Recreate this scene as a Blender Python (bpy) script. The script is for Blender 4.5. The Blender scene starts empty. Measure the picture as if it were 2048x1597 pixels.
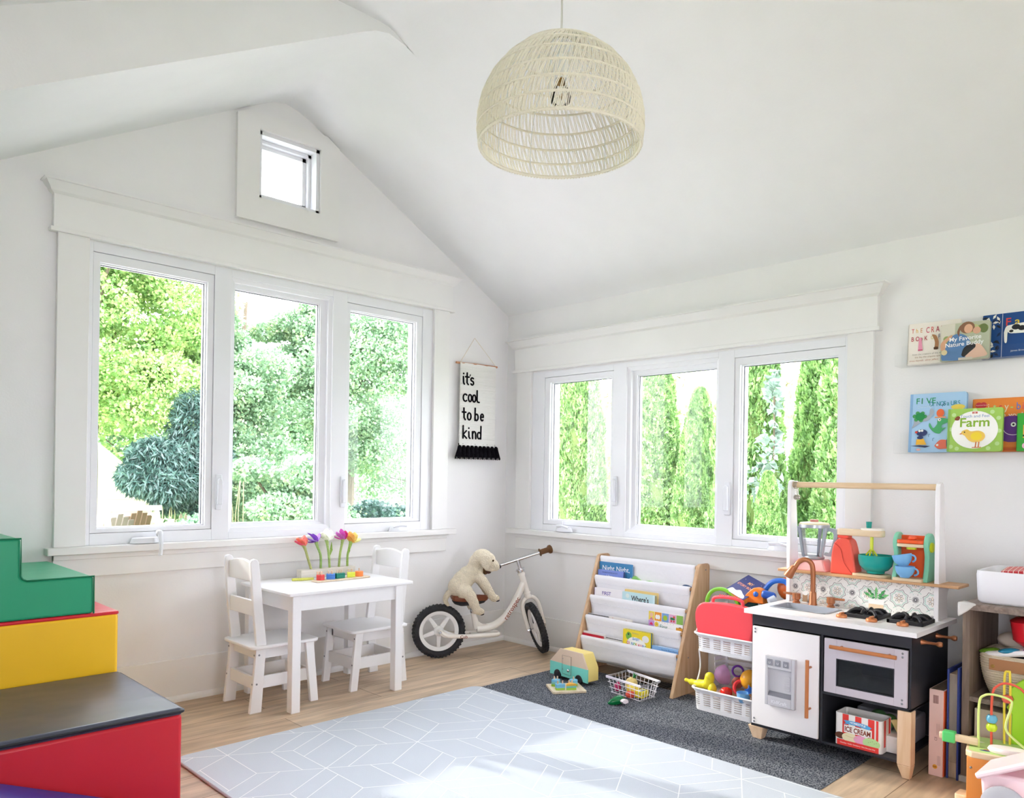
import bpy, bmesh, math, random
import numpy as np
from mathutils import Vector, Matrix, Euler
random.seed(7); rng = np.random.default_rng(7)
S = bpy.context.scene; C = S.collection; PI = math.pi
def R(d): return math.radians(d)
# ------------------------------------------------------------ camera, world, sun, fill lamps, exposure
cd = bpy.data.cameras.new('camera'); cam = bpy.data.objects.new('camera', cd); C.objects.link(cam); S.camera = cam
yaw, roll = 0.796881984, 0.0149171107
F_ = Vector((math.cos(yaw), math.sin(yaw), 0)); R_ = F_.cross(Vector((0, 0, 1))); U_ = R_.cross(F_)
R2 = R_*math.cos(roll)+U_*math.sin(roll); U2 = -R_*math.sin(roll)+U_*math.cos(roll)
cam.matrix_world = Matrix(((R2.x, U2.x, -F_.x, -3.4958), (R2.y, U2.y, -F_.y, -3.63358), (R2.z, U2.z, -F_.z, 1.065), (0, 0, 0, 1)))
cd.sensor_width = 36; cd.lens = 36*1547.4847/2048; cd.shift_y = (951.54-798.5)/2048; cd.clip_start = .05; cd.clip_end = 200
W = bpy.data.worlds.new('sky'); S.world = W; W.use_nodes = True
bg = W.node_tree.nodes['Background']; bg.inputs[0].default_value = (0.93, 0.92, 1.04, 1); bg.inputs[1].default_value = 7
sl = bpy.data.lights.new('sun', 'SUN'); sl.energy = 1.9; sl.angle = R(1.2); sl.color = (1, .93, .82)
so = bpy.data.objects.new('sun', sl); C.objects.link(so)
so.rotation_euler = Vector((0.27, -1, -math.tan(R(27))*1.036)).to_track_quat('-Z', 'Y').to_euler()
def fill_light(name, loc, d, sx, sy, e, col=(.97, .95, 1)):
    l = bpy.data.lights.new(name, 'AREA'); l.shape = 'RECTANGLE'; l.size = sx; l.size_y = sy; l.energy = e; l.color = col
    o = bpy.data.objects.new(name, l); C.objects.link(o); o.location = loc
    o.rotation_euler = Vector(d).to_track_quat('-Z', 'Z').to_euler(); return o
fill_light('fill_south', (-2.3, -6.85, 1.35), (0, 1, 0), 1.2, 1.1, 8)  # unseen area lamp added outside the south opening as room fill
fill_light('fill_west', (-4.75, -4.45, 1.0), (1, 0, 0), 1.5, 1.0, 9)  # second added fill lamp, behind the invented west opening
S.view_settings.view_transform = 'Standard'; S.view_settings.look = 'None'; S.view_settings.gamma = 1
S.view_settings.use_curve_mapping = False; S.view_settings.exposure = 0.87
S.cycles.max_bounces = 10; S.cycles.diffuse_bounces = 6; S.cycles.transparent_max_bounces = 24; S.cycles.sample_clamp_indirect = 6

# ------------------------------------------------------------ materials
MATS = {}
def hexc(h):
    h = h.lstrip('#'); v = [int(h[i:i+2], 16)/255 for i in (0, 2, 4)]
    return tuple(((c/12.92) if c <= .04045 else ((c+.055)/1.055)**2.4) for c in v)+(1,)
def mat(name, col, rough=.5, metal=0, bump=0, bscale=40, var=0, vscale=6, spec=.5, coat=0, trans=0, ior=1.45, sub=0, stretch=None, alpha=1):
    if name in MATS: return MATS[name]
    m = bpy.data.materials.new(name); m.use_nodes = True; nt = m.node_tree; b = nt.nodes['Principled BSDF']
    c = hexc(col) if isinstance(col, str) else tuple(col)+(1,)*(4-len(col))
    b.inputs['Base Color'].default_value = c; b.inputs['Roughness'].default_value = rough; b.inputs['Metallic'].default_value = metal
    b.inputs['Specular IOR Level'].default_value = spec; b.inputs['Coat Weight'].default_value = coat
    b.inputs['Transmission Weight'].default_value = trans; b.inputs['IOR'].default_value = ior; b.inputs['Alpha'].default_value = alpha
    tc = nt.nodes.new('ShaderNodeTexCoord'); mp = nt.nodes.new('ShaderNodeMapping'); nt.links.new(tc.outputs['Object'], mp.inputs[0])
    if stretch: mp.inputs['Scale'].default_value = stretch
    n = nt.nodes.new('ShaderNodeTexNoise'); nt.links.new(mp.outputs[0], n.inputs[0]); n.inputs['Scale'].default_value = vscale; n.inputs['Detail'].default_value = 5
    v = var or .03
    mx = nt.nodes.new('ShaderNodeMix'); mx.data_type = 'RGBA'
    mx.inputs[6].default_value = tuple(x*(1-v) for x in c[:3])+(1,); mx.inputs[7].default_value = tuple(min(1, x*(1+v)) for x in c[:3])+(1,)
    nt.links.new(n.outputs[0], mx.inputs[0]); nt.links.new(mx.outputs[2], b.inputs['Base Color'])
    if bump:
        n2 = nt.nodes.new('ShaderNodeTexNoise'); nt.links.new(mp.outputs[0], n2.inputs[0]); n2.inputs['Scale'].default_value = bscale
        bp = nt.nodes.new('ShaderNodeBump'); bp.inputs['Strength'].default_value = bump; bp.inputs['Distance'].default_value = .01
        nt.links.new(n2.outputs[0], bp.inputs['Height']); nt.links.new(bp.outputs[0], b.inputs['Normal'])
    MATS[name] = m; return m
def wood(name, c1, c2, axis='x', rough=.5, scale=14, spec=.4):
    if name in MATS: return MATS[name]
    m = mat(name, c1, rough, spec=spec); nt = m.node_tree; b = nt.nodes['Principled BSDF']
    mp = [n for n in nt.nodes if n.type == 'MAPPING'][0]
    s = {'x': (.08, 1, 1), 'y': (1, .08, 1), 'z': (1, 1, .08)}[axis]; mp.inputs['Scale'].default_value = s
    w = nt.nodes.new('ShaderNodeTexNoise'); nt.links.new(mp.outputs[0], w.inputs[0]); w.inputs['Scale'].default_value = scale*4; w.inputs['Detail'].default_value = 8; w.inputs['Distortion'].default_value = .8
    cr = nt.nodes.new('ShaderNodeValToRGB'); cr.color_ramp.elements[0].position = .35; cr.color_ramp.elements[1].position = .65
    cr.color_ramp.elements[0].color = hexc(c1); cr.color_ramp.elements[1].color = hexc(c2)
    nt.links.new(w.outputs[0], cr.inputs[0]); nt.links.new(cr.outputs[0], b.inputs['Base Color']); return m
def glassmat(name, tint=(1, 1, 1), refl=.5):
    if name in MATS: return MATS[name]
    m = bpy.data.materials.new(name); m.use_nodes = True; nt = m.node_tree; nt.nodes.clear()
    o = nt.nodes.new('ShaderNodeOutputMaterial'); t = nt.nodes.new('ShaderNodeBsdfTransparent'); g = nt.nodes.new('ShaderNodeBsdfGlossy')
    t.inputs[0].default_value = tint+(1,); g.inputs['Roughness'].default_value = .02
    f = nt.nodes.new('ShaderNodeFresnel'); f.inputs[0].default_value = 1.45
    k = nt.nodes.new('ShaderNodeMath'); k.operation = 'MULTIPLY'; k.inputs[1].default_value = refl; nt.links.new(f.outputs[0], k.inputs[0])
    x = nt.nodes.new('ShaderNodeMixShader'); nt.links.new(k.outputs[0], x.inputs[0]); nt.links.new(t.outputs[0], x.inputs[1]); nt.links.new(g.outputs[0], x.inputs[2]); nt.links.new(x.outputs[0], o.inputs[0])
    MATS[name] = m; return m
def leafmat(name, cols, scale=9, trans=.45, rough=.6):
    if name in MATS: return MATS[name]
    m = bpy.data.materials.new(name); m.use_nodes = True; nt = m.node_tree; nt.nodes.clear()
    o = nt.nodes.new('ShaderNodeOutputMaterial'); tc = nt.nodes.new('ShaderNodeTexCoord')
    n = nt.nodes.new('ShaderNodeTexNoise'); n.inputs['Scale'].default_value = scale; n.inputs['Detail'].default_value = 6; n.inputs['Roughness'].default_value = .75; nt.links.new(tc.outputs['Object'], n.inputs[0])
    cr = nt.nodes.new('ShaderNodeValToRGB'); el = cr.color_ramp.elements
    while len(el) < len(cols): el.new(.5)
    for i, (p, c) in enumerate(cols): el[i].position = p; el[i].color = hexc(c)
    nt.links.new(n.outputs[0], cr.inputs[0])
    d = nt.nodes.new('ShaderNodeBsdfDiffuse'); t = nt.nodes.new('ShaderNodeBsdfTranslucent'); x = nt.nodes.new('ShaderNodeMixShader'); x.inputs[0].default_value = trans
    nt.links.new(cr.outputs[0], d.inputs[0]); nt.links.new(cr.outputs[0], t.inputs[0]); nt.links.new(d.outputs[0], x.inputs[1]); nt.links.new(t.outputs[0], x.inputs[2])
    g = nt.nodes.new('ShaderNodeBsdfGlossy'); g.inputs['Roughness'].default_value = .45; y = nt.nodes.new('ShaderNodeMixShader'); y.inputs[0].default_value = .06
    nt.links.new(x.outputs[0], y.inputs[1]); nt.links.new(g.outputs[0], y.inputs[2]); nt.links.new(y.outputs[0], o.inputs[0])
    MATS[name] = m; return m

# ------------------------------------------------------------ mesh helpers
class MB:
    def __init__(s): s.v = []; s.f = []; s.mi = []; s.ms = []; s.T = None
    def k(s, m):
        if m is None: return 0
        if m not in s.ms: s.ms.append(m)
        return s.ms.index(m)
    def raw(s, vs, fs, m=None, T=None):
        o = len(s.v)
        for q in vs:
            q = Vector(q)
            if T is not None: q = T @ q
            if s.T is not None: q = s.T @ q
            s.v.append(tuple(q))
        k = s.k(m)
        for f in fs: s.f.append(tuple(i+o for i in f)); s.mi.append(k)
        return s
    def box(s, a, b, m=None, T=None):
        x0, y0, z0 = a; x1, y1, z1 = b
        return s.raw([(x0, y0, z0), (x1, y0, z0), (x1, y1, z0), (x0, y1, z0), (x0, y0, z1), (x1, y0, z1), (x1, y1, z1), (x0, y1, z1)],
                     [(0, 3, 2, 1), (4, 5, 6, 7), (0, 1, 5, 4), (1, 2, 6, 5), (2, 3, 7, 6), (3, 0, 4, 7)], m, T)
    def hexa(s, bot, top, m=None, T=None):
        return s.raw(list(bot)+list(top), [(0, 3, 2, 1), (4, 5, 6, 7), (0, 1, 5, 4), (1, 2, 6, 5), (2, 3, 7, 6), (3, 0, 4, 7)], m, T)
    def prism(s, out, h0, h1, ax='z', m=None, T=None, smooth=None):
        n = len(out)
        def P(p, h):
            if ax == 'z': return (p[0], p[1], h)
            if ax == 'y': return (p[0], h, p[1])
            return (h, p[0], p[1])
        vs = [P(p, h0) for p in out]+[P(p, h1) for p in out]
        fs = [tuple(range(n-1, -1, -1)), tuple(range(n, 2*n))]+[(i, (i+1) % n, n+(i+1) % n, n+i) for i in range(n)]
        return s.raw(vs, fs, m, T)
    def tube(s, pts, r, n=10, m=None, closed=False, T=None, caps=True):
        pts = [Vector(p) for p in pts]; L = len(pts); rr = r if isinstance(r, (list, tuple)) else [r]*L
        vs = []; prev = None
        for i, p in enumerate(pts):
            if closed: t = pts[(i+1) % L]-pts[i-1]
            else: t = (pts[min(i+1, L-1)]-pts[max(i-1, 0)])
            t.normalize()
            if prev is None:
                a = Vector((0, 0, 1)) if abs(t.z) < .9 else Vector((1, 0, 0)); u = t.cross(a).normalized()
            else: u = (prev-t*prev.dot(t)).normalized()
            w = t.cross(u); prev = u
            for j in range(n):
                g = 2*PI*j/n; vs.append(p+(u*math.cos(g)+w*math.sin(g))*rr[i])
        fs = []
        for i in range(L if closed else L-1):
            for j in range(n):
                a = i*n+j; b = i*n+(j+1) % n; c = ((i+1) % L)*n+(j+1) % n; d = ((i+1) % L)*n+j; fs.append((a, b, c, d))
        if not closed and caps: fs += [tuple(range(n-1, -1, -1)), tuple(range((L-1)*n, L*n))]
        return s.raw(vs, fs, m, T)
    def lathe(s, prof, n=24, m=None, T=None, axis='z', sx=1, sy=1):
        vs = []
        for (r, z) in prof:
            for j in range(n):
                g = 2*PI*j/n; p = (r*math.cos(g)*sx, r*math.sin(g)*sy, z)
                if axis == 'x': p = (p[2], p[0], p[1])
                if axis == 'y': p = (p[0], p[2], p[1])
                vs.append(p)
        fs = [(i*n+j, i*n+(j+1) % n, (i+1)*n+(j+1) % n, (i+1)*n+j) for i in range(len(prof)-1) for j in range(n)]
        loop = len(prof) > 3 and abs(prof[0][0]-prof[-1][0])+abs(prof[0][1]-prof[-1][1]) < 1e-7
        if prof[0][0] > 1e-6 and not loop: fs.append(tuple(range(n-1, -1, -1)))
        if prof[-1][0] > 1e-6 and not loop: fs.append(tuple(range((len(prof)-1)*n, len(prof)*n)))
        return s.raw(vs, fs, m, T)
    def ball(s, c, r, m=None, nu=20, nv=12, T=None):
        rx, ry, rz = r if isinstance(r, (tuple, list)) else (r, r, r)
        vs = [(c[0], c[1], c[2]-rz)]
        for i in range(1, nv):
            a = -PI/2+PI*i/nv
            for j in range(nu): g = 2*PI*j/nu; vs.append((c[0]+rx*math.cos(a)*math.cos(g), c[1]+ry*math.cos(a)*math.sin(g), c[2]+rz*math.sin(a)))
        vs.append((c[0], c[1], c[2]+rz)); n = len(vs)-1
        fs = [(0, 1+(j+1) % nu, 1+j) for j in range(nu)]
        fs += [(1+i*nu+j, 1+i*nu+(j+1) % nu, 1+(i+1)*nu+(j+1) % nu, 1+(i+1)*nu+j) for i in range(nv-2) for j in range(nu)]
        fs += [(n, 1+(nv-2)*nu+j, 1+(nv-2)*nu+(j+1) % nu) for j in range(nu)]
        return s.raw(vs, fs, m, T)
    def disc(s, c, r, m=None, n=20, T=None, sx=1, sy=1, z=0, a0=0, a1=2*PI):
        k = n if a1-a0 > 6.2 else n+1
        return s.raw([(c[0]+r*sx*math.cos(a0+(a1-a0)*j/n), c[1]+r*sy*math.sin(a0+(a1-a0)*j/n), z) for j in range(k)], [tuple(range(k))], m, T)
    def poly(s, pts, m=None, z=0, T=None): return s.raw([(p[0], p[1], z) for p in pts], [tuple(range(len(pts)))], m, T)
    def text(s, t, size, at, m=None, T=None, z=0, rot=0, bold=0, ax='LEFT', sx=1, space=1):
        cu = bpy.data.curves.new('t', 'FONT'); cu.body = t; cu.size = size; cu.align_x = ax; cu.resolution_u = 3; cu.offset = bold*size; cu.space_character = space
        ob = bpy.data.objects.new('t', cu); me = bpy.data.meshes.new_from_object(ob)
        M0 = Matrix.Translation((at[0], at[1], z)) @ Matrix.Rotation(rot, 4, 'Z') @ Matrix.Diagonal((sx, 1, 1, 1))
        if T is not None: M0 = T @ M0
        s.raw([v.co for v in me.vertices], [tuple(p.vertices) for p in me.polygons], m, M0)
        bpy.data.objects.remove(ob); bpy.data.curves.remove(cu); bpy.data.meshes.remove(me); return s
    def obj(s, name, m=None, parent=None, bevel=0, smooth=35, seg=2, loc=None, rot=None, sub=0, recalc=True, **tags):
        me = bpy.data.meshes.new(name); me.from_pydata(s.v, [], s.f); me.update()
        if s.ms:
            for q in s.ms: me.materials.append(q)
            me.polygons.foreach_set('material_index', s.mi)
        elif m: me.materials.append(m)
        if recalc:
            b = bmesh.new(); b.from_mesh(me); bmesh.ops.recalc_face_normals(b, faces=b.faces); b.to_mesh(me); b.free()
        o = bpy.data.objects.new(name, me); C.objects.link(o)
        if smooth: 
            me.polygons.foreach_set('use_smooth', [True]*len(me.polygons)); me.set_sharp_from_angle(angle=R(smooth))
        if bevel:
            bm_ = o.modifiers.new('bevel', 'BEVEL'); bm_.width = bevel; bm_.segments = seg; bm_.limit_method = 'ANGLE'; bm_.angle_limit = R(35); bm_.harden_normals = False
        if sub: q = o.modifiers.new('subdivision', 'SUBSURF'); q.levels = sub; q.render_levels = sub
        if parent: o.parent = parent
        if loc is not None: o.location = loc
        if rot is not None: o.rotation_euler = rot
        for k, v in tags.items(): o[k] = v
        return o
def tag(o, label=None, cat=None, group=None, kind=None):
    for k, v in (('label', label), ('category', cat), ('group', group), ('kind', kind)):
        if v: o[k] = v
    return o
def thing(name, label, cat, loc=(0, 0, 0), rz=0, group=None, rot=None):
    o = bpy.data.objects.new(name, None); C.objects.link(o); o.location = loc; o.rotation_euler = rot if rot else (0, 0, rz); o.empty_display_size = .05
    return tag(o, label, cat, group)
def struct(o): o['kind'] = 'structure'; return o
def copy_tree(o, parent=None):
    c = o.copy(); C.objects.link(c)
    if parent: c.parent = parent
    for ch in [q for q in bpy.data.objects if q.parent == o]: copy_tree(ch, c)
    return c
def TR(x=0, y=0, z=0, rx=0, ry=0, rz=0): return Matrix.Translation((x, y, z)) @ Euler((rx, ry, rz)).to_matrix().to_4x4()
def rrect(x0, x1, y0, y1, r, n=5):
    o = []
    for cx, cy, a in ((x1-r, y0+r, -90), (x1-r, y1-r, 0), (x0+r, y1-r, 90), (x0+r, y0+r, 180)):
        for i in range(n+1): g = R(a+90*i/n); o.append((cx+r*math.cos(g), cy+r*math.sin(g)))
    return o
def smoothpath(pts, n=6):
    P = [Vector(p) for p in pts]; o = []
    for i in range(len(P)-1):
        a = P[max(i-1, 0)]; b = P[i]; c = P[i+1]; d = P[min(i+2, len(P)-1)]
        for k in range(n):
            t = k/n; o.append(.5*((2*b)+(c-a)*t+(2*a-5*b+4*c-d)*t*t+(3*b-a-3*c+d)*t**3))
    o.append(P[-1]); return o

paint = mat('wall_paint', (.83, .825, .825), .75, bump=.05, bscale=120, spec=.2)
ceilp = mat('ceiling_paint', (.84, .845, .85), .8, bump=.04, bscale=90, spec=.15)
trimp = mat('trim_paint', (.83, .825, .81), .38, spec=.4)
vinyl = mat('white_vinyl', (.82, .83, .86), .35)
white = mat('white_lacquer', (.86, .86, .87), .35)

# ------------------------------------------------------------ floor
def floor_mat():
    m = mat('oak_planks', '#C3A78A', .42); nt = m.node_tree; b = nt.nodes['Principled BSDF']; L = nt.links.new
    tc = nt.nodes.new('ShaderNodeTexCoord'); mp = nt.nodes.new('ShaderNodeMapping'); L(tc.outputs['Object'], mp.inputs[0])
    br = nt.nodes.new('ShaderNodeTexBrick'); br.offset = .37; br.inputs['Scale'].default_value = 1; br.inputs['Brick Width'].default_value = 1.35; br.inputs['Row Height'].default_value = .19
    br.inputs['Mortar Size'].default_value = .0016; br.inputs['Color1'].default_value = hexc('#C4AB90'); br.inputs['Color2'].default_value = hexc('#D8C2A8'); br.inputs['Mortar'].default_value = hexc('#7A634C'); br.inputs['Bias'].default_value = 0
    L(mp.outputs[0], br.inputs[0])
    m2 = nt.nodes.new('ShaderNodeMapping'); m2.inputs['Scale'].default_value = (.12, 1, 1); L(tc.outputs['Object'], m2.inputs[0])
    n = nt.nodes.new('ShaderNodeTexNoise'); n.inputs['Scale'].default_value = 26; n.inputs['Detail'].default_value = 9; n.inputs['Distortion'].default_value = .6; L(m2.outputs[0], n.inputs[0])
    cr = nt.nodes.new('ShaderNodeValToRGB'); cr.color_ramp.elements[0].position = .3; cr.color_ramp.elements[0].color = (.62, .6, .58, 1); cr.color_ramp.elements[1].position = .68; cr.color_ramp.elements[1].color = (1.05, 1.03, 1.0, 1); L(n.outputs[0], cr.inputs[0])
    x = nt.nodes.new('ShaderNodeMix'); x.data_type = 'RGBA'; x.blend_type = 'MULTIPLY'; x.inputs[0].default_value = 1; L(br.outputs[0], x.inputs[6]); L(cr.outputs[0], x.inputs[7]); L(x.outputs[2], b.inputs['Base Color'])
    bp = nt.nodes.new('ShaderNodeBump'); bp.inputs['Strength'].default_value = .12; bp.inputs['Distance'].default_value = .004; L(n.outputs[0], bp.inputs['Height']); L(bp.outputs[0], b.inputs['Normal'])
    return m
struct(MB().box((-4.6, -6.7, -.12), (.16, .16, 0)).obj('floor', floor_mat(), smooth=0))

# ------------------------------------------------------------ walls with openings
def wall(name, mp, s0, s1, top, holes, d0=0, d1=.16, z0=0):
    """wall in local (s, d, z); top = list of (s,z); holes = rects. Built as a grid of cells, cut by the top profile."""
    b = MB(); xs = sorted({s0, s1}|{h[0] for h in holes}|{h[1] for h in holes}|{p[0] for p in top if s0 < p[0] < s1})
    def zt(s):
        for (a, za), (c, zc) in zip(top, top[1:]):
            if a <= s <= c: return za+(zc-za)*(s-a)/(c-a)
        return top[-1][1] if s > top[-1][0] else top[0][1]
    for a, c in zip(xs, xs[1:]):
        m = (a+c)/2; cuts = [(h[2], h[3]) for h in holes if h[0] <= m <= h[1]]; cuts.sort(); z = z0
        for (p, q) in cuts:
            if p > z: b.raw([mp(a, d, zz) for d in (d0, d1) for zz in (z, p)]+[mp(c, d, zz) for d in (d0, d1) for zz in (z, p)], [(0, 1, 3, 2), (4, 6, 7, 5), (0, 2, 6, 4), (1, 5, 7, 3), (0, 4, 5, 1), (2, 3, 7, 6)])
            z = q
        b.raw([mp(a, d0, z), mp(a, d0, zt(a)), mp(a, d1, z), mp(a, d1, zt(a)), mp(c, d0, z), mp(c, d0, zt(c)), mp(c, d1, z), mp(c, d1, zt(c))], [(0, 1, 3, 2), (4, 6, 7, 5), (0, 2, 6, 4), (1, 5, 7, 3), (0, 4, 5, 1), (2, 3, 7, 6)])
    return struct(b.obj(name, paint, smooth=0))
mA = lambda s, d, z: (s, d, z)
mB = lambda s, d, z: (d, s, z)
SL = .546
prof = [(0, 2.10), (-.8, 2.10+.8*SL), (-1.45, 2.892), (-1.52, 2.922), (-1.59, 2.937), (-1.66, 2.922), (-1.73, 2.887), (-2.4, 2.519), (-3.2, 2.075), (-4.45, 1.385)]
wall('wall_north', mA, -4.45, .16, [(x, z+.05) for x, z in reversed(prof)]+[(.16, 2.2)], [(-2.491, -.624, .75, 2.03), (-1.735, -1.397, 2.419, 2.756)])
wall('wall_east', mB, -6.7, 0, [(-6.7, 2.2), (0, 2.2)], [(-2.205, -.235, .74, 1.70)])
wall('wall_south', mA, -4.45, .0, [(-4.45, 3.1), (0, 3.1)], [(-2.9, -1.7, .8, 1.9)], -6.7, -6.54)
wall('wall_west', mB, -6.7, 0, [(-6.7, 1.7), (0, 1.7)], [(-5.2, -3.7, .5, 1.5)], -4.6, -4.45)
# ceiling: low gable by the north wall, higher ceiling beyond y=-0.9
def extr(pr, y0, y1):
    n = len(pr); b = MB(); vs = []
    for y in (y0, y1): vs += [(x, y, z) for x, z in pr]
    up = [(x, y, z+.12) for y in (y0, y1) for x, z in pr]
    b.raw(vs+up, [(i, i+1, n+i+1, n+i) for i in range(n-1)]+[(2*n+i, 2*n+i+1, 3*n+i+1, 3*n+i) for i in range(n-1)]); return b
high = [(.1, 2.10-.1*SL), (0, 2.10), (-.8, 2.10+.8*SL), (-1.5, 2.919), (-1.56, 2.951), (-1.60, 2.964), (-1.65, 2.968), (-1.92, 2.966), (-1.98, 2.955), (-2.06, 2.917), (-3.0, 2.44), (-4.45, 1.68)]
cl = extr([(.1, 2.10-.1*SL)]+prof, .16, -.9); cl.obj('ceiling', ceilp, smooth=50)['kind'] = 'structure'
ch = extr(high, -.9, -6.7); ch.obj('ceiling', ceilp, smooth=50)['kind'] = 'structure'
b = MB(); lo = [(-1.50, 2.914), (-1.52, 2.920), (-1.59, 2.935), (-1.66, 2.920), (-1.73, 2.885), (-2.4, 2.517), (-3.2, 2.073), (-4.45, 1.383)]; hi = [(x, 3.1) for x, z in lo]
b.raw([(x, -.9, z) for x, z in lo]+[(x, -.9, z) for x, z in hi]+[(x, -.86, z) for x, z in lo]+[(x, -.86, z) for x, z in hi], [(i, i+1, 9+i, 8+i) for i in range(7)]+[(16+i, 17+i, 25+i, 24+i) for i in range(7)]+[(i, i+1, 17+i, 16+i) for i in range(7)])
b.obj('ceiling', ceilp, smooth=0)['kind'] = 'structure'
struct(MB().box((-4.6, -6.7, 3.2), (.3, .2, 3.3)).obj('ceiling', ceilp, smooth=0))

# ------------------------------------------------------------ window trim (casings, head, crown, sill, apron)
def mbox(b, mp, s0, s1, d0, d1, z0, z1, m=None):
    p = [mp(s, d, z) for z in (z0, z1) for s, d in ((s0, d0), (s1, d0), (s1, d1), (s0, d1))]
    b.raw(p, [(0, 3, 2, 1), (4, 5, 6, 7), (0, 1, 5, 4), (1, 2, 6, 5), (2, 3, 7, 6), (3, 0, 4, 7)], m)
def crown(b, mp, s0, s1, z0, z1, pr, base=-.022):
    """crown moulding with returns; projection pr"""
    P = [(0, 0), (.004, .0), (.30, .18), (.42, .42), (.62, .62), (.80, .86), (1, .90), (1, 1)]
    k = len(P); R_ = []
    for (p, q) in P:
        e = p*pr; z = z0+(z1-z0)*q; R_.append([mp(s0-e, 0, z), mp(s0-e, base-e, z), mp(s1+e, base-e, z), mp(s1+e, 0, z)])
    v = [q for r in R_ for q in r]
    f = [(i*4+j, i*4+j+1, i*4+4+j+1, i*4+4+j) for i in range(k-1) for j in range(3)]+[(0, 3, 2, 1), tuple((k-1)*4+j for j in range(4))]
    b.raw(v, f)
def trimset(n, mp, a0, a1, b0, b1, zs, zh, zf, zc, apr):
    """a0,a1 outer casing; b0,b1 opening; zs sill top; zh head bottom; zf fascia top; zc crown top"""
    b = MB(); mbox(b, mp, a0, b0, -.022, 0, zs, zh); mbox(b, mp, b1, a1, -.022, 0, zs, zh); o1 = b.obj('trim_%d' % n, trimp, bevel=.002, smooth=30)
    b = MB(); mbox(b, mp, a0-.018, a1+.018, -.028, 0, zh+.012, zf); mbox(b, mp, a0-.03, a1+.03, -.036, 0, zh-.004, zh+.014); o2 = b.obj('trim_%d' % (n+1), trimp, bevel=.002, smooth=30)
    b = MB(); crown(b, mp, a0-.018, a1+.018, zf-.004, zc, .045, -.028); o3 = b.obj('trim_%d' % (n+2), trimp, smooth=30)
    b = MB(); mbox(b, mp, a0-.03, a1+.045, -.058, .05, zs-.031, zs); o4 = b.obj('trim_%d' % (n+3), trimp, bevel=.003, smooth=30)
    b = MB(); mbox(b, mp, a0, a1, -.016, 0, apr, zs-.033); mbox(b, mp, a0, a1, -.024, 0, zs-.055, zs-.033); o5 = b.obj('trim_%d' % (n+4), trimp, bevel=.002, smooth=30)
    for o in (o1, o2, o3, o4, o5): struct(o)
trimset(1, mA, -2.612, -.508, -2.491, -.624, .737, 2.05, 2.205, 2.252, .606)
trimset(6, lambda s, d, z: (d, s, z), -2.318, -.112, -2.205, -.235, .728, 1.722, 1.872, 1.922, .603)
hwm = mat('white_hardware', (.80, .82, .86), .3, spec=.6)
pane = glassmat('window_glass', (.985, 1, .99), .55)
gasket = mat('dark_gasket', (.12, .13, .16), .6)
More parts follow.
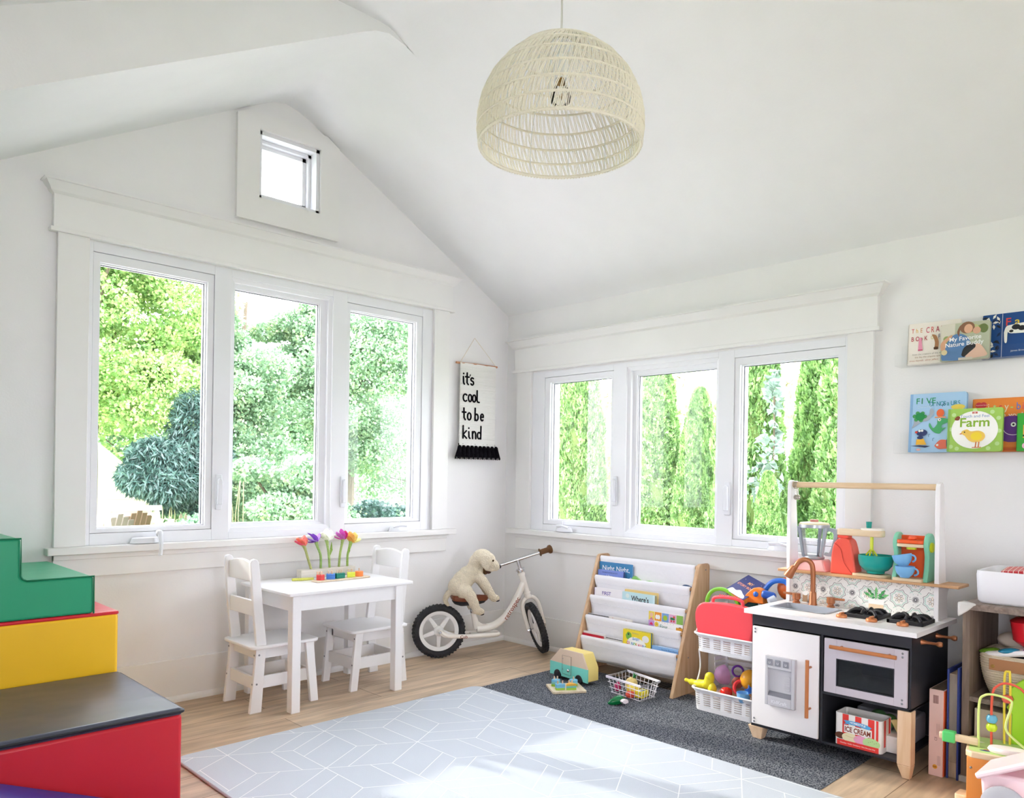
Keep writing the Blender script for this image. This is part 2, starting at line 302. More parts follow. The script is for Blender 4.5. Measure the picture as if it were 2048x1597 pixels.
def window(n, mp, o, g, deep, fixed=False, lock=None, crank=None, knob=False):
    """o: outer sash rect (s0,s1,z0,z1); g: glass rect; frame pieces built as rings"""
    b = MB()
    def ring(A, B, d0, d1, d2=None):
        d2 = d0 if d2 is None else d2
        q = [mp(A[0], d0, A[2]), mp(A[1], d0, A[2]), mp(A[1], d0, A[3]), mp(A[0], d0, A[3]), mp(B[0], d2, B[2]), mp(B[1], d2, B[2]), mp(B[1], d2, B[3]), mp(B[0], d2, B[3]),
             mp(A[0], d1, A[2]), mp(A[1], d1, A[2]), mp(A[1], d1, A[3]), mp(A[0], d1, A[3]), mp(B[0], d1, B[2]), mp(B[1], d1, B[2]), mp(B[1], d1, B[3]), mp(B[0], d1, B[3])]
        f = []
        for i in range(4):
            j = (i+1) % 4; f += [(i, j, 4+j, 4+i), (8+i, 12+i, 12+j, 8+j), (i, 8+i, 8+j, j), (4+i, 4+j, 12+j, 12+i)]
        b.raw(q, f)
    mid = [g[0]-.006, g[1]+.006, g[2]-.006, g[3]+.006]
    ring(o, mid, .002 if not fixed else .03, deep+.03, .006 if not fixed else .036)
    ring(mid, g, .02 if not fixed else .044, deep+.02)
    if fixed:
        e = (o[0]-.02, o[1]+.02, o[2]-.02, o[3]+.02); ring(e, o, .004, deep, .012)
    w = struct(b.obj('window_%d' % n, vinyl, smooth=20))
    q = MB(); mbox(q, mp, g[0]-.004, g[1]+.004, deep, deep+.004, g[2]-.004, g[3]+.004); q.obj('pane', pane, w, smooth=0)
    q = MB(); A = g; t = .0035
    for r in ((A[0], A[0]+t, A[2], A[3]), (A[1]-t, A[1], A[2], A[3]), (A[0], A[1], A[3]-t, A[3])): mbox(q, mp, r[0], r[1], deep-.004, deep-.001, r[2], r[3])
    q.obj('gasket', gasket, w, smooth=0)
    if lock:
        q = MB(); s, z = lock; mbox(q, mp, s-.016, s+.016, -.012, 0, z-.085, z+.085); q.obj('lock_plate', hwm, w, bevel=.008, seg=3)
        q = MB(); v = [(-.012, -.06), (.012, -.06), (.013, .05), (.004, .07), (-.010, .06)]
        q.raw([mp(s+a, -.03, z+c) for a, c in v]+[mp(s+a, -.012, z+c) for a, c in v], [(4, 3, 2, 1, 0), (5, 6, 7, 8, 9)]+[(i, (i+1) % 5, 5+(i+1) % 5, 5+i) for i in range(5)]); q.obj('lock_lever', hwm, w, bevel=.004)
    if crank:
        s, z = crank; q = MB(); T = Matrix.Translation(mp(s, -.03, z))
        k = [(math.cos(2*PI*i/20), math.sin(2*PI*i/20)) for i in range(20)]
        for (h, f) in ((0, 1),):
            lo = [mp(s+.065*x, -.03+.026*y, z-.018) for x, y in k]; up = [mp(s+.055*x, -.03+.02*y, z+.008) for x, y in k]
            q.raw(lo+up, [tuple(range(19, -1, -1)), tuple(range(20, 40))]+[(i, (i+1) % 20, 20+(i+1) % 20, 20+i) for i in range(20)])
        q.obj('crank_cover', hwm, w, bevel=.004, seg=3)
        q = MB()
        if knob:
            a = [mp(s+.055, -.05, z+.03), mp(s+.056, -.062, z+.02), mp(s+.052, -.085, z-.03), mp(s+.046, -.09, z-.07)]; q.tube(a, [.009, .011, .008, .009], 10); q.ball(mp(s+.055, -.05, z+.025), .016)
        else:
            a = [mp(s-.045, -.045, z+.008), mp(s, -.05, z+.018), mp(s+.045, -.045, z+.014)]; q.tube(a, [.006, .008, .009], 8); q.tube([mp(s+.006, -.045, z+.012), mp(s+.002, -.045, z+.045)], [.006, .0025], 8)
        q.obj('crank_handle', hwm, w)
    # latch keepers on the mullion
    return w
window(1, mA, (-2.47, -1.945, .79, 1.998), (-2.437, -1.978, .813, 1.955), .04, lock=(-1.912, .965), crank=(-2.254, .757), knob=True)
window(2, mA, (-1.84, -1.32, .79, 1.985), (-1.822, -1.36, .812, 1.958), .055, fixed=True)
window(3, mA, (-1.21, -.70, .79, 1.99), (-1.182, -.742, .812, 1.95), .04, lock=(-1.228, .963), crank=(-.875, .755))
window(4, mB, (-.875, -.34, .77, 1.672), (-.850, -.383, .800, 1.636), .04, lock=(-.90, .985), crank=(-.541, .75))
window(5, mB, (-1.53, -.99, .775, 1.662), (-1.512, -1.02, .802, 1.632), .055, fixed=True)
window(6, mB, (-2.188, -1.64, .765, 1.668), (-2.148, -1.672, .79, 1.628), .04, lock=(-1.61, .965), crank=(-1.905, .745))
# fixed window frame boards (mullions, jambs)
def frameboards(n, mp, s0, s1, z0, z1, rects):
    b = MB(); xs = [s0]+[q for r in rects for q in (r[0], r[1])]+[s1]
    for i in range(0, len(xs), 2): mbox(b, mp, xs[i], xs[i+1], -.003, .14, z0, z1)
    for r in rects: mbox(b, mp, r[0], r[1], -.003, .14, z0, r[2]); mbox(b, mp, r[0], r[1], -.003, .14, r[3], z1)
    struct(b.obj('trim_%d' % n, vinyl, bevel=.0015, smooth=30))
frameboards(11, mA, -2.491, -.624, .737, 2.04, [(-2.472, -1.943, .788, 2.0), (-1.86, -1.30, .77, 2.005), (-1.212, -.698, .788, 1.992)])
frameboards(12, mB, -2.205, -.235, .728, 1.71, [(-2.19, -1.638, .763, 1.67), (-1.55, -.97, .755, 1.682), (-.877, -.338, .768, 1.674)])
# small gable window with clipped casing
b = MB(); out = [(-1.850, 2.298), (-1.286, 2.298), (-1.286, 2.79), (-1.36, 2.836), (-1.792, 2.836), (-1.850, 2.806)]; inn = [(-1.735, 2.419), (-1.397, 2.419), (-1.397, 2.756), (-1.397, 2.756), (-1.735, 2.756), (-1.735, 2.756)]
n = 6; vs = [(x, -.022, z) for x, z in out]+[(x, -.022, z) for x, z in inn]+[(x, .0, z) for x, z in out]+[(x, .0, z) for x, z in inn]
b.raw(vs, [(i, (i+1) % n, n+(i+1) % n, n+i) for i in range(n)]+[(i, (i+1) % n, 2*n+(i+1) % n, 2*n+i) for i in range(n)]+[(n+i, n+(i+1) % n, 3*n+(i+1) % n, 3*n+i) for i in range(n)]); struct(b.obj('trim_13', trimp, smooth=0, bevel=.002))
b = MB()
for (a0, a1, c0, c1, w_, d0, d1) in ((-1.735, -1.397, 2.419, 2.756, .018, -.005, .16), (-1.717, -1.415, 2.437, 2.738, .016, .05, .13), (-1.701, -1.431, 2.453, 2.722, .02, .075, .12)):
    mbox(b, mA, a0, a0+w_, d0, d1, c0, c1); mbox(b, mA, a1-w_, a1, d0, d1, c0, c1); mbox(b, mA, a0, a1, d0, d1, c0, c0+w_); mbox(b, mA, a0, a1, d0, d1, c1-w_, c1)
w7 = struct(b.obj('window_7', vinyl, smooth=0)); q = MB(); mbox(q, mA, -1.685, -1.447, .095, .1, 2.47, 2.705); q.obj('pane', pane, w7, smooth=0)
# baseboards and shoe moulding
def baseb(name, mp, s0, s1):
    b = MB(); mbox(b, mp, s0, s1, -.014, 0, 0, .196); struct(b.obj(name, trimp, bevel=.003, smooth=30))
    b = MB(); P = [(0, 0), (-.030, 0), (-.030, .01), (-.027, .018), (-.021, .024), (-.014, .027), (0, .027)]
    k = len(P); b.raw([mp(s0, d, z) for d, z in P]+[mp(s1, d, z) for d, z in P], [tuple(range(k)), tuple(range(2*k-1, k-1, -1))]+[(i, (i+1) % k, k+(i+1) % k, k+i) for i in range(k)]); struct(b.obj(name, trimp, smooth=60))
baseb('baseboard_north', mA, -4.45, 0); baseb('baseboard_east', mB, -6.5, 0)
# windows added in the unseen south and west walls to let fill light in
for nm, mp, s0, s1, z0, z1, d in (('window_8', mA, -2.9, -1.7, .8, 1.9, -6.66), ('window_9', mB, -5.2, -3.7, .5, 1.5, -4.56)):
    b = MB(); mbox(b, mp, s0, s1, d, d+.06, z0, z0+.05); mbox(b, mp, s0, s1, d, d+.06, z1-.05, z1)
    for k in range(4): s = s0+(s1-s0-.06)*k/3; mbox(b, mp, s, s+.06, d, d+.06, z0, z1)
    struct(b.obj(nm, vinyl, smooth=0))

# ------------------------------------------------------------ outside
grass = mat('lawn', '#8FA86A', .9, bump=.4, bscale=60, var=.3, vscale=4)
struct(MB().box((-9, .17, -.5), (9, 5.2, -.49)).box((.17, -9, -.5), (1.9, .17, -.49)).obj('bounce_slab', mat('bounce_pale', '#E2DED6', .8), smooth=0))  # pale ground added out of view to bounce light up onto the ceiling
gr = MB().box((-30, -14, -.62), (40, 40, -.5)).obj('lawn_ground', grass, smooth=0); struct(gr)
def leafmesh(P, D, sz, elong=1.0, droop=0, name='leaves'):
    """P centres (n,3), D outward directions; each leaf is a folded lozenge of 2 quads"""
    n = len(P); d = D+rng.normal(0, .75, (n, 3)); d[:, 2] -= droop; d /= np.linalg.norm(d, axis=1)[:, None]
    a = rng.normal(0, 1, (n, 3)); w = np.cross(d, a); w /= np.linalg.norm(w, axis=1)[:, None]; u = np.cross(w, d)
    s = sz*rng.uniform(.6, 1.3, (n, 1)); L = s*elong
    v = np.stack([P-d*L*.5, P+w*s*.42+u*s*.12-d*L*.05, P+d*L*.55, P-w*s*.42+u*s*.12-d*L*.05], 1).reshape(-1, 3)
    me = bpy.data.meshes.new(name); me.vertices.add(4*n); me.vertices.foreach_set('co', v.astype(np.float32).ravel())
    fi = np.arange(n)*4; tri = np.stack([fi, fi+1, fi+2, fi, fi+2, fi+3], 1).ravel()
    me.loops.add(6*n); me.loops.foreach_set('vertex_index', tri.astype(np.int32)); me.polygons.add(2*n)
    me.polygons.foreach_set('loop_start', (np.arange(2*n)*3).astype(np.int32)); me.update(calc_edges=True); me.validate(); return me
def mobj(name, me, m, parent=None):
    me.materials.append(m); o = bpy.data.objects.new(name, me); C.objects.link(o)
    if parent: o.parent = parent
    return o
def clumps(cs, n):
    """leaves on the shells of ellipsoid clumps"""
    k = rng.integers(0, len(cs), n); c = np.array([q[:3] for q in cs])[k]; r = np.array([q[3:] for q in cs])[k]
    d = rng.normal(0, 1, (n, 3)); d /= np.linalg.norm(d, axis=1)[:, None]; rad = rng.uniform(.55, 1.05, (n, 1))
    return c+d*r*rad, d
bark = mat('bark', '#6A5E50', .9, bump=.6, bscale=30)
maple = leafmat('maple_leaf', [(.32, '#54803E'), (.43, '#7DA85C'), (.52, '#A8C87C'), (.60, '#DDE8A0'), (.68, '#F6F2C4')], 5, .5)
maple2 = leafmat('grey_green_leaf', [(.32, '#4C7456'), (.44, '#789C78'), (.55, '#A2BF9A'), (.64, '#CFDDA4')], 5, .4)  # cooler, greyer greens than the maple ramp
def tree(label, cs, n, sz, m, trunk, group, name='maple_tree'):
    t = thing(name, label, 'tree', (trunk[0], trunk[1], -.5), group=group)
    P, D = clumps(cs, n); P = P-np.array([trunk[0], trunk[1], -.5]); mobj('foliage', leafmesh(P, D, sz), m, t)
    h = max(c[2] for c in cs)+.5; b = MB(); b.tube(smoothpath([(0, 0, 0), (.05, .02, h*.35), (-.04, .05, h*.7), (.02, 0, h)]), [.13-.1*i/18 for i in range(19)], 8)
    for i, c in enumerate(cs[:9]):
        z0 = h*(.25+.06*i); e = Vector((c[0]-trunk[0], c[1]-trunk[1], c[2]+.5)); b.tube(smoothpath([(0, 0, z0), (e.x*.4, e.y*.4, (z0+e.z)/2+.1), e], 4), [.05-.005*k for k in range(9)], 6)
    b.obj('trunk', bark, t); return t
def cl_box(n, x0, x1, y0, y1, z0, z1, r0, r1): return [(rng.uniform(x0, x1), rng.uniform(y0, y1), rng.uniform(z0, z1), rng.uniform(r0, r1), rng.uniform(r0, r1), rng.uniform(r0, r1)*.6) for _ in range(n)]
gA = 'leafy trees beyond the north windows'
tree('broad bright yellow-green maple filling the upper part of the left north window', cl_box(34, -.6, 1.9, 8.5, 10, 1.9, 5.2, .5, .9)+cl_box(6, .8, 1.9, 9, 10, 2.6, 3.4, .4, .6), 80000, .062, maple, (.2, 9.6), gA)
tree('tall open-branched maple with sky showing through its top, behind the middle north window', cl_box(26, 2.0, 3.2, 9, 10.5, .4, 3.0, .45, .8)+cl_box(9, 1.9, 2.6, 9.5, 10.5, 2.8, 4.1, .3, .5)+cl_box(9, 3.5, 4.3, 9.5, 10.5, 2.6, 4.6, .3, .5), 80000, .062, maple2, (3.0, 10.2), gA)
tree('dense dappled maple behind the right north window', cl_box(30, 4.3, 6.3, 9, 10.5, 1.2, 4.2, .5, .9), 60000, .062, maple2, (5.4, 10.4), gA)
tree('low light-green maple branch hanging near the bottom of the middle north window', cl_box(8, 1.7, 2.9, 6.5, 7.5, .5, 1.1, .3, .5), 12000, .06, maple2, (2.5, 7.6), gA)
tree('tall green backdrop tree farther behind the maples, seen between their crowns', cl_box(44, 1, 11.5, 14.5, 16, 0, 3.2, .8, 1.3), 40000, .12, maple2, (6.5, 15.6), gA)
tree('distant yellow-green tree behind the left maple, showing at the window edge', cl_box(30, -2.5, 3.0, 14, 15, .9, 5.0, .8, 1.2), 24000, .12, maple, (.5, 15), gA)
bam = leafmat('bamboo_leaf', [(.3, '#263E38'), (.5, '#40625A'), (.7, '#7C9C90')], 5, .3)
bt = thing('bamboo_clump', 'dark blue-green bamboo clump with drooping leaves behind the left north window', 'bamboo', (1.3, 8.3, -.5))
P, D = clumps([(x-1.3, y-8.3, z+.5, a, .35, c) for x, y, z, a, c in ((1.35, 8.3, 1.75, .42, .55), (1.5, 8.3, 1.2, .45, .6), (1.2, 8.2, 1.1, .5, .5), (.75, 8.2, 1.25, .45, .3), (.6, 8.2, .95, .42, .3), (1.6, 8.4, .55, .3, .5), (1.05, 8.5, .75, .35, .35), (.85, 8.1, .85, .4, .3))], 30000)
mobj('foliage', leafmesh(P, D, .032, 3.6, .9), bam, bt)
b = MB()
for i in range(16):
    x = -.45+.06*i+rng.uniform(-.03, .03); x = x+.35 if i > 3 else x; b.tube([(x, rng.uniform(-.1, .1), 0), (x+.03, 0, .9), (x+rng.uniform(-.1, .15), 0, 1.6)], .008, 5)
b.obj('canes', mat('bamboo_cane', '#B9B48A', .6), bt)
sh = leafmat('shrub_leaf', [(.3, '#4F8A58'), (.5, '#86B88C'), (.66, '#A8CFA6'), (.72, '#E7A27E'), (.8, '#F0C29A')], 6, .3)
def shrub(label, cx, cy, w, d, h, n, m=sh, z0=-.5):
    t = thing('shrub', label, 'shrub', (cx, cy, z0), group='shrubs in the garden'); P, D = clumps([(rng.uniform(-w, w), rng.uniform(-d, d), rng.uniform(.1, h), .3, .3, .25) for _ in range(14)], n); mobj('foliage', leafmesh(P, D, .07), m, t); MB().tube([(0, 0, 0), (0, 0, h*.7)], .03, 6).obj('stem', bark, t)
shrub('low flowering shrub by the picket fence below the bamboo', 1.0, 7.7, .34, .3, .75, 5000)
shrub('speckled grey-green hedge at the bottom of the middle north window', 2.6, 6.9, .62, .3, .95, 14000, maple2)
shrub('dark bluish shrub under the trees in the right north window', 4.2, 8.0, .9, .4, .9, 7000, bam)
# neighbour's cream house, furniture and fence
sid = mat('cream_siding', '#F3EBCF', .7, var=.05)
b = MB(); b.box((-1.5, 11, -.5), (1.75, 14, .7), sid); b.prism([(-1.5, .7), (1.75, .7), (.2, 2.0), (-1.5, 2.0)], 11, 14, 'y', sid)
for k in range(20): b.box((-1.5, 10.985, -.45+.11*k), (1.75-.0*k, 11, -.44+.11*k), sid) if k < 10 else None
hs = b.obj('house', None, smooth=0); tag(hs, 'cream clapboard house behind the bamboo, low in the left north window', 'house')
lum = mat('weathered_wood', '#B0A698', .8)
fr = MB()
for x in (-.03, .64): fr.tube([(x, 7.9, -.5), (x, 7.9, .54)], .03, 4); fr.tube([(x+.08, 7.6, -.5), (x, 7.88, .5)], .025, 4)
fr.box((-.08, 7.87, .49), (.70, 7.93, .56)); fr.tube([(-.02, 7.9, .35), (.1, 7.9, .5)], .016, 4); fr.tube([(.63, 7.9, .35), (.52, 7.9, .5)], .016, 4)
tag(fr.obj('swing_frame', lum, smooth=0), 'weathered wooden swing frame in front of the cream house', 'frame')
def adirondack(x, y, c, lab, sc=1):
    t = thing('garden_chair', lab, 'chair', (x, y, -.5), R(200), 'garden chairs on the lawn'); m = mat('chair_'+c, c, .6)
    b = MB()
    for i in range(5): w = .1; b.box((-.26+.105*i, 0, .35), (-.26+.105*i+w-.012, .02, .95-.05*abs(i-2)), None, TR(rx=R(-18)))
    b.obj('backrest', m, t, smooth=0); b = MB().box((-.27, -.5, .3), (.27, .02, .34)); b.obj('seat', m, t, smooth=0)
    for s in (-1, 1): MB().box((s*.33-.05, -.55, .52), (s*.33+.05, .12, .545)).obj('armrest', m, t, smooth=0); MB().box((s*.3-.04, -.5, 0), (s*.3+.04, -.45, .52)).obj('leg', m, t, smooth=0); MB().box((s*.3-.04, 0, 0), (s*.3+.04, .06, .52)).obj('leg', m, t, smooth=0)
adirondack(.30, 9.0, '#8C7F78', 'grey-brown slatted garden chair, leftmost on the lawn'); adirondack(.95, 10.1, '#8A6F5C', 'brown slatted garden chair next to the white one'); adirondack(.42, 7.35, '#F2F0EC', 'white slatted garden chair under the swing frame')
b = MB(); pk = mat('fence_wood', '#C9B9A4', .8)
for i in range(14): x = 1.5+.085*i; b.prism([(x, -.5), (x+.055, -.5), (x+.055, .3), (x+.028, .36), (x, .3)], 9.3, 9.32, 'y')
b.box((1.48, 9.32, -.3), (2.7, 9.34, -.24)); b.box((1.48, 9.32, .1), (2.7, 9.34, .16)); tag(b.obj('picket_fence', pk, smooth=0), 'low picket fence behind the flowering shrub', 'fence')
# arborvitae beyond the east wall
arb = leafmat('arborvitae_leaf', [(.30, '#3C5E30'), (.42, '#648C4A'), (.52, '#8CB468'), (.61, '#B6D48C'), (.66, '#8CAC5C'), (.70, '#BC9468'), (.78, '#AC7C54')], 11, .3)
core = mat('inner_twigs', '#5C7038', .95)
N = 60000; h = rng.random(N)**.9; g = rng.uniform(0, 2*PI, N); rad = np.sqrt(np.clip(1-h, 0, 1))**.75*(.9+.06*np.sin(g*5+h*21)+.05*np.sin(g*3-h*33)+.04*np.sin(h*60+g*9))*rng.uniform(.82, 1.05, N)
P = np.stack([np.cos(g)*rad*.5, np.sin(g)*rad*.5, h*3.0+.05], 1); D = np.stack([np.cos(g)*.8, np.sin(g)*.8, np.full(N, 1.1)], 1); arbmesh = leafmesh(P, D, .032, 1.6)
arbmesh.materials.append(arb); cb = MB().lathe([(.32, .1), (.36, .8), (.33, 1.6), (.22, 2.3), (.08, 2.8), (0, 2.9)], 14)
def arbor(x, y, w, ht, rz, label):
    t = thing('arborvitae', label, 'tree', (x, y, -.5), rz, 'arborvitae hedge beyond the east windows'); t.scale = (w, w, ht/3.0)
    if 'core' not in arbor.__dict__:
        o = cb.obj('core', core, t); arbor.core = o.data
    else: o = bpy.data.objects.new('core', arbor.core); C.objects.link(o); o.parent = t
    o = bpy.data.objects.new('foliage', arbmesh); C.objects.link(o); o.parent = t
arbor(2.6, 1.62, .74, 3.3, 0, 'tall narrow arborvitae filling the left of the north-most east window')
arbor(3.0, .95, .80, 2.75, 1.1, 'broad rounded arborvitae on the left of the middle east window')
arbor(2.9, .46, .5, 2.08, 2.0, 'small pointed arborvitae in the middle east window')
arbor(3.9, 1.0, .62, 2.52, 3.0, 'pointed arborvitae at the right edge of the middle east window')
arbor(2.6, -.30, .80, 3.4, 4.2, 'thick arborvitae with brown patches, left in the south-most east window')
arbor(3.5, -.60, .85, 3.5, 5.0, 'shaded arborvitae set back between two others in the south-most east window')
arbor(2.6, -1.28, .95, 3.4, .6, 'pale green arborvitae at the right of the south-most east window')
arbor(2.1, -.74, .36, 1.6, 2.6, 'short young arborvitae low in the south-most east window')
arbor(3.6, 2.6, .9, 2.5, 1.6, 'arborvitae standing back behind the narrow tall one')
arbor(3.0, 2.3, .6, 2.9, 3.6, 'arborvitae seen at the right edge of the right north window')
b = thing('birch_tree', 'pale bare trunk with yellowing crown in the north-most east window', 'tree', (3.9, 2.55, -.5))
MB().tube([(0, 0, 0), (.03, 0, .8), (-.04, .02, 1.55)], [.045, .035, .02], 8).obj('trunk', mat('pale_bark', '#CDBFB4', .8), b)
P, D = clumps([(.1, 0, 1.6, .5, .5, .35), (-.2, .1, 1.9, .35, .4, .3), (.2, .2, 2.5, .5, .5, .3)], 3500); mobj('foliage', leafmesh(P, D, .08), leafmat('yellowing_leaf', [(.3, '#98AC68'), (.5, '#C4CC98'), (.7, '#DCCCA8')], 5, .5), b)
tree('pale blossoming tree against the sky behind the east hedge', cl_box(16, 10, 13, 3, 7, 1.5, 3.6, .5, .9), 9000, .14, leafmat('pale_leaf', [(.3, '#A9C58C'), (.5, '#DDE8C4'), (.7, '#F2DCE0')], 4, .5), (11.5, 5), 'leafy trees beyond the east hedge')
iv = leafmat('ivy_leaf', [(.3, '#55705F'), (.5, '#8CA394'), (.7, '#B4C4BA')], 9, .2)
b = thing('ivy_vine', 'pale variegated ivy climbing between two arborvitaes', 'vine', (2.2, -.73, -.5))
P, D = clumps([(0, 0, 2.25, .07, .07, .2), (.0, .02, 1.8, .1, .1, .22), (0, .08, 1.55, .14, .16, .18)], 260); mobj('foliage', leafmesh(P, D, .07), iv, b); MB().tube([(0, 0, 0), (.05, .02, 1.5), (0, 0, 2.3)], .008, 5).obj('stem', bark, b)

# ------------------------------------------------------------ floor coverings
matm = mat('grey_play_mat', '#C6CED8', .38, bump=.25, bscale=420, spec=.45)
mline = mat('white_mat_line', '#F4F6F8', .4)
pm = thing('play_mat', 'large pale grey foam play mat with thin white geometric lines on the oak floor', 'play mat', (-1.645, -2.2, 0))
MB().prism(rrect(-.745, .745, -1.6, 1.455, .05), .001, .012).obj('mat_top', matm, pm, bevel=.004, smooth=40)
MB().prism(rrect(-.738, .738, -1.593, 1.448, .05), 0, .0045).obj('mat_base', mat('mat_underside', '#E9E4DE', .6), pm, smooth=40)
b = MB(); s3 = math.sqrt(3); a_ = .235; hw = .0016
def mline_(p, q):
    # clip to mat rectangle
    x0, x1, y0, y1 = -.735, .735, -1.58, 1.445; t0, t1 = 0, 1; d = (q[0]-p[0], q[1]-p[1])
    for pp, qq in ((-d[0], p[0]-x0), (d[0], x1-p[0]), (-d[1], p[1]-y0), (d[1], y1-p[1])):
        if abs(pp) < 1e-9:
            if qq < 0: return
        else:
            r = qq/pp
            if pp < 0: t0 = max(t0, r)
            else: t1 = min(t1, r)
    if t0 >= t1: return
    A = (p[0]+d[0]*t0, p[1]+d[1]*t0); B = (p[0]+d[0]*t1, p[1]+d[1]*t1); L = math.hypot(B[0]-A[0], B[1]-A[1]) or 1
    n_ = (-(B[1]-A[1])/L*hw, (B[0]-A[0])/L*hw); b.raw([(A[0]+n_[0], A[1]+n_[1], .0123), (B[0]+n_[0], B[1]+n_[1], .0123), (B[0]-n_[0], B[1]-n_[1], .0123), (A[0]-n_[0], A[1]-n_[1], .0123)], [(0, 1, 2, 3)])
rr = random.Random(3)
for i in range(-6, 7):
    for j in range(-9, 10):
        cx = a_*s3*(i+(j % 2)*.5)+.02; cy = a_*1.5*j+.05
        e = [(cx+a_*math.cos(R(90+60*k)), cy+a_*math.sin(R(90+60*k))) for k in range(6)]
        for k in range(3): mline_(e[k], e[(k+1) % 6])
        for k in (0, 2, 4):
            mline_((cx, cy), e[k])
            # subdivide the rhomb (c, e[k], e[k+1], e[k+2]) parallel to one side
            t = rr.choice((.33, .5, .66)); c_ = (cx, cy); A, Bq, Cq = e[k], e[(k+1) % 6], e[(k+2) % 6]
            if rr.random() < .5: mline_((c_[0]+(A[0]-c_[0])*t, c_[1]+(A[1]-c_[1])*t), (Cq[0]+(Bq[0]-Cq[0])*t, Cq[1]+(Bq[1]-Cq[1])*t))
            else: mline_((c_[0]+(Cq[0]-c_[0])*t, c_[1]+(Cq[1]-c_[1])*t), (A[0]+(Bq[0]-A[0])*t, A[1]+(Bq[1]-A[1])*t))
b.obj('line_print', mline, pm, smooth=0, recalc=False)
cm = mat('grey_carpet', '#6F7784', .95, bump=1, bscale=500, var=.3, vscale=300, spec=.1)
nt = cm.node_tree; n3 = [n for n in nt.nodes if n.type == 'TEX_NOISE'][0]; n3.inputs['Detail'].default_value = 1
cr = nt.nodes.new('ShaderNodeValToRGB'); cr.color_ramp.elements[0].position = .38; cr.color_ramp.elements[0].color = hexc('#3A4250'); cr.color_ramp.elements[1].position = .62; cr.color_ramp.elements[1].color = hexc('#A6AAB2')
nt.links.new(n3.outputs[0], cr.inputs[0]); nt.links.new(cr.outputs[0], nt.nodes['Principled BSDF'].inputs['Base Color'])
n3.inputs['Scale'].default_value = 170
cp = MB().box((-.8985, -2.485, 0), (-.2, -.757, .0012)).obj('rug', cm, smooth=0); tag(cp, 'dark speckled grey low-pile rug under the toy kitchen and bookrack', 'rug')
cp.location.z = .0002

# ------------------------------------------------------------ foam climbing blocks
def foam(name, col, rough=.36): return mat(name, col, rough, bump=.5, bscale=5, spec=.45, stretch=(1, 1, .5))
fred = foam('red_vinyl', '#D82A38'); fyel = foam('yellow_vinyl', '#FAC626'); fgre = foam('green_vinyl', '#2AA276'); fblu = foam('blue_vinyl', '#1B3F9E'); fblk = foam('black_vinyl', '#4A4E5C', .32)
t = thing('foam_block', 'red soft foam block with a black vinyl top, nearest on the left', 'foam block', (-2.95, -.94, 0), group=None)
MB().box((-.5, -.295, .0), (.4, .295, .318)).obj('body', fred, t, bevel=.012, seg=3)
MB().box((-.5, -.296, .314), (.401, .296, .338)).obj('top_panel', fblk, t, bevel=.011, seg=3)
pp = [(x, y, .327) for x, y in rrect(-.503, .404, -.298, .298, .012)]; MB().tube(pp, .0045, 6, closed=True).obj('piping', mat('black_piping', '#20222A', .5), t)
MB().box((.404, -.13, .17), (.424, -.128, .235)).obj('care_tag', mat('grey_label', '#A9ABB8', .6), t, smooth=0)
t = thing('foam_block', 'yellow soft foam block with red top under the green steps', 'foam block', (-2.95, -.335, 0))
MB().box((-.5, -.298, 0), (.402, .298, .545)).obj('body', fyel, t, bevel=.012, seg=3)
MB().box((-.5, -.299, .540), (.403, .299, .553)).obj('top_panel', fred, t, bevel=.006, seg=3)
MB().box((-.14, -.31, .335), (-.02, -.292, .352), T=TR(ry=R(6))).obj('strap', mat('orange_strap', '#C4502A', .6), t, smooth=0)
t = thing('foam_steps', 'green soft foam steps on top of the yellow block', 'foam steps', (-2.95, -.335, .5535))
P = [(-.5, 0), (.317, 0), (.317, .132), (.11, .132), (.098, .138), (.092, .15), (.092, .275), (-.5, .275)]
MB().prism(P, -.30, .298, 'y').obj('body', fgre, t, bevel=.009, seg=3)
MB().tube([(x, -.301, z) for x, z in P[1:]], .0035, 6).obj('piping', mat('green_piping', '#157A52', .5), t)
t = thing('foam_wedge', 'blue soft foam wedge in front of the red block', 'foam wedge', (-2.95, -1.6, 0))
MB().prism([(-.5, 0), (.48, 0), (-.5, .42)], -.33, .345, 'y').obj('body', fblu, t, bevel=.01, seg=3)

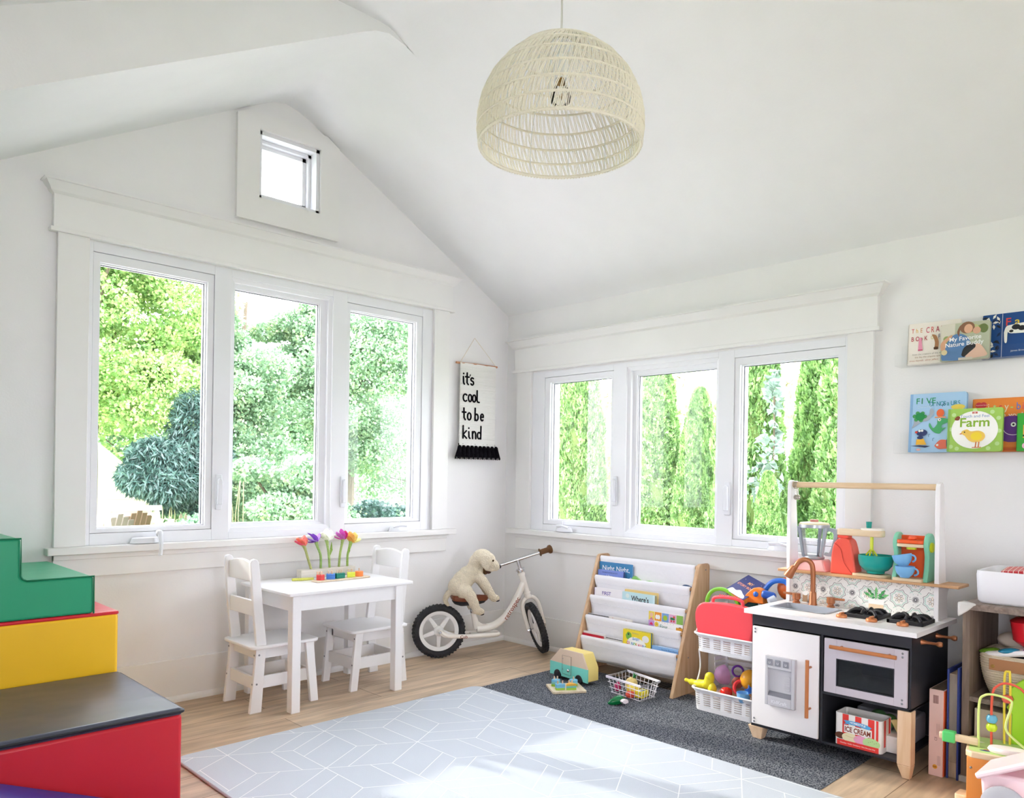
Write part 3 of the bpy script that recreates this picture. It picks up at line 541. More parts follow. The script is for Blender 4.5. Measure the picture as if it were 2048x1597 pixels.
# ------------------------------------------------------------ child table and chairs
t = thing('child_table', 'small white wooden child table between two white chairs by the north windows', 'table', (-1.487, -.305, 0))
MB().prism(rrect(-.338, .338, -.24, .24, .012), .517, .533).obj('tabletop', white, t, bevel=.004, seg=2)
b = MB(); b.box((-.29, -.222, .448), (.255, -.206, .517)); b.box((-.29, .206, .448), (.255, .222, .517)); b.box((-.311, -.2, .448), (-.295, .2, .517)); b.box((.26, -.2, .448), (.276, .2, .517)); b.obj('apron', white, t, bevel=.002)
for x in (-.316, .237):
    for y in (-.232, .190): MB().box((x, y, 0), (x+.043, y+.043, .517)).obj('leg', white, t, bevel=.003)
scr = mat('steel', '#8E9096', .35, metal=.9)
def make_chair(label):
    t = thing('child_chair', label, 'chair', group='white chairs at the child table')
    MB().prism(rrect(.0, .335, -.15, .15, .028), .281, .296).obj('seat', white, t, bevel=.004)
    for s in (-1, 1):
        y0, y1 = (.118, .138) if s > 0 else (-.138, -.118)
        P = [(.0, 0), (.055, 0), (.068, .2), (.075, .30), (.052, .50), (.034, .664), (.026, .676), (.014, .681), (.0, .676), (-.006, .664), (.012, .45), (.028, .30), (.018, .17)]
        MB().prism(P, y0, y1, 'y').obj('leg', white, t, bevel=.003)
        P = [(.334, 0), (.292, 0), (.262, .281), (.304, .281)]
        P = [(.338, 0), (.298, 0), (.268, .281), (.310, .281)]; MB().prism(P, y0, y1, 'y').obj('leg', white, t, bevel=.003)
    b = MB(); b.box((.05, -.118, .232), (.29, -.104, .281)); b.box((.05, .104, .232), (.29, .118, .281)); b.box((.04, -.118, .232), (.054, .118, .281)); b.box((.276, -.118, .232), (.29, .118, .281)); b.obj('seat_frame', white, t, bevel=.002)
    b = MB(); b.box((.04, -.118, .10), (.306, -.104, .155)); b.box((.04, .104, .10), (.306, .118, .155)); b.box((.026, -.118, .10), (.04, .118, .155)); b.box((.294, -.118, .10), (.308, .118, .155)); b.obj('stretcher', white, t, bevel=.002)
    k = 10; ar = [(-.118+.236*i/k, .655+.018*math.sin(PI*i/k)) for i in range(k+1)]
    MB().prism([(.118, .578), (-.118, .578)]+ar, .012, .026, 'x', T=TR(ry=0)).obj('top_rail', white, t, bevel=.003)
    MB().box((.018, -.118, .425), (.032, .118, .495)).obj('back_slat', white, t, bevel=.003)
    b = MB()
    for s in (-1, 1):
        for x, z in ((.04, .255), (.03, .128)): b.lathe([(0, 0), (.0045, 0), (.0045, .001), (0, .001)], 10, T=TR(x, s*.1385, z, rx=R(90)*(1 if s < 0 else -1)))
        for z in (.255, .128): b.lathe([(0, 0), (.0045, 0), (.0045, .001), (0, .001)], 10, T=TR(.022+.0 if z > .2 else .014, s*.128, z, ry=R(-90)))
        for z in (.255, .128): b.lathe([(0, 0), (.0045, 0), (.0045, .001), (0, .001)], 10, T=TR(.3135 if z > .2 else .325, s*.128, z, ry=R(90)))
    b.obj('screws', scr, t, smooth=20)
    return t
c1 = make_chair('white wooden child chair on the left of the table, its back toward the foam blocks'); c1.location = (-1.940, -.285, 0)
c2 = copy_tree(c1); c2['label'] = 'white wooden child chair on the right of the table, its back toward the toy bike'; c2.location = (-1.085, -.277, 0); c2.rotation_euler.z = PI

# ------------------------------------------------------------ flowers and peg sorter on the table
pale = wood('pale_pine', '#E6D6BE', '#D6C2A4', 'x'); paley = wood('pale_pine_grain', '#EBDCC4', '#DCC9AC', 'y')
Zt = .5335
t = thing('flower_stand', 'long pale wooden block holding five felt flowers on the child table', 'stand', (-1.385, -.117, Zt))
MB().box((-.158, -.024, 0), (.158, .024, .041)).obj('block', wood('whitewashed_pine', '#E9E4DC', '#D8D2C6', 'x'), t, bevel=.002)
def felt(name, c): return mat(name, c, .95, bump=.8, bscale=120, var=.08, vscale=40, spec=.05)
def flower(x, top, base_lean, petals, label, stemc='#A8BE74', sc=1, leafz=None):
    """stem path from (x,0,0) to top; petals: list of (direction deg, length, width, curl, colour)"""
    t = thing('felt_flower', label, 'flower', (x, -.117, Zt+.0415), group='felt flowers in the wooden block')
    g = felt('felt_'+stemc[1:], stemc); tx, tz = top
    path = smoothpath([(0, 0, 0), (base_lean, 0, tz*.45), (tx*.75, 0, tz*.8), (tx, 0, tz)], 5); n_ = len(path)
    MB().tube(path, [.0062+(.0085*max(0, (i/n_-.5)*2)**1.6) for i in range(n_)], 10).obj('stem', g, t)
    for (ang, L, w, curl, c) in petals:
        b = MB(); N = 9; vs = []; d = Vector((math.cos(R(ang)), 0, math.sin(R(ang)))); nrm = Vector((-d.z, 0, d.x)); side = Vector((0, 1, 0))
        for i in range(N):
            u = i/(N-1); wid = w*1.35*(.38+.95*math.sin(PI*min(u*.62+.18, 1))**1)*(1 if u < .85 else .72-.5*(u-.85)/.15); c0 = Vector((tx, 0, tz-.006))+d*(L*u)+nrm*(curl*u*u)
            for q in (-1, -.5, 0, .5, 1): vs.append(c0+side*(wid*q*.55)+nrm*(-abs(q)*w*.18*(1-curl*8))+Vector((0, 0, 0)))
        off = [v+nrm*.0022 for v in vs]; f = []
        for i in range(N-1):
            for q in range(4): a = i*5+q; f += [(a, a+1, a+6, a+5), (N*5+a, N*5+a+5, N*5+a+6, N*5+a+1)]
        for i in range(N-1): a = i*5; f += [(a, a+5, N*5+a+5, N*5+a), (a+4, N*5+a+4, N*5+a+9, a+9)]
        f += [tuple([(N-1)*5+q for q in range(5)]+[N*5+(N-1)*5+q for q in (4, 3, 2, 1, 0)])]
        b.raw(vs+off, f); b.obj('petal', felt('felt_'+c[1:], c), t, smooth=70)
    if leafz:
        b = MB(); b.raw([(0, 0, leafz), (.012, -.004, leafz+.03), (.006, -.004, leafz+.075), (-.002, -.003, leafz+.035)], [(0, 1, 2, 3)]); b.raw([(0, -.003, leafz), (.012, -.007, leafz+.03), (.006, -.007, leafz+.075), (-.002, -.006, leafz+.035)], [(3, 2, 1, 0)]); b.obj('leaf', felt('felt_leaf', '#8FAE58'), t)
flower(-.115+-1.36, (-.046, .128), -.02, [(100, .05, .03, -.01, '#F08C84'), (135, .052, .034, .0, '#F7937A'), (172, .05, .026, -.016, '#F2667E'), (70, .045, .028, .008, '#F2A196'), (120, .045, .03, .01, '#F5A394')], 'coral pink felt flower, leftmost in the wooden block', '#B4BB7C')
flower(-.06+-1.36, (-.03, .145), -.002, [(105, .055, .024, .035, '#9A62CC'), (178, .052, .024, -.014, '#B083E6'), (90, .04, .022, .02, '#9458C8'), (205, .045, .018, -.02, '#7E4EB4'), (70, .045, .022, -.004, '#C09AE8')], 'purple felt flower, second from the left', '#9DBF74')
flower(-.008+-1.36, (-.02, .148), -.006, [(95, .06, .034, .0, '#FBFBF4'), (140, .05, .034, -.01, '#F4F6E4'), (60, .058, .034, .008, '#F7F7EE'), (170, .045, .03, -.022, '#F0F4DC'), (30, .045, .028, .006, '#FCFCF6')], 'white felt flower in the middle of the five', '#A9C47A', leafz=.06)
flower(.047+-1.36, (.022, .15), .006, [(100, .055, .026, .006, '#D862BC'), (160, .052, .024, -.02, '#CE7CC4'), (70, .045, .028, .004, '#D43E7C'), (190, .05, .02, -.022, '#D35FAE'), (125, .048, .022, .01, '#E27FCB')], 'magenta felt flower, fourth from the left', '#A8BE74')
flower(.098+-1.36, (.02, .13), .001, [(95, .058, .036, .006, '#FFD27A'), (70, .056, .038, .0, '#F8E58E'), (35, .058, .028, -.018, '#EFF0A8'), (120, .052, .03, .006, '#FBB860'), (8, .056, .026, .01, '#F4EFB0')], 'yellow and orange felt flower, rightmost of the five', '#A4C46C', leafz=.05)
t = tag(MB().prism([(-.055, .01), (-.03, .014), (-.01, .004), (.0, .012), (.012, .004), (.052, .006), (.052, -.009), (.01, -.01), (-.012, -.014), (-.03, -.006), (-.056, -.006)], 0, .012).obj('toy_figure', felt('felt_yellow', '#E6E878'), None, bevel=.003, loc=(-1.565, -.2, Zt), rot=(0, 0, R(-12))), 'flat yellow toy piece lying left of the peg sorter', 'toy')
t = thing('peg_board', 'long narrow wooden shape-sorter board on the child table', 'peg board', (-1.405, -.29, Zt), R(2))
MB().box((-.155, -.028, 0), (.155, .028, .009)).obj('board', paley, t, bevel=.003)
pegm = wood('peg_wood', '#E8CDB4', '#D9B898', 'z')
def stackset(px, py, shape, cols, labels, grp, pegs, T0, r=.021, h=.0095, z0=.009):
    for (qx, qy) in pegs: MB().tube([(px+qx, py+qy, z0), (px+qx, py+qy, z0+h*3+.015)], .0036, 10).obj('peg', pegm, T0, bevel=.001)
    for k in range(3):
        if shape == 'circle': P = [(r*math.cos(2*PI*i/24), r*math.sin(2*PI*i/24)) for i in range(24)]
        elif shape == 'square': P = rrect(-r, r, -r, r, .003)
        elif shape == 'tri': P = [(-r*1.1, -r*.8), (r*1.1, -r*.8), (0, r*1.1)]
        elif shape == 'oct': P = [(r*1.05*math.cos(2*PI*i/6), r*1.05*math.sin(2*PI*i/6)) for i in range(6)]
        else: P = rrect(-r*1.2, r*1.2, -r*.7, r*.7, .003)
        o = MB().prism(P, 0, h-.0003).obj('sorting_block', mat('block_'+cols[k][1:], cols[k], .5), None, bevel=.0012, smooth=30)
        w = T0.matrix_basis; o.location = w @ Vector((px, py, z0+k*h)); o.rotation_euler.z = T0.rotation_euler.z+(R(-35) if shape == 'square' and r < .03 else 0); tag(o, labels % ('bottom', 'middle', 'top')[k], 'block', grp)
G = 'peg sorter blocks on the child table'
for px, sh_, c, nm, pg in ((-.12, 'oct', '#E04A48', 'red hexagonal', ((-.008, 0), (.009, .004), (0, -.009), (.002, .012), (-.012, .01))), (-.062, 'square', '#4A86D8', 'blue square', ((-.01, .004), (.008, .008), (.002, -.01), (-.004, .014))), (-.012, 'rect', '#13806A', 'dark green rectangular', ((-.012, 0), (0, 0), (.012, 0))), (.048, 'tri', '#D9E04A', 'yellow-green triangular', ((-.006, 0), (.01, -.004))), (.105, 'circle', '#F58A46', 'orange round', ((0, 0),))):
    stackset(px, 0, sh_, [c]*3, nm+' sorting block, %s of its stack on the child table', G, pg, t, h=.0085)

# ------------------------------------------------------------ wall hanging
t = thing('wall_hanging', 'white woven banner reading its cool to be kind with black tassels, by the corner', 'wall hanging', (-.285, -.028, 1.748))
cot = mat('white_cotton', '#EDECE8', .9, bump=.6, bscale=40, stretch=(.1, .1, 6), spec=.1)
MB().tube([(-.175, 0, 0), (.165, 0, .006)], .0065, 10).obj('rod', wood('rod_wood', '#C98F6C', '#B97C58', 'x'), t)
b = MB(); N = 24
for k in (0, 1): pass
P = [(-.148+.296*i/N, .0) for i in range(N+1)]
vs = [(x, -.007+.0012*math.sin(i*.8), z) for z in (.004, -.12, -.25, -.38, -.505) for i, (x, _) in enumerate(P)]; m_ = N+1
f = [(r*m_+i, r*m_+i+1, (r+1)*m_+i+1, (r+1)*m_+i) for r in range(4) for i in range(N)]
b.raw(vs+[(x, y+.006, z) for x, y, z in vs], f+[tuple(len(vs)+i for i in reversed(q)) for q in f]); b.obj('fabric', cot, t)
b = MB()
for i in range(47): b.box((-.148, -.0088, -.012-.0105*i), (.148, -.0078, -.0185-.0105*i))
b.obj('woven_rib', cot, t, smooth=0)
MB().tube([(-.145, -.004, .006), (-.03, -.002, .165), (-.028, -.002, .165), (.15, -.004, .010)], .0018, 6).obj('cord', mat('cream_cord', '#E6DCCB', .9), t)
b = MB(); blk = mat('black_yarn', '#17151A', .9, bump=.8, bscale=150, spec=.05); TB = TR(0, -.0095, 0, rx=R(90))
def stroke(pts, r=.0052):
    b.tube([(x, -.0105, z) for x, z in pts], r, 8); [b.ball((x, -.0105, z), r, nu=8, nv=6) for x, z in (pts[0], pts[-1])]
def arc(cx, cz, rx, rz, a0, a1, n=12): return [(cx+rx*math.cos(R(a0+(a1-a0)*i/n)), cz+rz*math.sin(R(a0+(a1-a0)*i/n))) for i in range(n+1)]
x0 = -.125; z = -.128   # it's
stroke([(x0, z+.045), (x0+.002, z+.01), (x0+.008, z)]); stroke([(x0+.002, z+.064), (x0+.002, z+.065)]); stroke([(x0+.03, z+.07), (x0+.03, z+.01), (x0+.04, z)]); stroke([(x0+.018, z+.046), (x0+.046, z+.046)]); stroke([(x0+.056, z+.062), (x0+.054, z+.054)], .003)
stroke(arc(x0+.072, z+.034, .011, .01, 40, 250, 9)[:]+arc(x0+.072, z+.012, .011, .012, 80, -150, 9))
z = -.232   # cool
stroke(arc(x0+.018, z+.022, .017, .022, 50, 310)); stroke(arc(x0+.056, z+.022, .013, .022, 0, 360)); stroke(arc(x0+.090, z+.022, .013, .022, 0, 360)); stroke([(x0+.114, z+.072), (x0+.114, z+.012), (x0+.120, z+.002), (x0+.132, z+.001)])
z = -.345   # to be
stroke([(x0+.008, z+.07), (x0+.010, z+.012), (x0+.02, z)]); stroke([(x0-.004, z+.046), (x0+.024, z+.046)]); stroke(arc(x0+.052, z+.022, .014, .022, 0, 360)); stroke([(x0+.100, z+.075), (x0+.100, z)]); stroke(arc(x0+.112, z+.02, .013, .02, 130, -130)); stroke([(x0+.147, z+.024)]+arc(x0+.158, z+.022, .012, .021, 5, 310))
z = -.458   # kind
stroke([(x0+.004, z+.075), (x0+.004, z)]); stroke([(x0+.03, z+.045), (x0+.006, z+.022), (x0+.032, z)]); stroke([(x0+.05, z+.04), (x0+.052, z+.008), (x0+.06, z)]); stroke([(x0+.050, z+.062), (x0+.050, z+.063)]); stroke([(x0+.08, z+.042), (x0+.082, z)]); stroke([(x0+.082, z+.03)]+arc(x0+.095, z+.025, .012, .018, 150, 10)+[(x0+.108, z)]); stroke(arc(x0+.135, z+.02, .013, .02, 50, 310)); stroke([(x0+.150, z+.078), (x0+.149, z)])
b.obj('lettering', blk, t)
for i in range(10):
    x = -.15+.0333*i; sp = (i-4.5)*.004; b = MB()
    b.tube([(x, -.004, -.49), (x, -.006, -.505)], .003, 6); b.lathe([(.004, 0), (.012, -.008), (.014, -.028), (.016+.001*(i % 3), -.066), (.014, -.072), (0, -.07)], 12, T=TR(x, -.016, -.502, ry=R(-sp*700*.6)))
    for q in range(14):
        g = 2*PI*q/14; b.tube([(x+.011*math.cos(g), -.016+.011*math.sin(g), -.515), (x+sp+.017*math.cos(g), -.016+.014*math.sin(g), -.58-.004*(q % 3))], .0022, 5)
    b.obj('tassel', blk, t)

# ------------------------------------------------------------ woven pendant lamp
t = thing('pendant_lamp', 'large dome pendant lamp woven from pale raffia on a white cord', 'lamp', (-1.782, -2.064, 2.055))
raf = mat('pale_raffia', '#F5F0E2', .8, bump=.5, bscale=80, spec=.15)
pr_ = [(.2415, 0), (.2485, .045), (.2465, .09), (.236, .138), (.212, .190), (.176, .235), (.130, .275), (.078, .302), (.034, .3125)]
def rad_at(z):
    for (r0, z0), (r1, z1) in zip(pr_, pr_[1:]):
        if z <= z1: return r0+(r1-r0)*(z-z0)/(z1-z0)
    return pr_[-1][0]
b = MB()
for i, (r, z) in enumerate(pr_): b.tube([(r*math.cos(2*PI*k/72), r*math.sin(2*PI*k/72), z) for k in range(72)], .0052 if i == 0 else (.0034 if i < 8 else .005), 6, closed=True)
for k in range(150):  # braided lower rim
    g = 2*PI*k/150; r = .2415; b.tube([(r*math.cos(g), r*math.sin(g), -.0065), ((r+.004)*math.cos(g+.03), (r+.004)*math.sin(g+.03), .0065)], .0022, 4)
b.obj('ring', raf, t)
for i in range(len(pr_)-1):
    (r0, z0), (r1, z1) = pr_[i], pr_[i+1]; n = [62, 62, 60, 56, 50, 42, 32, 20][i]; b = MB()
    for k in range(n):
        g = 2*PI*k/n+i*.13; h = 2*PI/n; j = rng.uniform(-.12, .12)*h; zm = (z0+z1)/2; rm = (r0+r1)/2+.0022
        for (ga, gb) in ((g, g+h*.36+j), (g+h*.36+j, g+h)):
            for dd in (-.0022, .0022):
                o = dd/((r0+r1)/2); b.tube([(r0*math.cos(ga+o), r0*math.sin(ga+o), z0), (rm*math.cos((ga+gb)/2+o), rm*math.sin((ga+gb)/2+o), zm), (r1*math.cos(gb+o), r1*math.sin(gb+o), z1)], .0017, 4, caps=False)
    b.obj('raffia_weave', raf, t)
b = MB()
for k in range(12):
    g = 2*PI*k/12+.1; b.tube([(r*math.cos(g)*.985, r*math.sin(g)*.985, z) for r, z in pr_], .0013, 5)
b.obj('wire_frame', mat('white_wire', '#E8ECEC', .4), t)
b = MB(); b.lathe([(.0, .27), (.018, .27), (.022, .262), (.022, .215), (.019, .2), (0, .2)], 20); b.lathe([(.016, .31), (.038, .305), (.038, .30), (.0, .298)], 20); b.tube([(0, 0, .26), (0, 0, .305)], .01, 10); b.obj('socket', mat('white_plastic', '#EFF1F2', .35), t)
MB().lathe([(0, .115), (.016, .118), (.028, .13), (.031, .147), (.024, .168), (.014, .186), (.012, .2)], 20).obj('bulb', glassmat('bulb_glass', (.97, .97, .95), 1), t)
b = MB(); b.tube([(-.006, 0, .16), (-.004, 0, .14), (0, 0, .158), (.004, 0, .14), (.006, 0, .16)], .001, 5); b.lathe([(0.0125, .186), (.0128, .2), (0, .2)], 12); b.obj('filament', mat('brass', '#A8834A', .3, metal=1), t)
MB().tube([(0, 0, .30), (.001, 0, .6), (0, 0, .912)], .0032, 8).obj('cord', mat('white_cord', '#D8D8D2', .6), t)
MB().lathe([(.0, .912), (.055, .912), (.058, .905), (.05, .895), (.02, .888), (0, .888)], 24).obj('ceiling_canopy', mat('white_plastic', '#EFF1F2', .35), t)

# ------------------------------------------------------------ balance bike with plush dog
bw = mat('cream_bike_paint', '#EFEBE4', .22, coat=.4); tire = mat('black_rubber', '#26272C', .6, bump=.6, bscale=60); wpl = mat('white_wheel_plastic', '#F2F2F2', .35); chrome = mat('chrome', '#D4D4D8', .12, metal=1); brown = mat('brown_leather', '#7C4228', .4, bump=.2, bscale=90); gripm = mat('brown_grip', '#6E4A2A', .55); copper_t = mat('brown_decal', '#8A3C22', .5)
bike = thing('balance_bike', 'white child balance bike with black tyres and brown saddle leaning in the room corner', 'bike', (-.641, -.137, 0), R(-29.4))
def wheel(name, cx, cz, T, par):
    T0 = T @ TR(cx, 0, cz)
    w = MB(); w.lathe([(.118, .011), (.108, .010), (.096, .006), (.093, .0), (.096, -.006), (.108, -.010), (.118, -.011), (.118, .011)], 48, axis='y', T=T0)
    for k in range(5): a = 2*PI*k/5+PI/2; w.prism([(.028, -.014), (.096, -.009), (.096, .009), (.028, .014)], -.0045, .0045, 'y', T=T0 @ Matrix.Rotation(a, 4, 'Y'))
    w.lathe([(.0, -.02), (.018, -.02), (.022, -.016), (.030, -.007), (.030, .007), (.022, .016), (.018, .02), (0, .02)], 28, axis='y', T=T0)
    o = w.obj(name, wpl, par, bevel=.0015, smooth=40)
    q = MB(); tr = []
    for i in range(17): a = 2*PI*i/16; tr.append((.133+.021*math.cos(a), .0205*math.sin(a)))
    q.lathe(tr, 72, axis='y', T=T0); q.obj('tire', tire, o, smooth=50)
    q = MB()
    for k in range(44):
        for s in (-1, 1):
            a = 2*PI*k/44+(s > 0)*.07; q.box((.1475, -.001+s*.002, -.0045), (.1558, s*.014, .0045), T=T0 @ Matrix.Rotation(a, 4, 'Y')); q.box((.142, s*.012, -.003), (.1495, s*.0185, .003), T=T0 @ Matrix.Rotation(a+.04, 4, 'Y'))
    q.obj('tread', tire, o, smooth=0)
    q = MB(); q.tube([T0 @ Vector((0, -.05, 0)), T0 @ Vector((0, .05, 0))], .004, 8)
    for s in (-1, 1): q.lathe([(0, .046*s), (.009, .046*s), (.009, .054*s), (.006, .06*s), (0, .06*s)], 6, axis='y', T=T0)
    q.obj('axle', chrome, o, smooth=30); return o
wheel('rear_wheel', -.01, .156, Matrix.Identity(4), bike)
b = MB()
b.tube(smoothpath([(.497, 0, .425), (.463, 0, .35), (.42, 0, .27), (.375, 0, .215), (.32, 0, .178), (.26, 0, .163), (.215, 0, .160)]), [.021]*7+[.0215]*30, 14)
b.tube([(.192, 0, .272), (.212, 0, .165)], .0165, 14); b.prism([(.197, .225), (.204, .165), (.225, .15), (.29, .152), (.345, .185), (.30, .183), (.25, .188), (.222, .205), (.213, .235)], -.014, .014, 'y')
b.tube([(.477, 0, .500), (.523, 0, .352)], .0185, 16); b.lathe([(.0215, -.007), (.0235, 0), (.0215, .007)], 18, T=TR(.4835, 0, .478, ry=R(-17))); b.lathe([(.0215, -.006), (.0235, 0), (.0215, .006)], 18, T=TR(.5185, 0, .366, ry=R(-17)))
b.obj('frame', bw, bike, smooth=50)
b = MB(); b.box((.18, -.045, .122), (.335, .045, .134))
for s in (-1, 1): b.tube(smoothpath([(.0, s*.043, .155), (.03, s*.046, .135), (.12, s*.048, .128), (.25, s*.047, .130), (.325, s*.04, .130), (.342, s*.02, .130), (.344, 0, .130)], 5), .0125, 12)
b.obj('footrest', bw, bike, smooth=50)
for s in (-1, 1): MB().prism([(-.022, .165), (-.012, .172), (.03, .150), (.06, .134), (.045, .122), (.01, .128), (-.012, .142)], s*.052-.002, s*.052+.002, 'y').obj('dropout', bw, bike, bevel=.001)
b = MB(); T = TR(.335, -.0226, .1905, rx=R(90)) @ Matrix.Rotation(R(58), 4, 'Z')
T = Matrix(((math.cos(R(57)), -math.sin(R(57)), 0, .385), (0, 0, -1, -.0222), (math.sin(R(57)), math.cos(R(57)), 0, .212), (0, 0, 0, 1)))
b.text('retrospec', .038, (0, -.008), None, T, bold=.012)
b.text('Cub', .026, (.105, .119), None, TR(0, -.0608, 0, rx=R(90)), bold=.01); b.obj('lettering', copper_t, bike, smooth=0)
# saddle
b = MB(); P = [(.06, .032), (.07, .052), (.10, .058), (.15, .044), (.20, .026), (.25, .019), (.275, .014), (.285, 0)]
up = P+[(x, -y) for x, y in reversed(P[:-1])]
n_ = len(up); vs = []
for (sc, dz) in ((.6, .012), (.93, .008), (1, -.006), (.94, -.022)):
    for x, y in up: vs.append((.16+(x-.16)*sc, y*sc, .346+dz+(.018*((.16-x)/.1) if x < .16 else .004*((x-.16)/.1))*.5-(.0 if x > .13 else 0)))
b.raw(vs, [tuple(range(n_-1, -1, -1)), tuple(range(3*n_, 4*n_))]+[(r*n_+i, r*n_+(i+1) % n_, (r+1)*n_+(i+1) % n_, (r+1)*n_+i) for r in range(3) for i in range(n_)])
sd = b.obj('saddle', brown, bike, smooth=60, bevel=.002); b = MB(); vs = []
for (sc, z) in ((.9, .326), (.8, .312), (.45, .300)):
    for x, y in up: vs.append((.15+(x-.15)*sc, y*sc, z))
b.raw(vs, [tuple(range(n_-1, -1, -1)), tuple(range(2*n_, 3*n_))]+[(r*n_+i, r*n_+(i+1) % n_, (r+1)*n_+(i+1) % n_, (r+1)*n_+i) for r in range(2) for i in range(n_)]); b.obj('saddle_base', tire, sd, smooth=40)
b = MB(); b.tube([(.178, 0, .31), (.193, 0, .26)], .011, 12); b.lathe([(.019, -.012), (.0205, 0), (.019, .012)], 14, T=TR(.192, 0, .268, ry=R(-8))); b.tube([(.175, -.03, .272), (.205, .0, .27)], .004, 8); b.obj('seat_post', chrome, bike)
# steering assembly turned about the raked head tube
ax = Vector((-.287, 0, .958)).normalized(); pv = Vector((.518, 0, .369)); TS = Matrix.Translation(pv) @ Matrix.Rotation(R(-90), 4, ax) @ Matrix.Translation(-pv)
wheel('front_wheel', .586, .156, TS, bike)
b = MB(); A = Vector((.5225, 0, .354)); b.lathe([(.02, .0), (.024, -.012), (.02, -.022), (0, -.022)], 16, T=TS @ TR(A.x, 0, A.z, ry=R(-17)))
for s in (-1, 1): b.tube([TS @ Vector(p) for p in smoothpath([(.527, 0, .338), (.531, s*.028, .331), (.540, s*.048, .302), (.556, s*.052, .25), (.584, s*.052, .166)], 6)], .0125, 12); b.prism([(.575, .175), (.594, .172), (.594, .142), (.578, .142)], s*.052-.002, s*.052+.002, 'y', T=TS)
b.obj('fork', bw, bike, smooth=50)
b = MB(); b.tube([TS @ Vector(p) for p in [(.475, 0, .505), (.456, 0, .562)]], .011, 12); hb = [(.456, y, .562) for y in (-.19, -.06, 0, .06, .19)]; b.tube([TS @ Vector(p) for p in hb], .0105, 12); b.lathe([(.0235, -.009), (.0245, 0), (.0235, .009)], 16, T=TR(.4765, 0, .5, ry=R(-17))); b.tube([TS @ Vector((.468, -.028, .502)), TS @ Vector((.468, .028, .502))], .005, 8)
hbr = b.obj('handlebar', chrome, bike, smooth=50)
for s in (-1, 1):
    b = MB(); b.lathe([(.010, s*.14), (.022, s*.142), (.024, s*.146), (.0165, s*.150), (.0165, s*.195), (.021, s*.198), (.026, s*.204), (.026, s*.216), (.019, s*.222), (0, s*.223)], 22, axis='y', T=TS @ TR(.456, 0, .562)); b.obj('grip', gripm, hbr, smooth=30)
# plush dog
dog = thing('plush_dog', 'cream plush puppy sitting on the saddle of the balance bike', 'plush toy', (-.651, -.155, 0), R(-29.4))
fur = mat('cream_plush', '#EADFC8', .95, bump=1, bscale=160, var=.16, vscale=60, spec=.03)
b = MB(); E_ = lambda c, r, T=None: b.ball(c, r, nu=18, nv=12, T=T)
E_((.098, 0, .414), (.062, .058, .060)); E_((.125, 0, .448), (.062, .058, .060)); E_((.155, 0, .478), (.060, .054, .056)); E_((.188, 0, .498), (.056, .05, .055)); E_((.198, 0, .530), (.048, .045, .048)); E_((.205, -.01, .56), (.048, .045, .045))
HY_ = -.022; E_((.232, HY_, .584), (.060, .053, .050)); E_((.262, HY_, .570), (.050, .044, .045)); E_((.292, HY_, .542), (.040, .032, .030)); E_((.312, HY_, .527), (.028, .026, .024)); E_((.282, HY_, .515), (.032, .026, .016))
for s in (-1, 1):
    b.tube(smoothpath([(.20, s*.034, .478), (.235, s*.045, .445), (.265, s*.048, .40), (.292, s*.046, .355)], 5), [.036, .035, .034, .032, .031, .03, .029, .028, .027, .026, .025, .025, .024, .024, .024, .024], 12)
    E_((.305, s*.046, .348), (.030, .024, .022), None)
    b.tube(smoothpath([(.10, s*.036, .395), (.140, s*.055, .385), (.168, s*.066, .345), (.186, s*.068, .300), (.198, s*.067, .275)], 5), [.042]*6+[.034]*4+[.03]*4+[.026]*7, 12)
    E_((.212, s*.067, .276), (.029, .025, .021), TR()); 
b.tube(smoothpath([(.045, 0, .385), (.028, .0, .358), (.022, 0, .335), (.042, -.004, .302)], 5), [.018]*8+[.014]*5+[.010]*3, 10)
body = b.obj('body', fur, dog, smooth=180)
rm = body.modifiers.new('remesh', 'REMESH'); rm.mode = 'VOXEL'; rm.voxel_size = .0045; rm.use_smooth_shade = True
smm = body.modifiers.new('smooth', 'SMOOTH'); smm.factor = .6; smm.iterations = 6
tx = bpy.data.textures.new('fur_clumps', 'CLOUDS'); tx.noise_scale = .008; dm = body.modifiers.new('fur', 'DISPLACE'); dm.texture = tx; dm.strength = .004; dm.mid_level = .5
for s in (-1, 1):
    b = MB(); vs = []; n_ = 16
    for r_, zz in ((.0, 0),): pass
    P = [(.222, .606), (.252, .604), (.268, .585), (.272, .56), (.262, .535), (.250, .517), (.240, .514), (.230, .528), (.214, .545), (.207, .568), (.210, .592)]
    b.prism(P, HY_+s*.050, HY_+s*.060, 'y'); o = b.obj('ear', fur, dog, bevel=.005, seg=3, smooth=80)
    o.rotation_euler = (0, 0, 0)
    MB().ball((.289, HY_+s*.0345, .568), .0068, nu=14, nv=10).obj('eye', mat('amber_eye', '#3A2412', .12), dog)
MB().ball((.337, HY_, .529), (.011, .013, .012), nu=14, nv=10).obj('nose', mat('black_nose', '#1E1C22', .4), dog)
MB().ball((.270, HY_, .499), (.017, .019, .011), nu=14, nv=10, T=None).obj('mouth', mat('brown_mouth', '#4A2A22', .7), dog)
for (x, z, y) in ((.318, .335, -.046), (.222, .262, -.067), (.318, .335, .046), (.222, .262, .067)): MB().ball((x, y, z), (.017, .017, .008), T=None, nu=14, nv=8).obj('paw_pad', mat('dark_paw', '#2E2A2C', .7), dog)

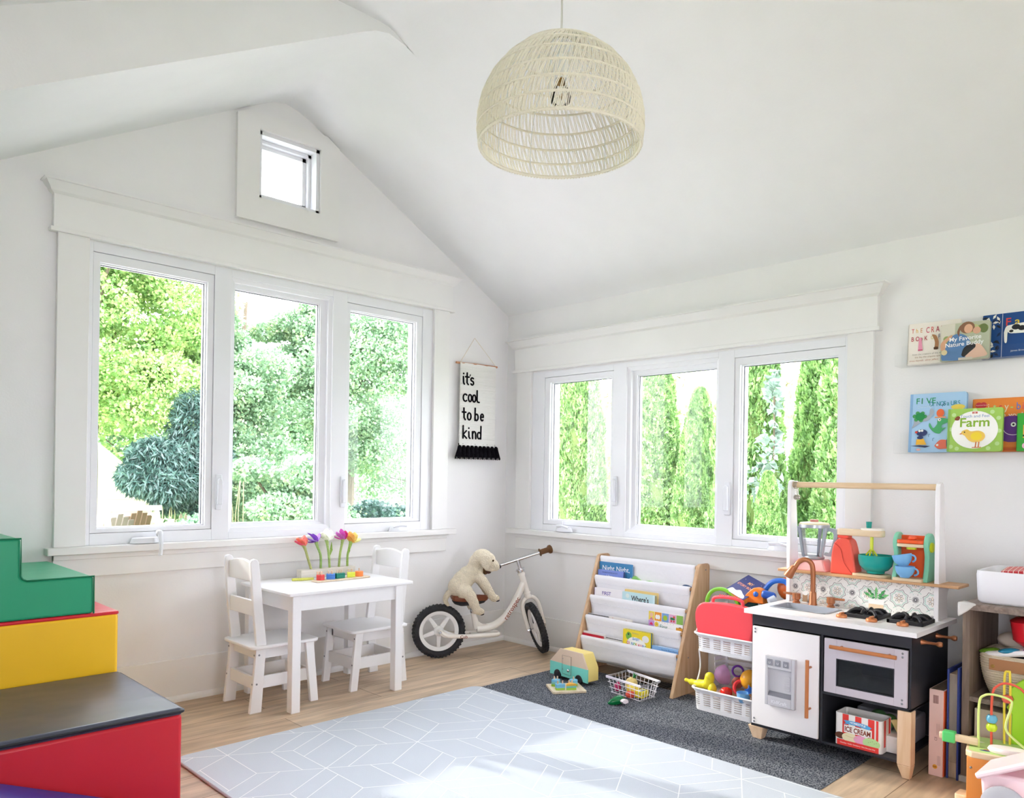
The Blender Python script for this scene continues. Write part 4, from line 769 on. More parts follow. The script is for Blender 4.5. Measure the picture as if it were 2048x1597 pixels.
# ------------------------------------------------------------ sling bookrack
rackw = wood('rack_wood', '#D9B894', '#C9A27C', 'z', scale=12); cloth = mat('white_sling', '#F1F1F6', .85, bump=.35, bscale=18, spec=.1)
rack = thing('sling_bookrack', 'wooden bookrack with five white fabric slings against the east wall', 'bookrack', (0, 0, .0016))
RP = [(-.337, 0), (-.120, .615), (-.113, .625), (-.100, .631), (-.034, .631), (-.024, .625), (-.02, .612), (-.02, .02), (-.036, 0)]
for y0, y1 in ((-1.527, -1.507), (-.885, -.865)): MB().prism(RP, y0, y1, 'y').obj('side_panel', rackw, rack, bevel=.003)
b = MB()
for x, z in ((-.06, .601), (-.208, .18)): b.lathe([(0, 0), (.004, 0), (.004, .001), (0, .001)], 10, T=TR(x, -1.528, z, rx=R(90)))
b.obj('screws', scr, rack, smooth=20)
rods = [(-.104, .612), (-.150, .507), (-.190, .402), (-.226, .296), (-.262, .189)]
for k, (rx_, rz_) in enumerate(rods): MB().tube([(rx_, -1.507, rz_), (rx_, -.885, rz_)], .009, 12).obj('rod', rackw, rack)
y0, y1 = -1.500, -.890; NY = 40
for k in range(5):
    rx_, rz_ = rods[k]; b = MB(); prof_ = [(rx_+.006, rz_+.010), (rx_-.004, rz_+.0125), (rx_-.012, rz_+.004), (rx_-.011, rz_-.008)]
    if k == 0: prof_ += [(rx_-.004, rz_-.05), (rx_-.004, rz_-.11), (-.105, rods[1][1]-.08)]
    else:
        bz = rz_-.118; prof_ += [(rx_-.004, rz_-.03), (rx_+.004, rz_-.07), (rx_+.002, rz_-.1), (rx_+.02, bz), (rx_+.046, bz+.004), (rx_+.055, bz+.03), (rx_+.062, bz+.08), (rods[k-1][0]+.022, rods[k-1][1]-.10)]
        if k == 1: prof_ = prof_[:-1]+[(-.098, .49), (-.098, .60)]
    vs = []; ns = len(prof_)
    for j in range(NY+1):
        y = y0+(y1-y0)*j/NY; e = math.sin(PI*j/NY)
        for i, (x, z) in enumerate(prof_):
            wv = 0 if i < 4 else .0010*math.sin(j*1.7+i+k*2)+.0010*math.sin(j*.61*3+k*5)
            vs.append((x+wv-(.0015*e if 3 < i < 8 else 0), y, z-(.0 if i < 4 else .004*math.sin(j*.3+k))))
    b.raw(vs, [(j*ns+i, j*ns+i+1, (j+1)*ns+i+1, (j+1)*ns+i) for j in range(NY) for i in range(ns-1)]); o = b.obj('sling', cloth, rack, smooth=60); sm = o.modifiers.new('s', 'SOLIDIFY'); sm.thickness = .0012
    if k:
        b = MB()
        for j in range(60): y = y0+.01+(y1-y0-.02)*j/60; b.box((rx_-.0115, y, rz_-.031), (rx_-.0085, y+.0045, rz_-.0295), T=None)
        b.obj('seam_stitches', mat('stitch', '#D9D9E4', .9), o, smooth=0)
# ---- books
T90 = TR(rx=R(90))
def book(label, w, h, d, col, loc, rot, pr=None, group=None, pages='#F4F1EA', r=.004, spine=None, lab_cat='book', shape=None):
    t = thing('picture_book', label, lab_cat, loc, group=group, rot=rot); c = mat('cover_'+col[1:], col, .35, spec=.45); sp = mat('cover_'+spine[1:], spine, .35) if spine else c
    out = shape or rrect(-w/2, w/2, 0, h, r)
    if shape is None: MB().box((-w/2+.002, -d/2+.0016, .002), (w/2-.003, d/2-.0016, h-.002)).obj('pages', mat('pages_'+pages[1:], pages, .8), t, smooth=0)
    else: MB().prism(out, -d/2+.001, d/2-.001, 'y').obj('pages', mat('pages_'+pages[1:], pages, .8), t, smooth=0)
    b = MB(); b.prism(out, -d/2, -d/2+.0015, 'y', c); b.prism(out, d/2-.0015, d/2, 'y', c)
    if shape is None: b.box((-w/2-.0005, -d/2, .001), (-w/2+.0018, d/2, h-.001), sp)
    b.obj('cover', None, t, smooth=0)
    if pr:
        b = MB(); L = [0]
        def lay(): L[0] += 1; return -(d/2)-.0002-.00012*L[0]
        TT = lambda: TR(0, lay(), 0, rx=R(90))
        pr(b, TT, w, h); b.obj('cover_print', None, t, smooth=0, recalc=False)
    return t
ink = lambda c: mat('ink_'+c[1:], c, .5)
def rect(b, T, x0, y0, x1, y1, c): b.raw([(x0, y0, 0), (x1, y0, 0), (x1, y1, 0), (x0, y1, 0)], [(0, 1, 2, 3)], ink(c), T)
def dot(b, T, x, y, r, c, sx=1, sy=1, n=18): b.disc((x, y), r, ink(c), n, T, sx, sy)
def blob(b, T, pts, c): P = [Vector((p[0], p[1], 0)) for p in pts]; P = smoothpath(P+[P[0]], 4)[:-1]; b.raw([tuple(p) for p in P], [tuple(range(len(P)))], ink(c), T)
def line(b, T, pts, r, c): 
    for p, q in zip(pts, pts[1:]):
        dx, dy = q[0]-p[0], q[1]-p[1]; L = math.hypot(dx, dy) or 1; nx, ny = -dy/L*r, dx/L*r
        b.raw([(p[0]+nx, p[1]+ny, 0), (q[0]+nx, q[1]+ny, 0), (q[0]-nx, q[1]-ny, 0), (p[0]-nx, p[1]-ny, 0)], [(0, 3, 2, 1)], ink(c), T)
def txt(b, T, s, size, x, y, c, bold=.0, ax='LEFT', rot=0, sx=1): b.text(s, size, (x, y), ink(c), T, bold=bold, ax=ax, rot=rot, sx=sx)
TL = R(-1); RB = (TL, 0, R(-90)); G = 'picture books in the sling bookrack'
def at(yc, k, dx, ztop, h):  # top of book at height ztop leaning in pocket k
    return (rods[k][0]+dx-0, yc, ztop-h*math.cos(TL))
def rk(label, y0_, y1_, ztop, h, d, col, xtop, pr=None, front=0, **kw):
    w = abs(y1_-y0_); kk = min(k for k in range(1, 5) if rods[k][1] < ztop); xtop = (rods[kk-1][0]-(.010 if kk > 1 else .006)-d/2)-front
    return book(label, w, h, d, col, (xtop-h*math.sin(-TL), (y0_+y1_)/2, ztop-h*math.cos(TL)), RB, pr, G, **kw)
def p_nn(b, TT, w, h): txt(b, TT(), 'Night Night,', .038, -w/2+.02, h-.045, '#FFFFFF'); txt(b, TT(), 'D   r   S      es', .038, -w/2+.02, h-.088, '#F2F6FA')
rk('blue bedtime picture book with white serif-like title, top left sling of the bookrack', -.890, -1.120, .594, .17, .010, '#3D84B8', -.098, p_nn, spine='#2E6C9C')
def p_bl(b, TT, w, h): txt(b, TT(), 'FAVORITE BOARD BOOKS', .009, -w/2+.03, h-.016, '#2E3E78'); txt(b, TT(), 'I Am a', .016, -.03, h-.036, '#FFFFFF', .01); txt(b, TT(), 'Ring Bearer!', .021, -w/2+.02, h-.058, '#FFFFFF', .01)
rk('periwinkle blue board book in front of the taller blue one, top left sling', -.893, -1.070, .551, .12, .014, '#7F93DA', -.125, p_bl, front=.012, pages='#2E4F80')
P = smoothpath([(-.095, 0, 0), (-.097, .10, 0), (-.08, .128, 0), (-.06, .122, 0), (-.03, .108, 0), (.02, .114, 0), (.05, .104, 0), (.085, .11, 0), (.097, .09, 0), (.095, 0, 0)], 4)
def p_gr(b, TT, w, h): txt(b, TT(), 'BEDTIME', .014, -.03, .088, '#F4FBE8')
rk('wavy-edged light green board book peeking over the top sling', -1.113, -1.303, .534, .128, .012, '#96D678', -.118, p_gr, shape=[(p.x, p.y) for p in P], pages='#B8E69C')
def p_fi(b, TT, w, h): blob(b, TT(), [(-.03, h-.022), (-.018, h-.012), (.0, h-.009), (.018, h-.012), (.034, h-.02), (.034, h-.04), (-.03, h-.04)], '#4E6C92')
rk('white book with a dark blue whale shape, right end of the top sling', -1.410, -1.500, .534, .12, .01, '#F4F5F8', -.118, p_fi)
def p_fs(b, TT, w, h):
    txt(b, TT(), 'FIRST', .026, -.045, h-.034, '#5A4AA0', .015)
    for i, c in enumerate(('#C8485C', '#C08A78', '#F0D8A0', '#6CB86C', '#6C8CC8', '#6A4CB0')): T = TT(); b.raw([(-.075+.03*i+.013*math.cos(R(180*j/10)), h-.058+.013*math.sin(R(180*j/10)), 0) for j in range(11)]+[(-.075+.03*i+.006*math.cos(R(180-180*j/10)), h-.058+.006*math.sin(R(180-180*j/10)), 0) for j in range(11)], [(j, j+1, 20-j, 21-j) for j in range(10)], ink(c), T)
rk('white board book titled FIRST with rainbow arcs and purple spine', -.903, -1.098, .455, .14, .016, '#F3F0F4', -.150, p_fs, spine='#6848A8')
def p_wh(b, TT, w, h): txt(b, TT(), "Where's", .038, -.045, h-.042, '#26282E', .02, sx=.85); dot(b, TT(), -.07, h-.02, .012, '#DCEAE8'); rect(b, TT(), w/2-.012, 0, w/2, h, '#CFEAF0')
rk("pale aqua board book titled Where's in the second sling", -1.100, -1.308, .456, .15, .014, '#C2E2E8', -.156, p_wh, front=.009, pages='#C9B070')
rk('yellow-edged book standing behind the aqua one in the second sling', -1.104, -1.316, .468, .15, .007, '#E8CF8C', -.138)
def p_ed(b, TT, w, h): line(b, TT(), [(-w/2, h-.004), (w/2, h-.004)], .002, '#2C2C30')
rk('thin white book with a black top edge, left in the third sling', -.882, -1.035, .315, .11, .008, '#E9E9EC', -.196, p_ed, pages='#3A3A40')
def p_dt(b, TT, w, h): dot(b, TT(), -.05, h-.006, .002, '#D05060'); dot(b, TT(), .04, h-.008, .002, '#B0705C')
rk('white book lying low in the middle of the third sling', -1.035, -1.185, .317, .11, .012, '#F2EFEC', -.200, p_dt)
rk('grey book lying low right of the middle of the third sling', -1.188, -1.290, .310, .11, .010, '#BDBDC4', -.200)
def p_co(b, TT, w, h):
    x = -w/2; t = [('#F2DC5A', 0, .035), ('#F0A23C', .037, .078), ('#7FA8DC', .08, .122), ('#E8B8D8', .124, .165), ('#8CBE5A', .167, w)]
    for c, a, c2 in t: rect(b, TT(), x+a, h-.045, x+c2, h-.001, c)
    rect(b, TT(), x, h-.08, x+.035, h-.046, '#C89AD8'); dot(b, TT(), x+.017, h-.018, .011, '#F0C8A0'); blob(b, TT(), [(x+.006, h-.044), (x+.017, h-.03), (x+.029, h-.044)], '#D88AA0')
    for a in (.05, .062): dot(b, TT(), x+a, h-.025, .009, '#F4F4F4', 1, 1.3); 
    dot(b, TT(), x+.101, h-.024, .013, '#A6C83C'); rect(b, TT(), x+.132, h-.028, x+.158, h-.016, '#2F7A4A'); rect(b, TT(), x+.148, h-.018, x+.158, h-.008, '#E05A3C')
    for a in (.138, .153): dot(b, TT(), x+a, h-.034, .005, '#D8404A')
    blob(b, TT(), [(x+.007, h-.068), (x+.017, h-.055), (x+.028, h-.068)], '#E02C6A'); dot(b, TT(), x+.05, h-.062, .012, '#F0D04A'); txt(b, TT(), '25', .012, x+.044, h-.066, '#3A3A20')
    txt(b, TT(), 'First', .026, x+.07, h-.078, '#4E8C86'); dot(b, TT(), x+.19, h-.07, .012, '#6A4030'); rect(b, TT(), x+.167, h-.1, x+w, h-.062, '#E8A83C')
    for i in range(7): dot(b, TT(), x+.05+.017*i, h-.05, .0016, ('#E07050', '#60A0D0', '#E0C040')[i % 3])
rk('board book with coloured picture squares of a baby, apple and train in the third sling', -1.293, -1.498, .382, .14, .012, '#FAFAFA', -.180, p_co)
rk('red book with white pages lying low in the bottom sling, left end', -.878, -1.030, .212, .12, .008, '#C8283C', -.243, front=.010)
rk('white book standing behind the red one in the bottom sling', -.880, -1.038, .222, .12, .008, '#F0EEEE', -.230)
rk('white book with a black line beside the yellow dinosaur book in the bottom sling', -1.042, -1.150, .212, .12, .009, '#F2F2F2', -.235, p_ed)
def p_dn(b, TT, w, h):
    dot(b, TT(), .055, h-.035, .018, '#F4F4F0', 1.2, 1); blob(b, TT(), [(-.07, h-.03), (-.055, h-.012), (-.035, h-.02), (-.035, h-.045), (-.06, h-.05)], '#78B848'); dot(b, TT(), -.052, h-.024, .005, '#203040')
    blob(b, TT(), [(-.06, h-.06), (-.04, h-.04), (0, h-.035), (.045, h-.05), (.06, h-.075), (.03, h-.09), (-.04, h-.086)], '#FBFBF6')
    txt(b, TT(), 'Welcome to', .008, -.03, h-.017, '#7090B0'); txt(b, TT(), 'BABY', .019, -.026, h-.05, '#4E8CD0', .02)
    for ch, c, i in zip('DINOSAURS', ('#C84890', '#E06030', '#4E8CD0', '#58B848', '#E89020', '#D83C70', '#E04848', '#5C90D8', '#68B850'), range(9)): txt(b, TT(), ch, .024, -.062+.0142*i, h-.076-.001*i, c, .02, sx=.8)
    blob(b, TT(), [(-.02, h-.1), (.01, h-.088), (.04, h-.094), (.05, h-.105), (-.01, h-.108)], '#58A8D8')
rk('yellow board book titled Baby Dinosaurs standing in the bottom sling', -1.163, -1.337, .276, .145, .018, '#F3DC3A', -.238, p_dn, pages='#5E86A0')
def p_b2(b, TT, w, h): txt(b, TT(), 'Favorite Board Books', .011, -.02, h-.016, '#3A5C98')
rk('light blue board book with white pages, right end of the bottom sling', -1.345, -1.499, .220, .1, .018, '#8FBDEB', -.238, p_b2)

# ------------------------------------------------------------ toys on the rug
def carm(): return mat('van_natural', '#E3CDB8', .5)
van = thing('toy_camper_van', 'wooden toy camper van with mint lower half and yellow roof on the rug', 'toy van', (-.438, -.985, .002), R(-90-3))
P = [(-.135, .018), (-.135, .082), (-.062, .158), (.092, .158), (.130, .085), (.130, .018)]
mint = mat('mint_paint', '#7FDCD0', .45); yel = mat('van_yellow', '#F6E08A', .45)
b = MB(); b.prism(P, -.030, .052, 'y'); b.obj('body', yel, van, bevel=.006, seg=3)
def arch(x0, x1): return [(x0+.018*(1-math.cos(R(a)))*(x1-x0)/.036, .018+.026*math.sin(R(a))) for a in range(0, 181, 20)]
low = [(-.137, .016)]+arch(-.108, -.052)+arch(.045, .101)+[(.132, .016), (.132, .085), (-.137, .085)]
MB().prism(low, -.037, -.029, 'y').obj('lower_side', mint, van, smooth=20)
MB().prism([(-.137, .0855), (.132, .0855), (.094, .160), (-.064, .160)], -.037, -.029, 'y').obj('upper_side', carm(), van, smooth=0)
dd = MB(); dd.box((-.042, -.0395, .036), (.018, -.0365, .128)); dr = dd.obj('door', carm(), van, bevel=.001); MB().box((-.042, -.0402, .036), (.018, -.0394, .084)).obj('door_lower', mint, dr, smooth=0)
b = MB(); b.tube([(-.044, -.040, .034), (.020, -.040, .034), (.020, -.040, .130), (-.044, -.040, .130)], .0009, 4, closed=True); b.obj('door_gap', mat('dark_line', '#6E5A4E', .8), dr)
MB().disc((.018, -.095), .007, None, 14, TR(0, -.0406, .19, rx=R(90)), a0=R(90), a1=R(270)).obj('door_cutout', mat('dark_brown', '#4A2A1A', .8), dr) if False else None
MB().ball((.004, -.043, .058), .0085, nu=14, nv=10).obj('bell', chrome, dr); MB().ball((-.038, -.041, .058), .002).obj('screw', scr, dr); MB().ball((-.038, -.041, .112), .002).obj('screw', scr, dr)
for x in (-.080, .073):
    for y in (-.034, .036): MB().lathe([(0, -.009), (.021, -.009), (.0235, -.006), (.0235, .006), (.021, .009), (0, .009)], 24, axis='y', T=TR(x, y, .0245)).obj('wheel', tire, van)
pb = thing('peg_board', 'square wooden shape-sorter board on the dark rug in front of the camper van', 'peg board', (-.597, -1.075, .0015), R(33))
pb.rotation_euler.z = R(-33)
MB().prism(rrect(-.085, .085, -.075, .075, .006), 0, .012).obj('board', paley, pb, bevel=.002)
G2 = 'peg sorter blocks on the rug'
C3 = ['#A8D84A', '#8CD4C8', '#7CC4E8']; C4 = ['#A8D84A', '#7FD0C8', '#F2BC4A']
stackset(-.04, -.035, 'rect', ['#A8D84A', '#7CC4E8', '#7CC4E8'], 'long green and blue sorting block, %s of its stack', G2, ((-.012, 0), (.012, 0)), pb, r=.019, h=.0095, z0=.012)
stackset(-.045, .03, 'square', C3, 'square sorting block, %s of the back stack on the rug board', G2, ((-.008, 0), (.009, .004)), pb, r=.018, h=.011, z0=.012)
stackset(.012, -.035, 'tri', C4, 'triangular green, blue and orange sorting block, %s of its stack on the rug board', G2, ((-.008, -.004), (.008, -.002)), pb, r=.024, h=.010, z0=.012)
stackset(.045, .025, 'circle', ['#A8D84A', '#8CD4E0', '#7CC4E8'], 'round green and blue sorting block, %s of its stack on the rug board', G2, ((0, 0),), pb, r=.021, h=.010, z0=.012)
# wire basket
wb_ = thing('wire_basket', 'small white wire basket of toy groceries on the rug', 'basket', (-.435, -1.352, .002)); wbm = mat('white_wire_coat', '#EDEBF4', .35)
RimP = [(-.061, .104, .085), (-.088, -.123, .085), (.056, -.13, .085), (.108, .105, .085)]; BotP = [(-.045, .085, .006), (-.07, -.108, .006), (.042, -.112, .006), (.085, .085, .006)]
b = MB(); b.tube(RimP, .0036, 6, closed=True)
b.tube([tuple(Vector(r)+(Vector((0, 0, -.006)))) for r in RimP], .0028, 6, closed=True); b.obj('rim', wbm, wb_)
b = MB()
for f_ in (.33, .02): b.tube([Vector(q)+(Vector(p)-Vector(q))*f_ for p, q in zip(RimP, BotP)] if f_ else BotP, .0018, 6, closed=True)
b.tube([Vector(q)+(Vector(p)-Vector(q))*.66 for p, q in zip(RimP, BotP)], .0018, 6, closed=True)
for i in range(4):
    j = (i+1) % 4; n_ = 8 if i % 2 == 0 else 6
    for k in range(n_):
        u = (k+.5)/n_; p = Vector(RimP[i]).lerp(Vector(RimP[j]), u); q = Vector(BotP[i]).lerp(Vector(BotP[j]), u); b.tube([p, q], .0013, 5)
for k in range(7): u = (k+.5)/7; b.tube([Vector(BotP[0]).lerp(Vector(BotP[1]), u), Vector(BotP[3]).lerp(Vector(BotP[2]), u)], .0013, 5)
b.obj('wires', wbm, wb_)
def toy(name, label, cat, loc, mb, m, rot=None, group=None, bevel=0, smooth=40): o = mb.obj(name, m, None, bevel=bevel, smooth=smooth, loc=loc, rot=rot); return tag(o, label, cat, group)
GF = 'toy groceries by the wire basket'
t = thing('toy_pineapple', 'beige and yellow toy pineapple with green crown inside the wire basket', 'toy food', (-.405, -1.315, .013), group=GF, rot=(R(20), R(10), 0))
t.scale = (.8, .8, .85)
MB().lathe([(0, 0), (.022, .003), (.034, .02), (.038, .04), (.034, .062), (.02, .078), (0, .082)], 16).obj('fruit', mat('pineapple_wood', '#E8D08C', .5, var=.2, vscale=50), t)
for k in range(6): MB().raw([(-.006, 0, .076), (.006, 0, .076), (.010*math.cos(k)+.006, .010*math.sin(k), .1), (.016*math.cos(k), .016*math.sin(k), .112)], [(0, 1, 2, 3)]).obj('crown_leaf', mat('toy_green', '#2E8E4A', .4), t)
toy('toy_cheese', 'yellow toy fruit with beige top resting against the pineapple in the wire basket', 'toy food', (-.445, -1.375, .01), MB().lathe([(0, 0), (.026, .002), (.033, .02), (.03, .04), (.015, .052), (0, .054)], 16), mat('toy_yellow', '#F0D64E', .4), group=GF)
toy('toy_radish', 'magenta toy radish at the left inside the wire basket', 'toy food', (-.462, -1.288, .012), MB().lathe([(0, 0), (.012, .004), (.018, .018), (.016, .032), (.007, .044), (0, .048)], 14), mat('toy_magenta', '#C42E6A', .35), rot=(0, R(12), 0), group=GF)
toy('toy_meat', 'red and white toy food piece in front inside the wire basket', 'toy food', (-.480, -1.385, .010), MB().lathe([(0, 0), (.02, .001), (.024, .012), (.02, .024), (0, .028)], 14, sx=1.2), mat('toy_red', '#E0503C', .4), group=GF)
t = thing('toy_carton', 'yellow toy food carton at the right end of the wire basket', 'toy food', (-.430, -1.415, .010), R(8), group=GF)
t.scale = (.8, .8, 1); MB().box((-.05, -.03, 0), (.03, .022, .03)).obj('box', mat('carton_yellow', '#F2E23A', .4), t, bevel=.002); b = MB(); rect(b, TR(0, 0, .0303), -.03, -.014, .012, .012, '#BFE0F0'); dot(b, TR(0, 0, .0306), -.005, 0, .006, '#F08060'); b.obj('cover_print', None, t, recalc=False)
toy('toy_mushroom', 'white toy food slice lying outside the wire basket', 'toy food', (-.560, -1.375, .010), MB().lathe([(0, 0), (.007, 0), (.009, .01), (.0095, .05), (.011, .085), (.009, .095), (0, .096)], 12, sx=1.6), mat('toy_white', '#F1E6EC', .45), rot=(R(80), 0, R(-32)), group=GF)
t = thing('toy_pepper', 'dark green toy pepper lying on the rug in front of the wire basket', 'toy food', (-.610, -1.395, .018), group=GF, rot=(R(76), R(0), R(62)))
MB().lathe([(0, 0), (.006, .004), (.014, .02), (.020, .045), (.021, .062), (.014, .076), (0, .080)], 16, T=TR(0, 0, -.04)).obj('body', mat('glossy_green', '#0E7A42', .18), t); MB().tube([(0, 0, .036), (.004, 0, .05)], .004, 8).obj('stem', mat('pepper_stem', '#5C7A3A', .5), t)
t = toy('floor_vent', 'dark metal floor register under the bookrack', 'vent', (-.16, -1.36, .0005), MB().box((-.05, -.12, 0), (.05, .12, .002)), mat('vent_brown', '#5A4A3A', .5, metal=.4))
for k in range(12): MB().box((-.045, -.112+.019*k, .002), (.045, -.106+.019*k, .006)).obj('slat', mat('vent_slat', '#8A8078', .4, metal=.6), t, smooth=0)

# ------------------------------------------------------------ two-tier plastic basket tower with toys
bk = mat('white_basket_plastic', '#F0F0F5', .4)
tow = thing('basket_tower', 'two-tier white woven-look plastic basket tower between the bookrack and the toy kitchen', 'baskets', (-.245, -1.832, .001), R(-90))
def tub(z0, z1, w0, w1, dpt, name, n_rows=7):
    """local x right, y deep; tub wall follows a rounded rectangle; rim dips at the front"""
    def per(f, grow=0):
        w = (w0+(w1-w0)*f)/2+grow; d = dpt/2+.012*f+grow; return rrect(-w, w, -d, d, .035, 6)
    b = MB(); out = per(0); b.prism(out, z0, z0+.004)
    for (fa, fb) in ((0, .20), (.86, 1)):
        A, B_ = per(fa), per(fb); A2, B2 = per(fa, -.003), per(fb, -.003); n = len(A); za, zb = z0+(z1-z0)*fa, z0+(z1-z0)*fb
        b.raw([(x, y, za) for x, y in A]+[(x, y, zb) for x, y in B_]+[(x, y, za) for x, y in A2]+[(x, y, zb) for x, y in B2], [(i, (i+1) % n, n+(i+1) % n, n+i) for i in range(n)]+[(2*n+i, 2*n+(i+1) % n, 3*n+(i+1) % n, 3*n+i) for i in range(n)]+[(n+i, n+(i+1) % n, 3*n+(i+1) % n, 3*n+i) for i in range(n)]+[(i, (i+1) % n, 2*n+(i+1) % n, 2*n+i) for i in range(n)])
    o = b.obj(name, bk, tow, smooth=40)
    q = MB(); P = per(1, .003); q.tube([(x, y, z1) for x, y in P], .005, 8, closed=True); q.obj('rim', bk, o)
    q = MB(); Z0 = z0+(z1-z0)*.19; Z1 = z0+(z1-z0)*.87; pit = (Z1-Z0)/n_rows; P = [Vector((x, y)) for x, y in per(0)]; L = []
    for i in range(len(P)):
        a, c = P[i], P[(i+1) % len(P)]; m_ = max(1, int((c-a).length/.006)); L += [a.lerp(c, k/m_) for k in range(m_)]
    n = len(L); cum = 0
    for i in range(n):
        a, c = L[i], L[(i+1) % n]; rib = (cum % .052) < .014; cum += (c-a).length
        def X(p, zz, g): f = (zz-z0)/(z1-z0); s_ = 1+.035*f; v = p*s_; nn = p.normalized()*g; return (v.x+nn.x, v.y+nn.y, zz)
        if rib:
            spans = [(Z0, Z1)]
        else: spans = [(Z0+pit*r_+pit*.17, Z0+pit*(r_+1)-pit*.17) for r_ in range(n_rows)]
        for za, zb in spans:
            g = .0008 if rib else .002*math.sin(PI*((cum-.014) % .052)/.038)
            q.raw([X(a, za, g), X(c, za, g), X(c, zb, g), X(a, zb, g), X(a, za, g-.002), X(c, za, g-.002), X(c, zb, g-.002), X(a, zb, g-.002)], [(0, 1, 2, 3), (7, 6, 5, 4), (0, 4, 5, 1), (3, 2, 6, 7)])
    q.obj('woven_bands', bk, o, smooth=30)
    return o
tub(.0, .100, .315, .335, .28, 'basket'); tub(.268, .352, .30, .325, .27, 'basket', 6)
b = MB()
for k in range(14): b.box((-.158, .146, .11+.0275*k), (.158, .150, .128+.0275*k))
for k in range(14):
    for s in (-1, 1): b.box((s*.160-.002, .02-.0035*k+.03, .11+.0275*k), (s*.160+.002, .150, .128+.0275*k))
for s in (-1, 1): b.tube(smoothpath([(s*.162, -.118, .10), (s*.160, -.085, .18), (s*.158, -.10, .27)], 5), .004, 6); b.tube(smoothpath([(s*.162, -.12, .352), (s*.162, -.06, .43), (s*.160, .02, .485), (s*.158, .15, .49)], 5), .004, 6)
b.tube([(-.158, .15, .49), (.158, .15, .49)], .004, 6); b.box((-.162, .14, 0), (-.150, .152, .49)); b.box((.150, .14, 0), (.162, .152, .49)); b.obj('back_frame', bk, tow, smooth=30)
GT = 'toys piled in the upper basket'; GL = 'toys piled in the lower basket'
coral = mat('coral_plastic', '#F0505C', .32)
def onwall(x, y, z): return Matrix(((0, 1, 0, x), (-1, 0, 0, y), (0, 0, 1, z), (0, 0, 0, 1)))
t = thing('toy_case', 'coral red plastic toy carrying case with handle at the front of the upper basket', 'toy case', (-.338, -1.806, .334), rot=(R(-5), 0, R(-90)))
P = smoothpath([(-.128, 0, 0), (-.148, .05, 0), (-.155, .105, 0), (-.135, .145, 0), (-.09, .158, 0), (0, .163, 0), (.09, .158, 0), (.135, .143, 0), (.155, .10, 0), (.150, .05, 0), (.14, 0, 0)], 5); P = [(p.x*.96, p.y) for p in P]
MB().prism(P, -.03, .035, 'y').obj('body', coral, t, bevel=.012, seg=4, smooth=50)
b = MB(); b.tube(smoothpath([(-.075, .0, .155), (-.073, .0, .178), (-.045, 0, .187), (0, 0, .190), (.045, 0, .187), (.073, 0, .178), (.075, .0, .155)], 5), .0075, 10)
for k in range(8): b.ball((-.042+.012*k, 0, .197), .0035, nu=8, nv=6)
b.obj('handle', coral, t)
for s in (-1, 1): MB().lathe([(0, .155), (.018, .156), (.018, .160), (.014, .162), (0, .160)], 16, T=TR(s*.108, 0, -.008)).obj('latch', coral, t)
lime = mat('lime_plastic', '#86D63C', .35)
t = thing('toy_watermelon_case', 'green striped toy case with arched lime handle behind the coral case', 'toy', (-.235, -1.74, .36), R(-90), GT); t.rotation_euler = (R(-8), 0, R(-90))
P = [(.13*math.cos(R(a))-.0, .118*math.sin(R(a))) for a in range(0, 181, 12)]
MB().prism(P, -.025, .03, 'y').obj('body', mat('melon_green', '#B7DE7A', .35), t, bevel=.008, seg=3)
for r_, c in ((.122, '#3F9E4C'), (.085, '#5DB257')): MB().tube([(r_*math.cos(R(a)), -.022, r_*.92*math.sin(R(a))) for a in range(5, 176, 10)], .007, 8).obj('stripe', mat('stripe_'+c[1:], c, .35), t)
MB().tube(smoothpath([(-.10, -.01, .06), (-.098, -.01, .13), (-.075, -.01, .168), (-.03, -.01, .182), (.02, -.01, .168), (.06, -.01, .13), (.10, -.01, .07)], 6), .0095, 10).obj('handle', lime, t)
def p_story(b, TT, w, h): txt(b, TT(), 'MY', .024, 0, h-.05, '#F2B070', .02, 'CENTER'); txt(b, TT(), 'STORY BOOK', .019, 0, h-.075, '#F2A078', .02, 'CENTER'); blob(b, TT(), [(-.06, .0), (-.05, .03), (-.02, .028), (0, .04), (.03, .028), (.05, .02), (.05, .002)], '#F4F2EC'); [dot(b, TT(), x, y, .0015, '#F2F2F2') for x, y in ((-.05, .11), (.05, .12), (.04, .08), (-.055, .07), (.06, .05))]
book('dark blue storybook with orange page edges on the toy pile in the upper basket', .135, .14, .03, '#2C3576', (-.235, -1.79, .515), (R(-62), R(14), R(-112)), p_story, GT, pages='#E8A040', lab_cat='book')
t = thing('toy_wrench', 'orange plastic toy with a round blue button beside the storybook', 'toy', (-.22, -1.895, .50), R(-90), GT)
P = [(-.05, 0), (-.05, .03), (-.018, .062), (.0, .07), (.022, .066), (.035, .05), (.042, .0)]
MB().prism([(p.x, p.y) for p in smoothpath([(a, c, 0) for a, c in P], 3)], -.02, .02, 'y').obj('body', mat('orange_plastic', '#F08A34', .38), t, bevel=.004); MB().lathe([(0, 0), (.012, 0), (.012, .004), (.008, .007), (0, .008)], 18, T=TR(.004, -.02, .042, rx=R(90))).obj('button', mat('blue_plastic', '#2E6CC8', .3), t)
t = thing('toy_phone', 'orange round toy with curved blue handle behind the toy kitchen sink corner', 'toy', (-.17, -1.965, .47), R(-90), GT)
MB().ball((.045, .03, .10), (.055, .045, .055)).obj('body', mat('dark_orange_plastic', '#D8662A', .4), t)
MB().tube(smoothpath([(-.07, -.02, .03), (-.05, -.02, .085), (-.01, -.02, .13), (.045, -.02, .138), (.07, -.02, .115)], 6), .012, 10).obj('handle', mat('blue_plastic', '#2E6CC8', .3), t)
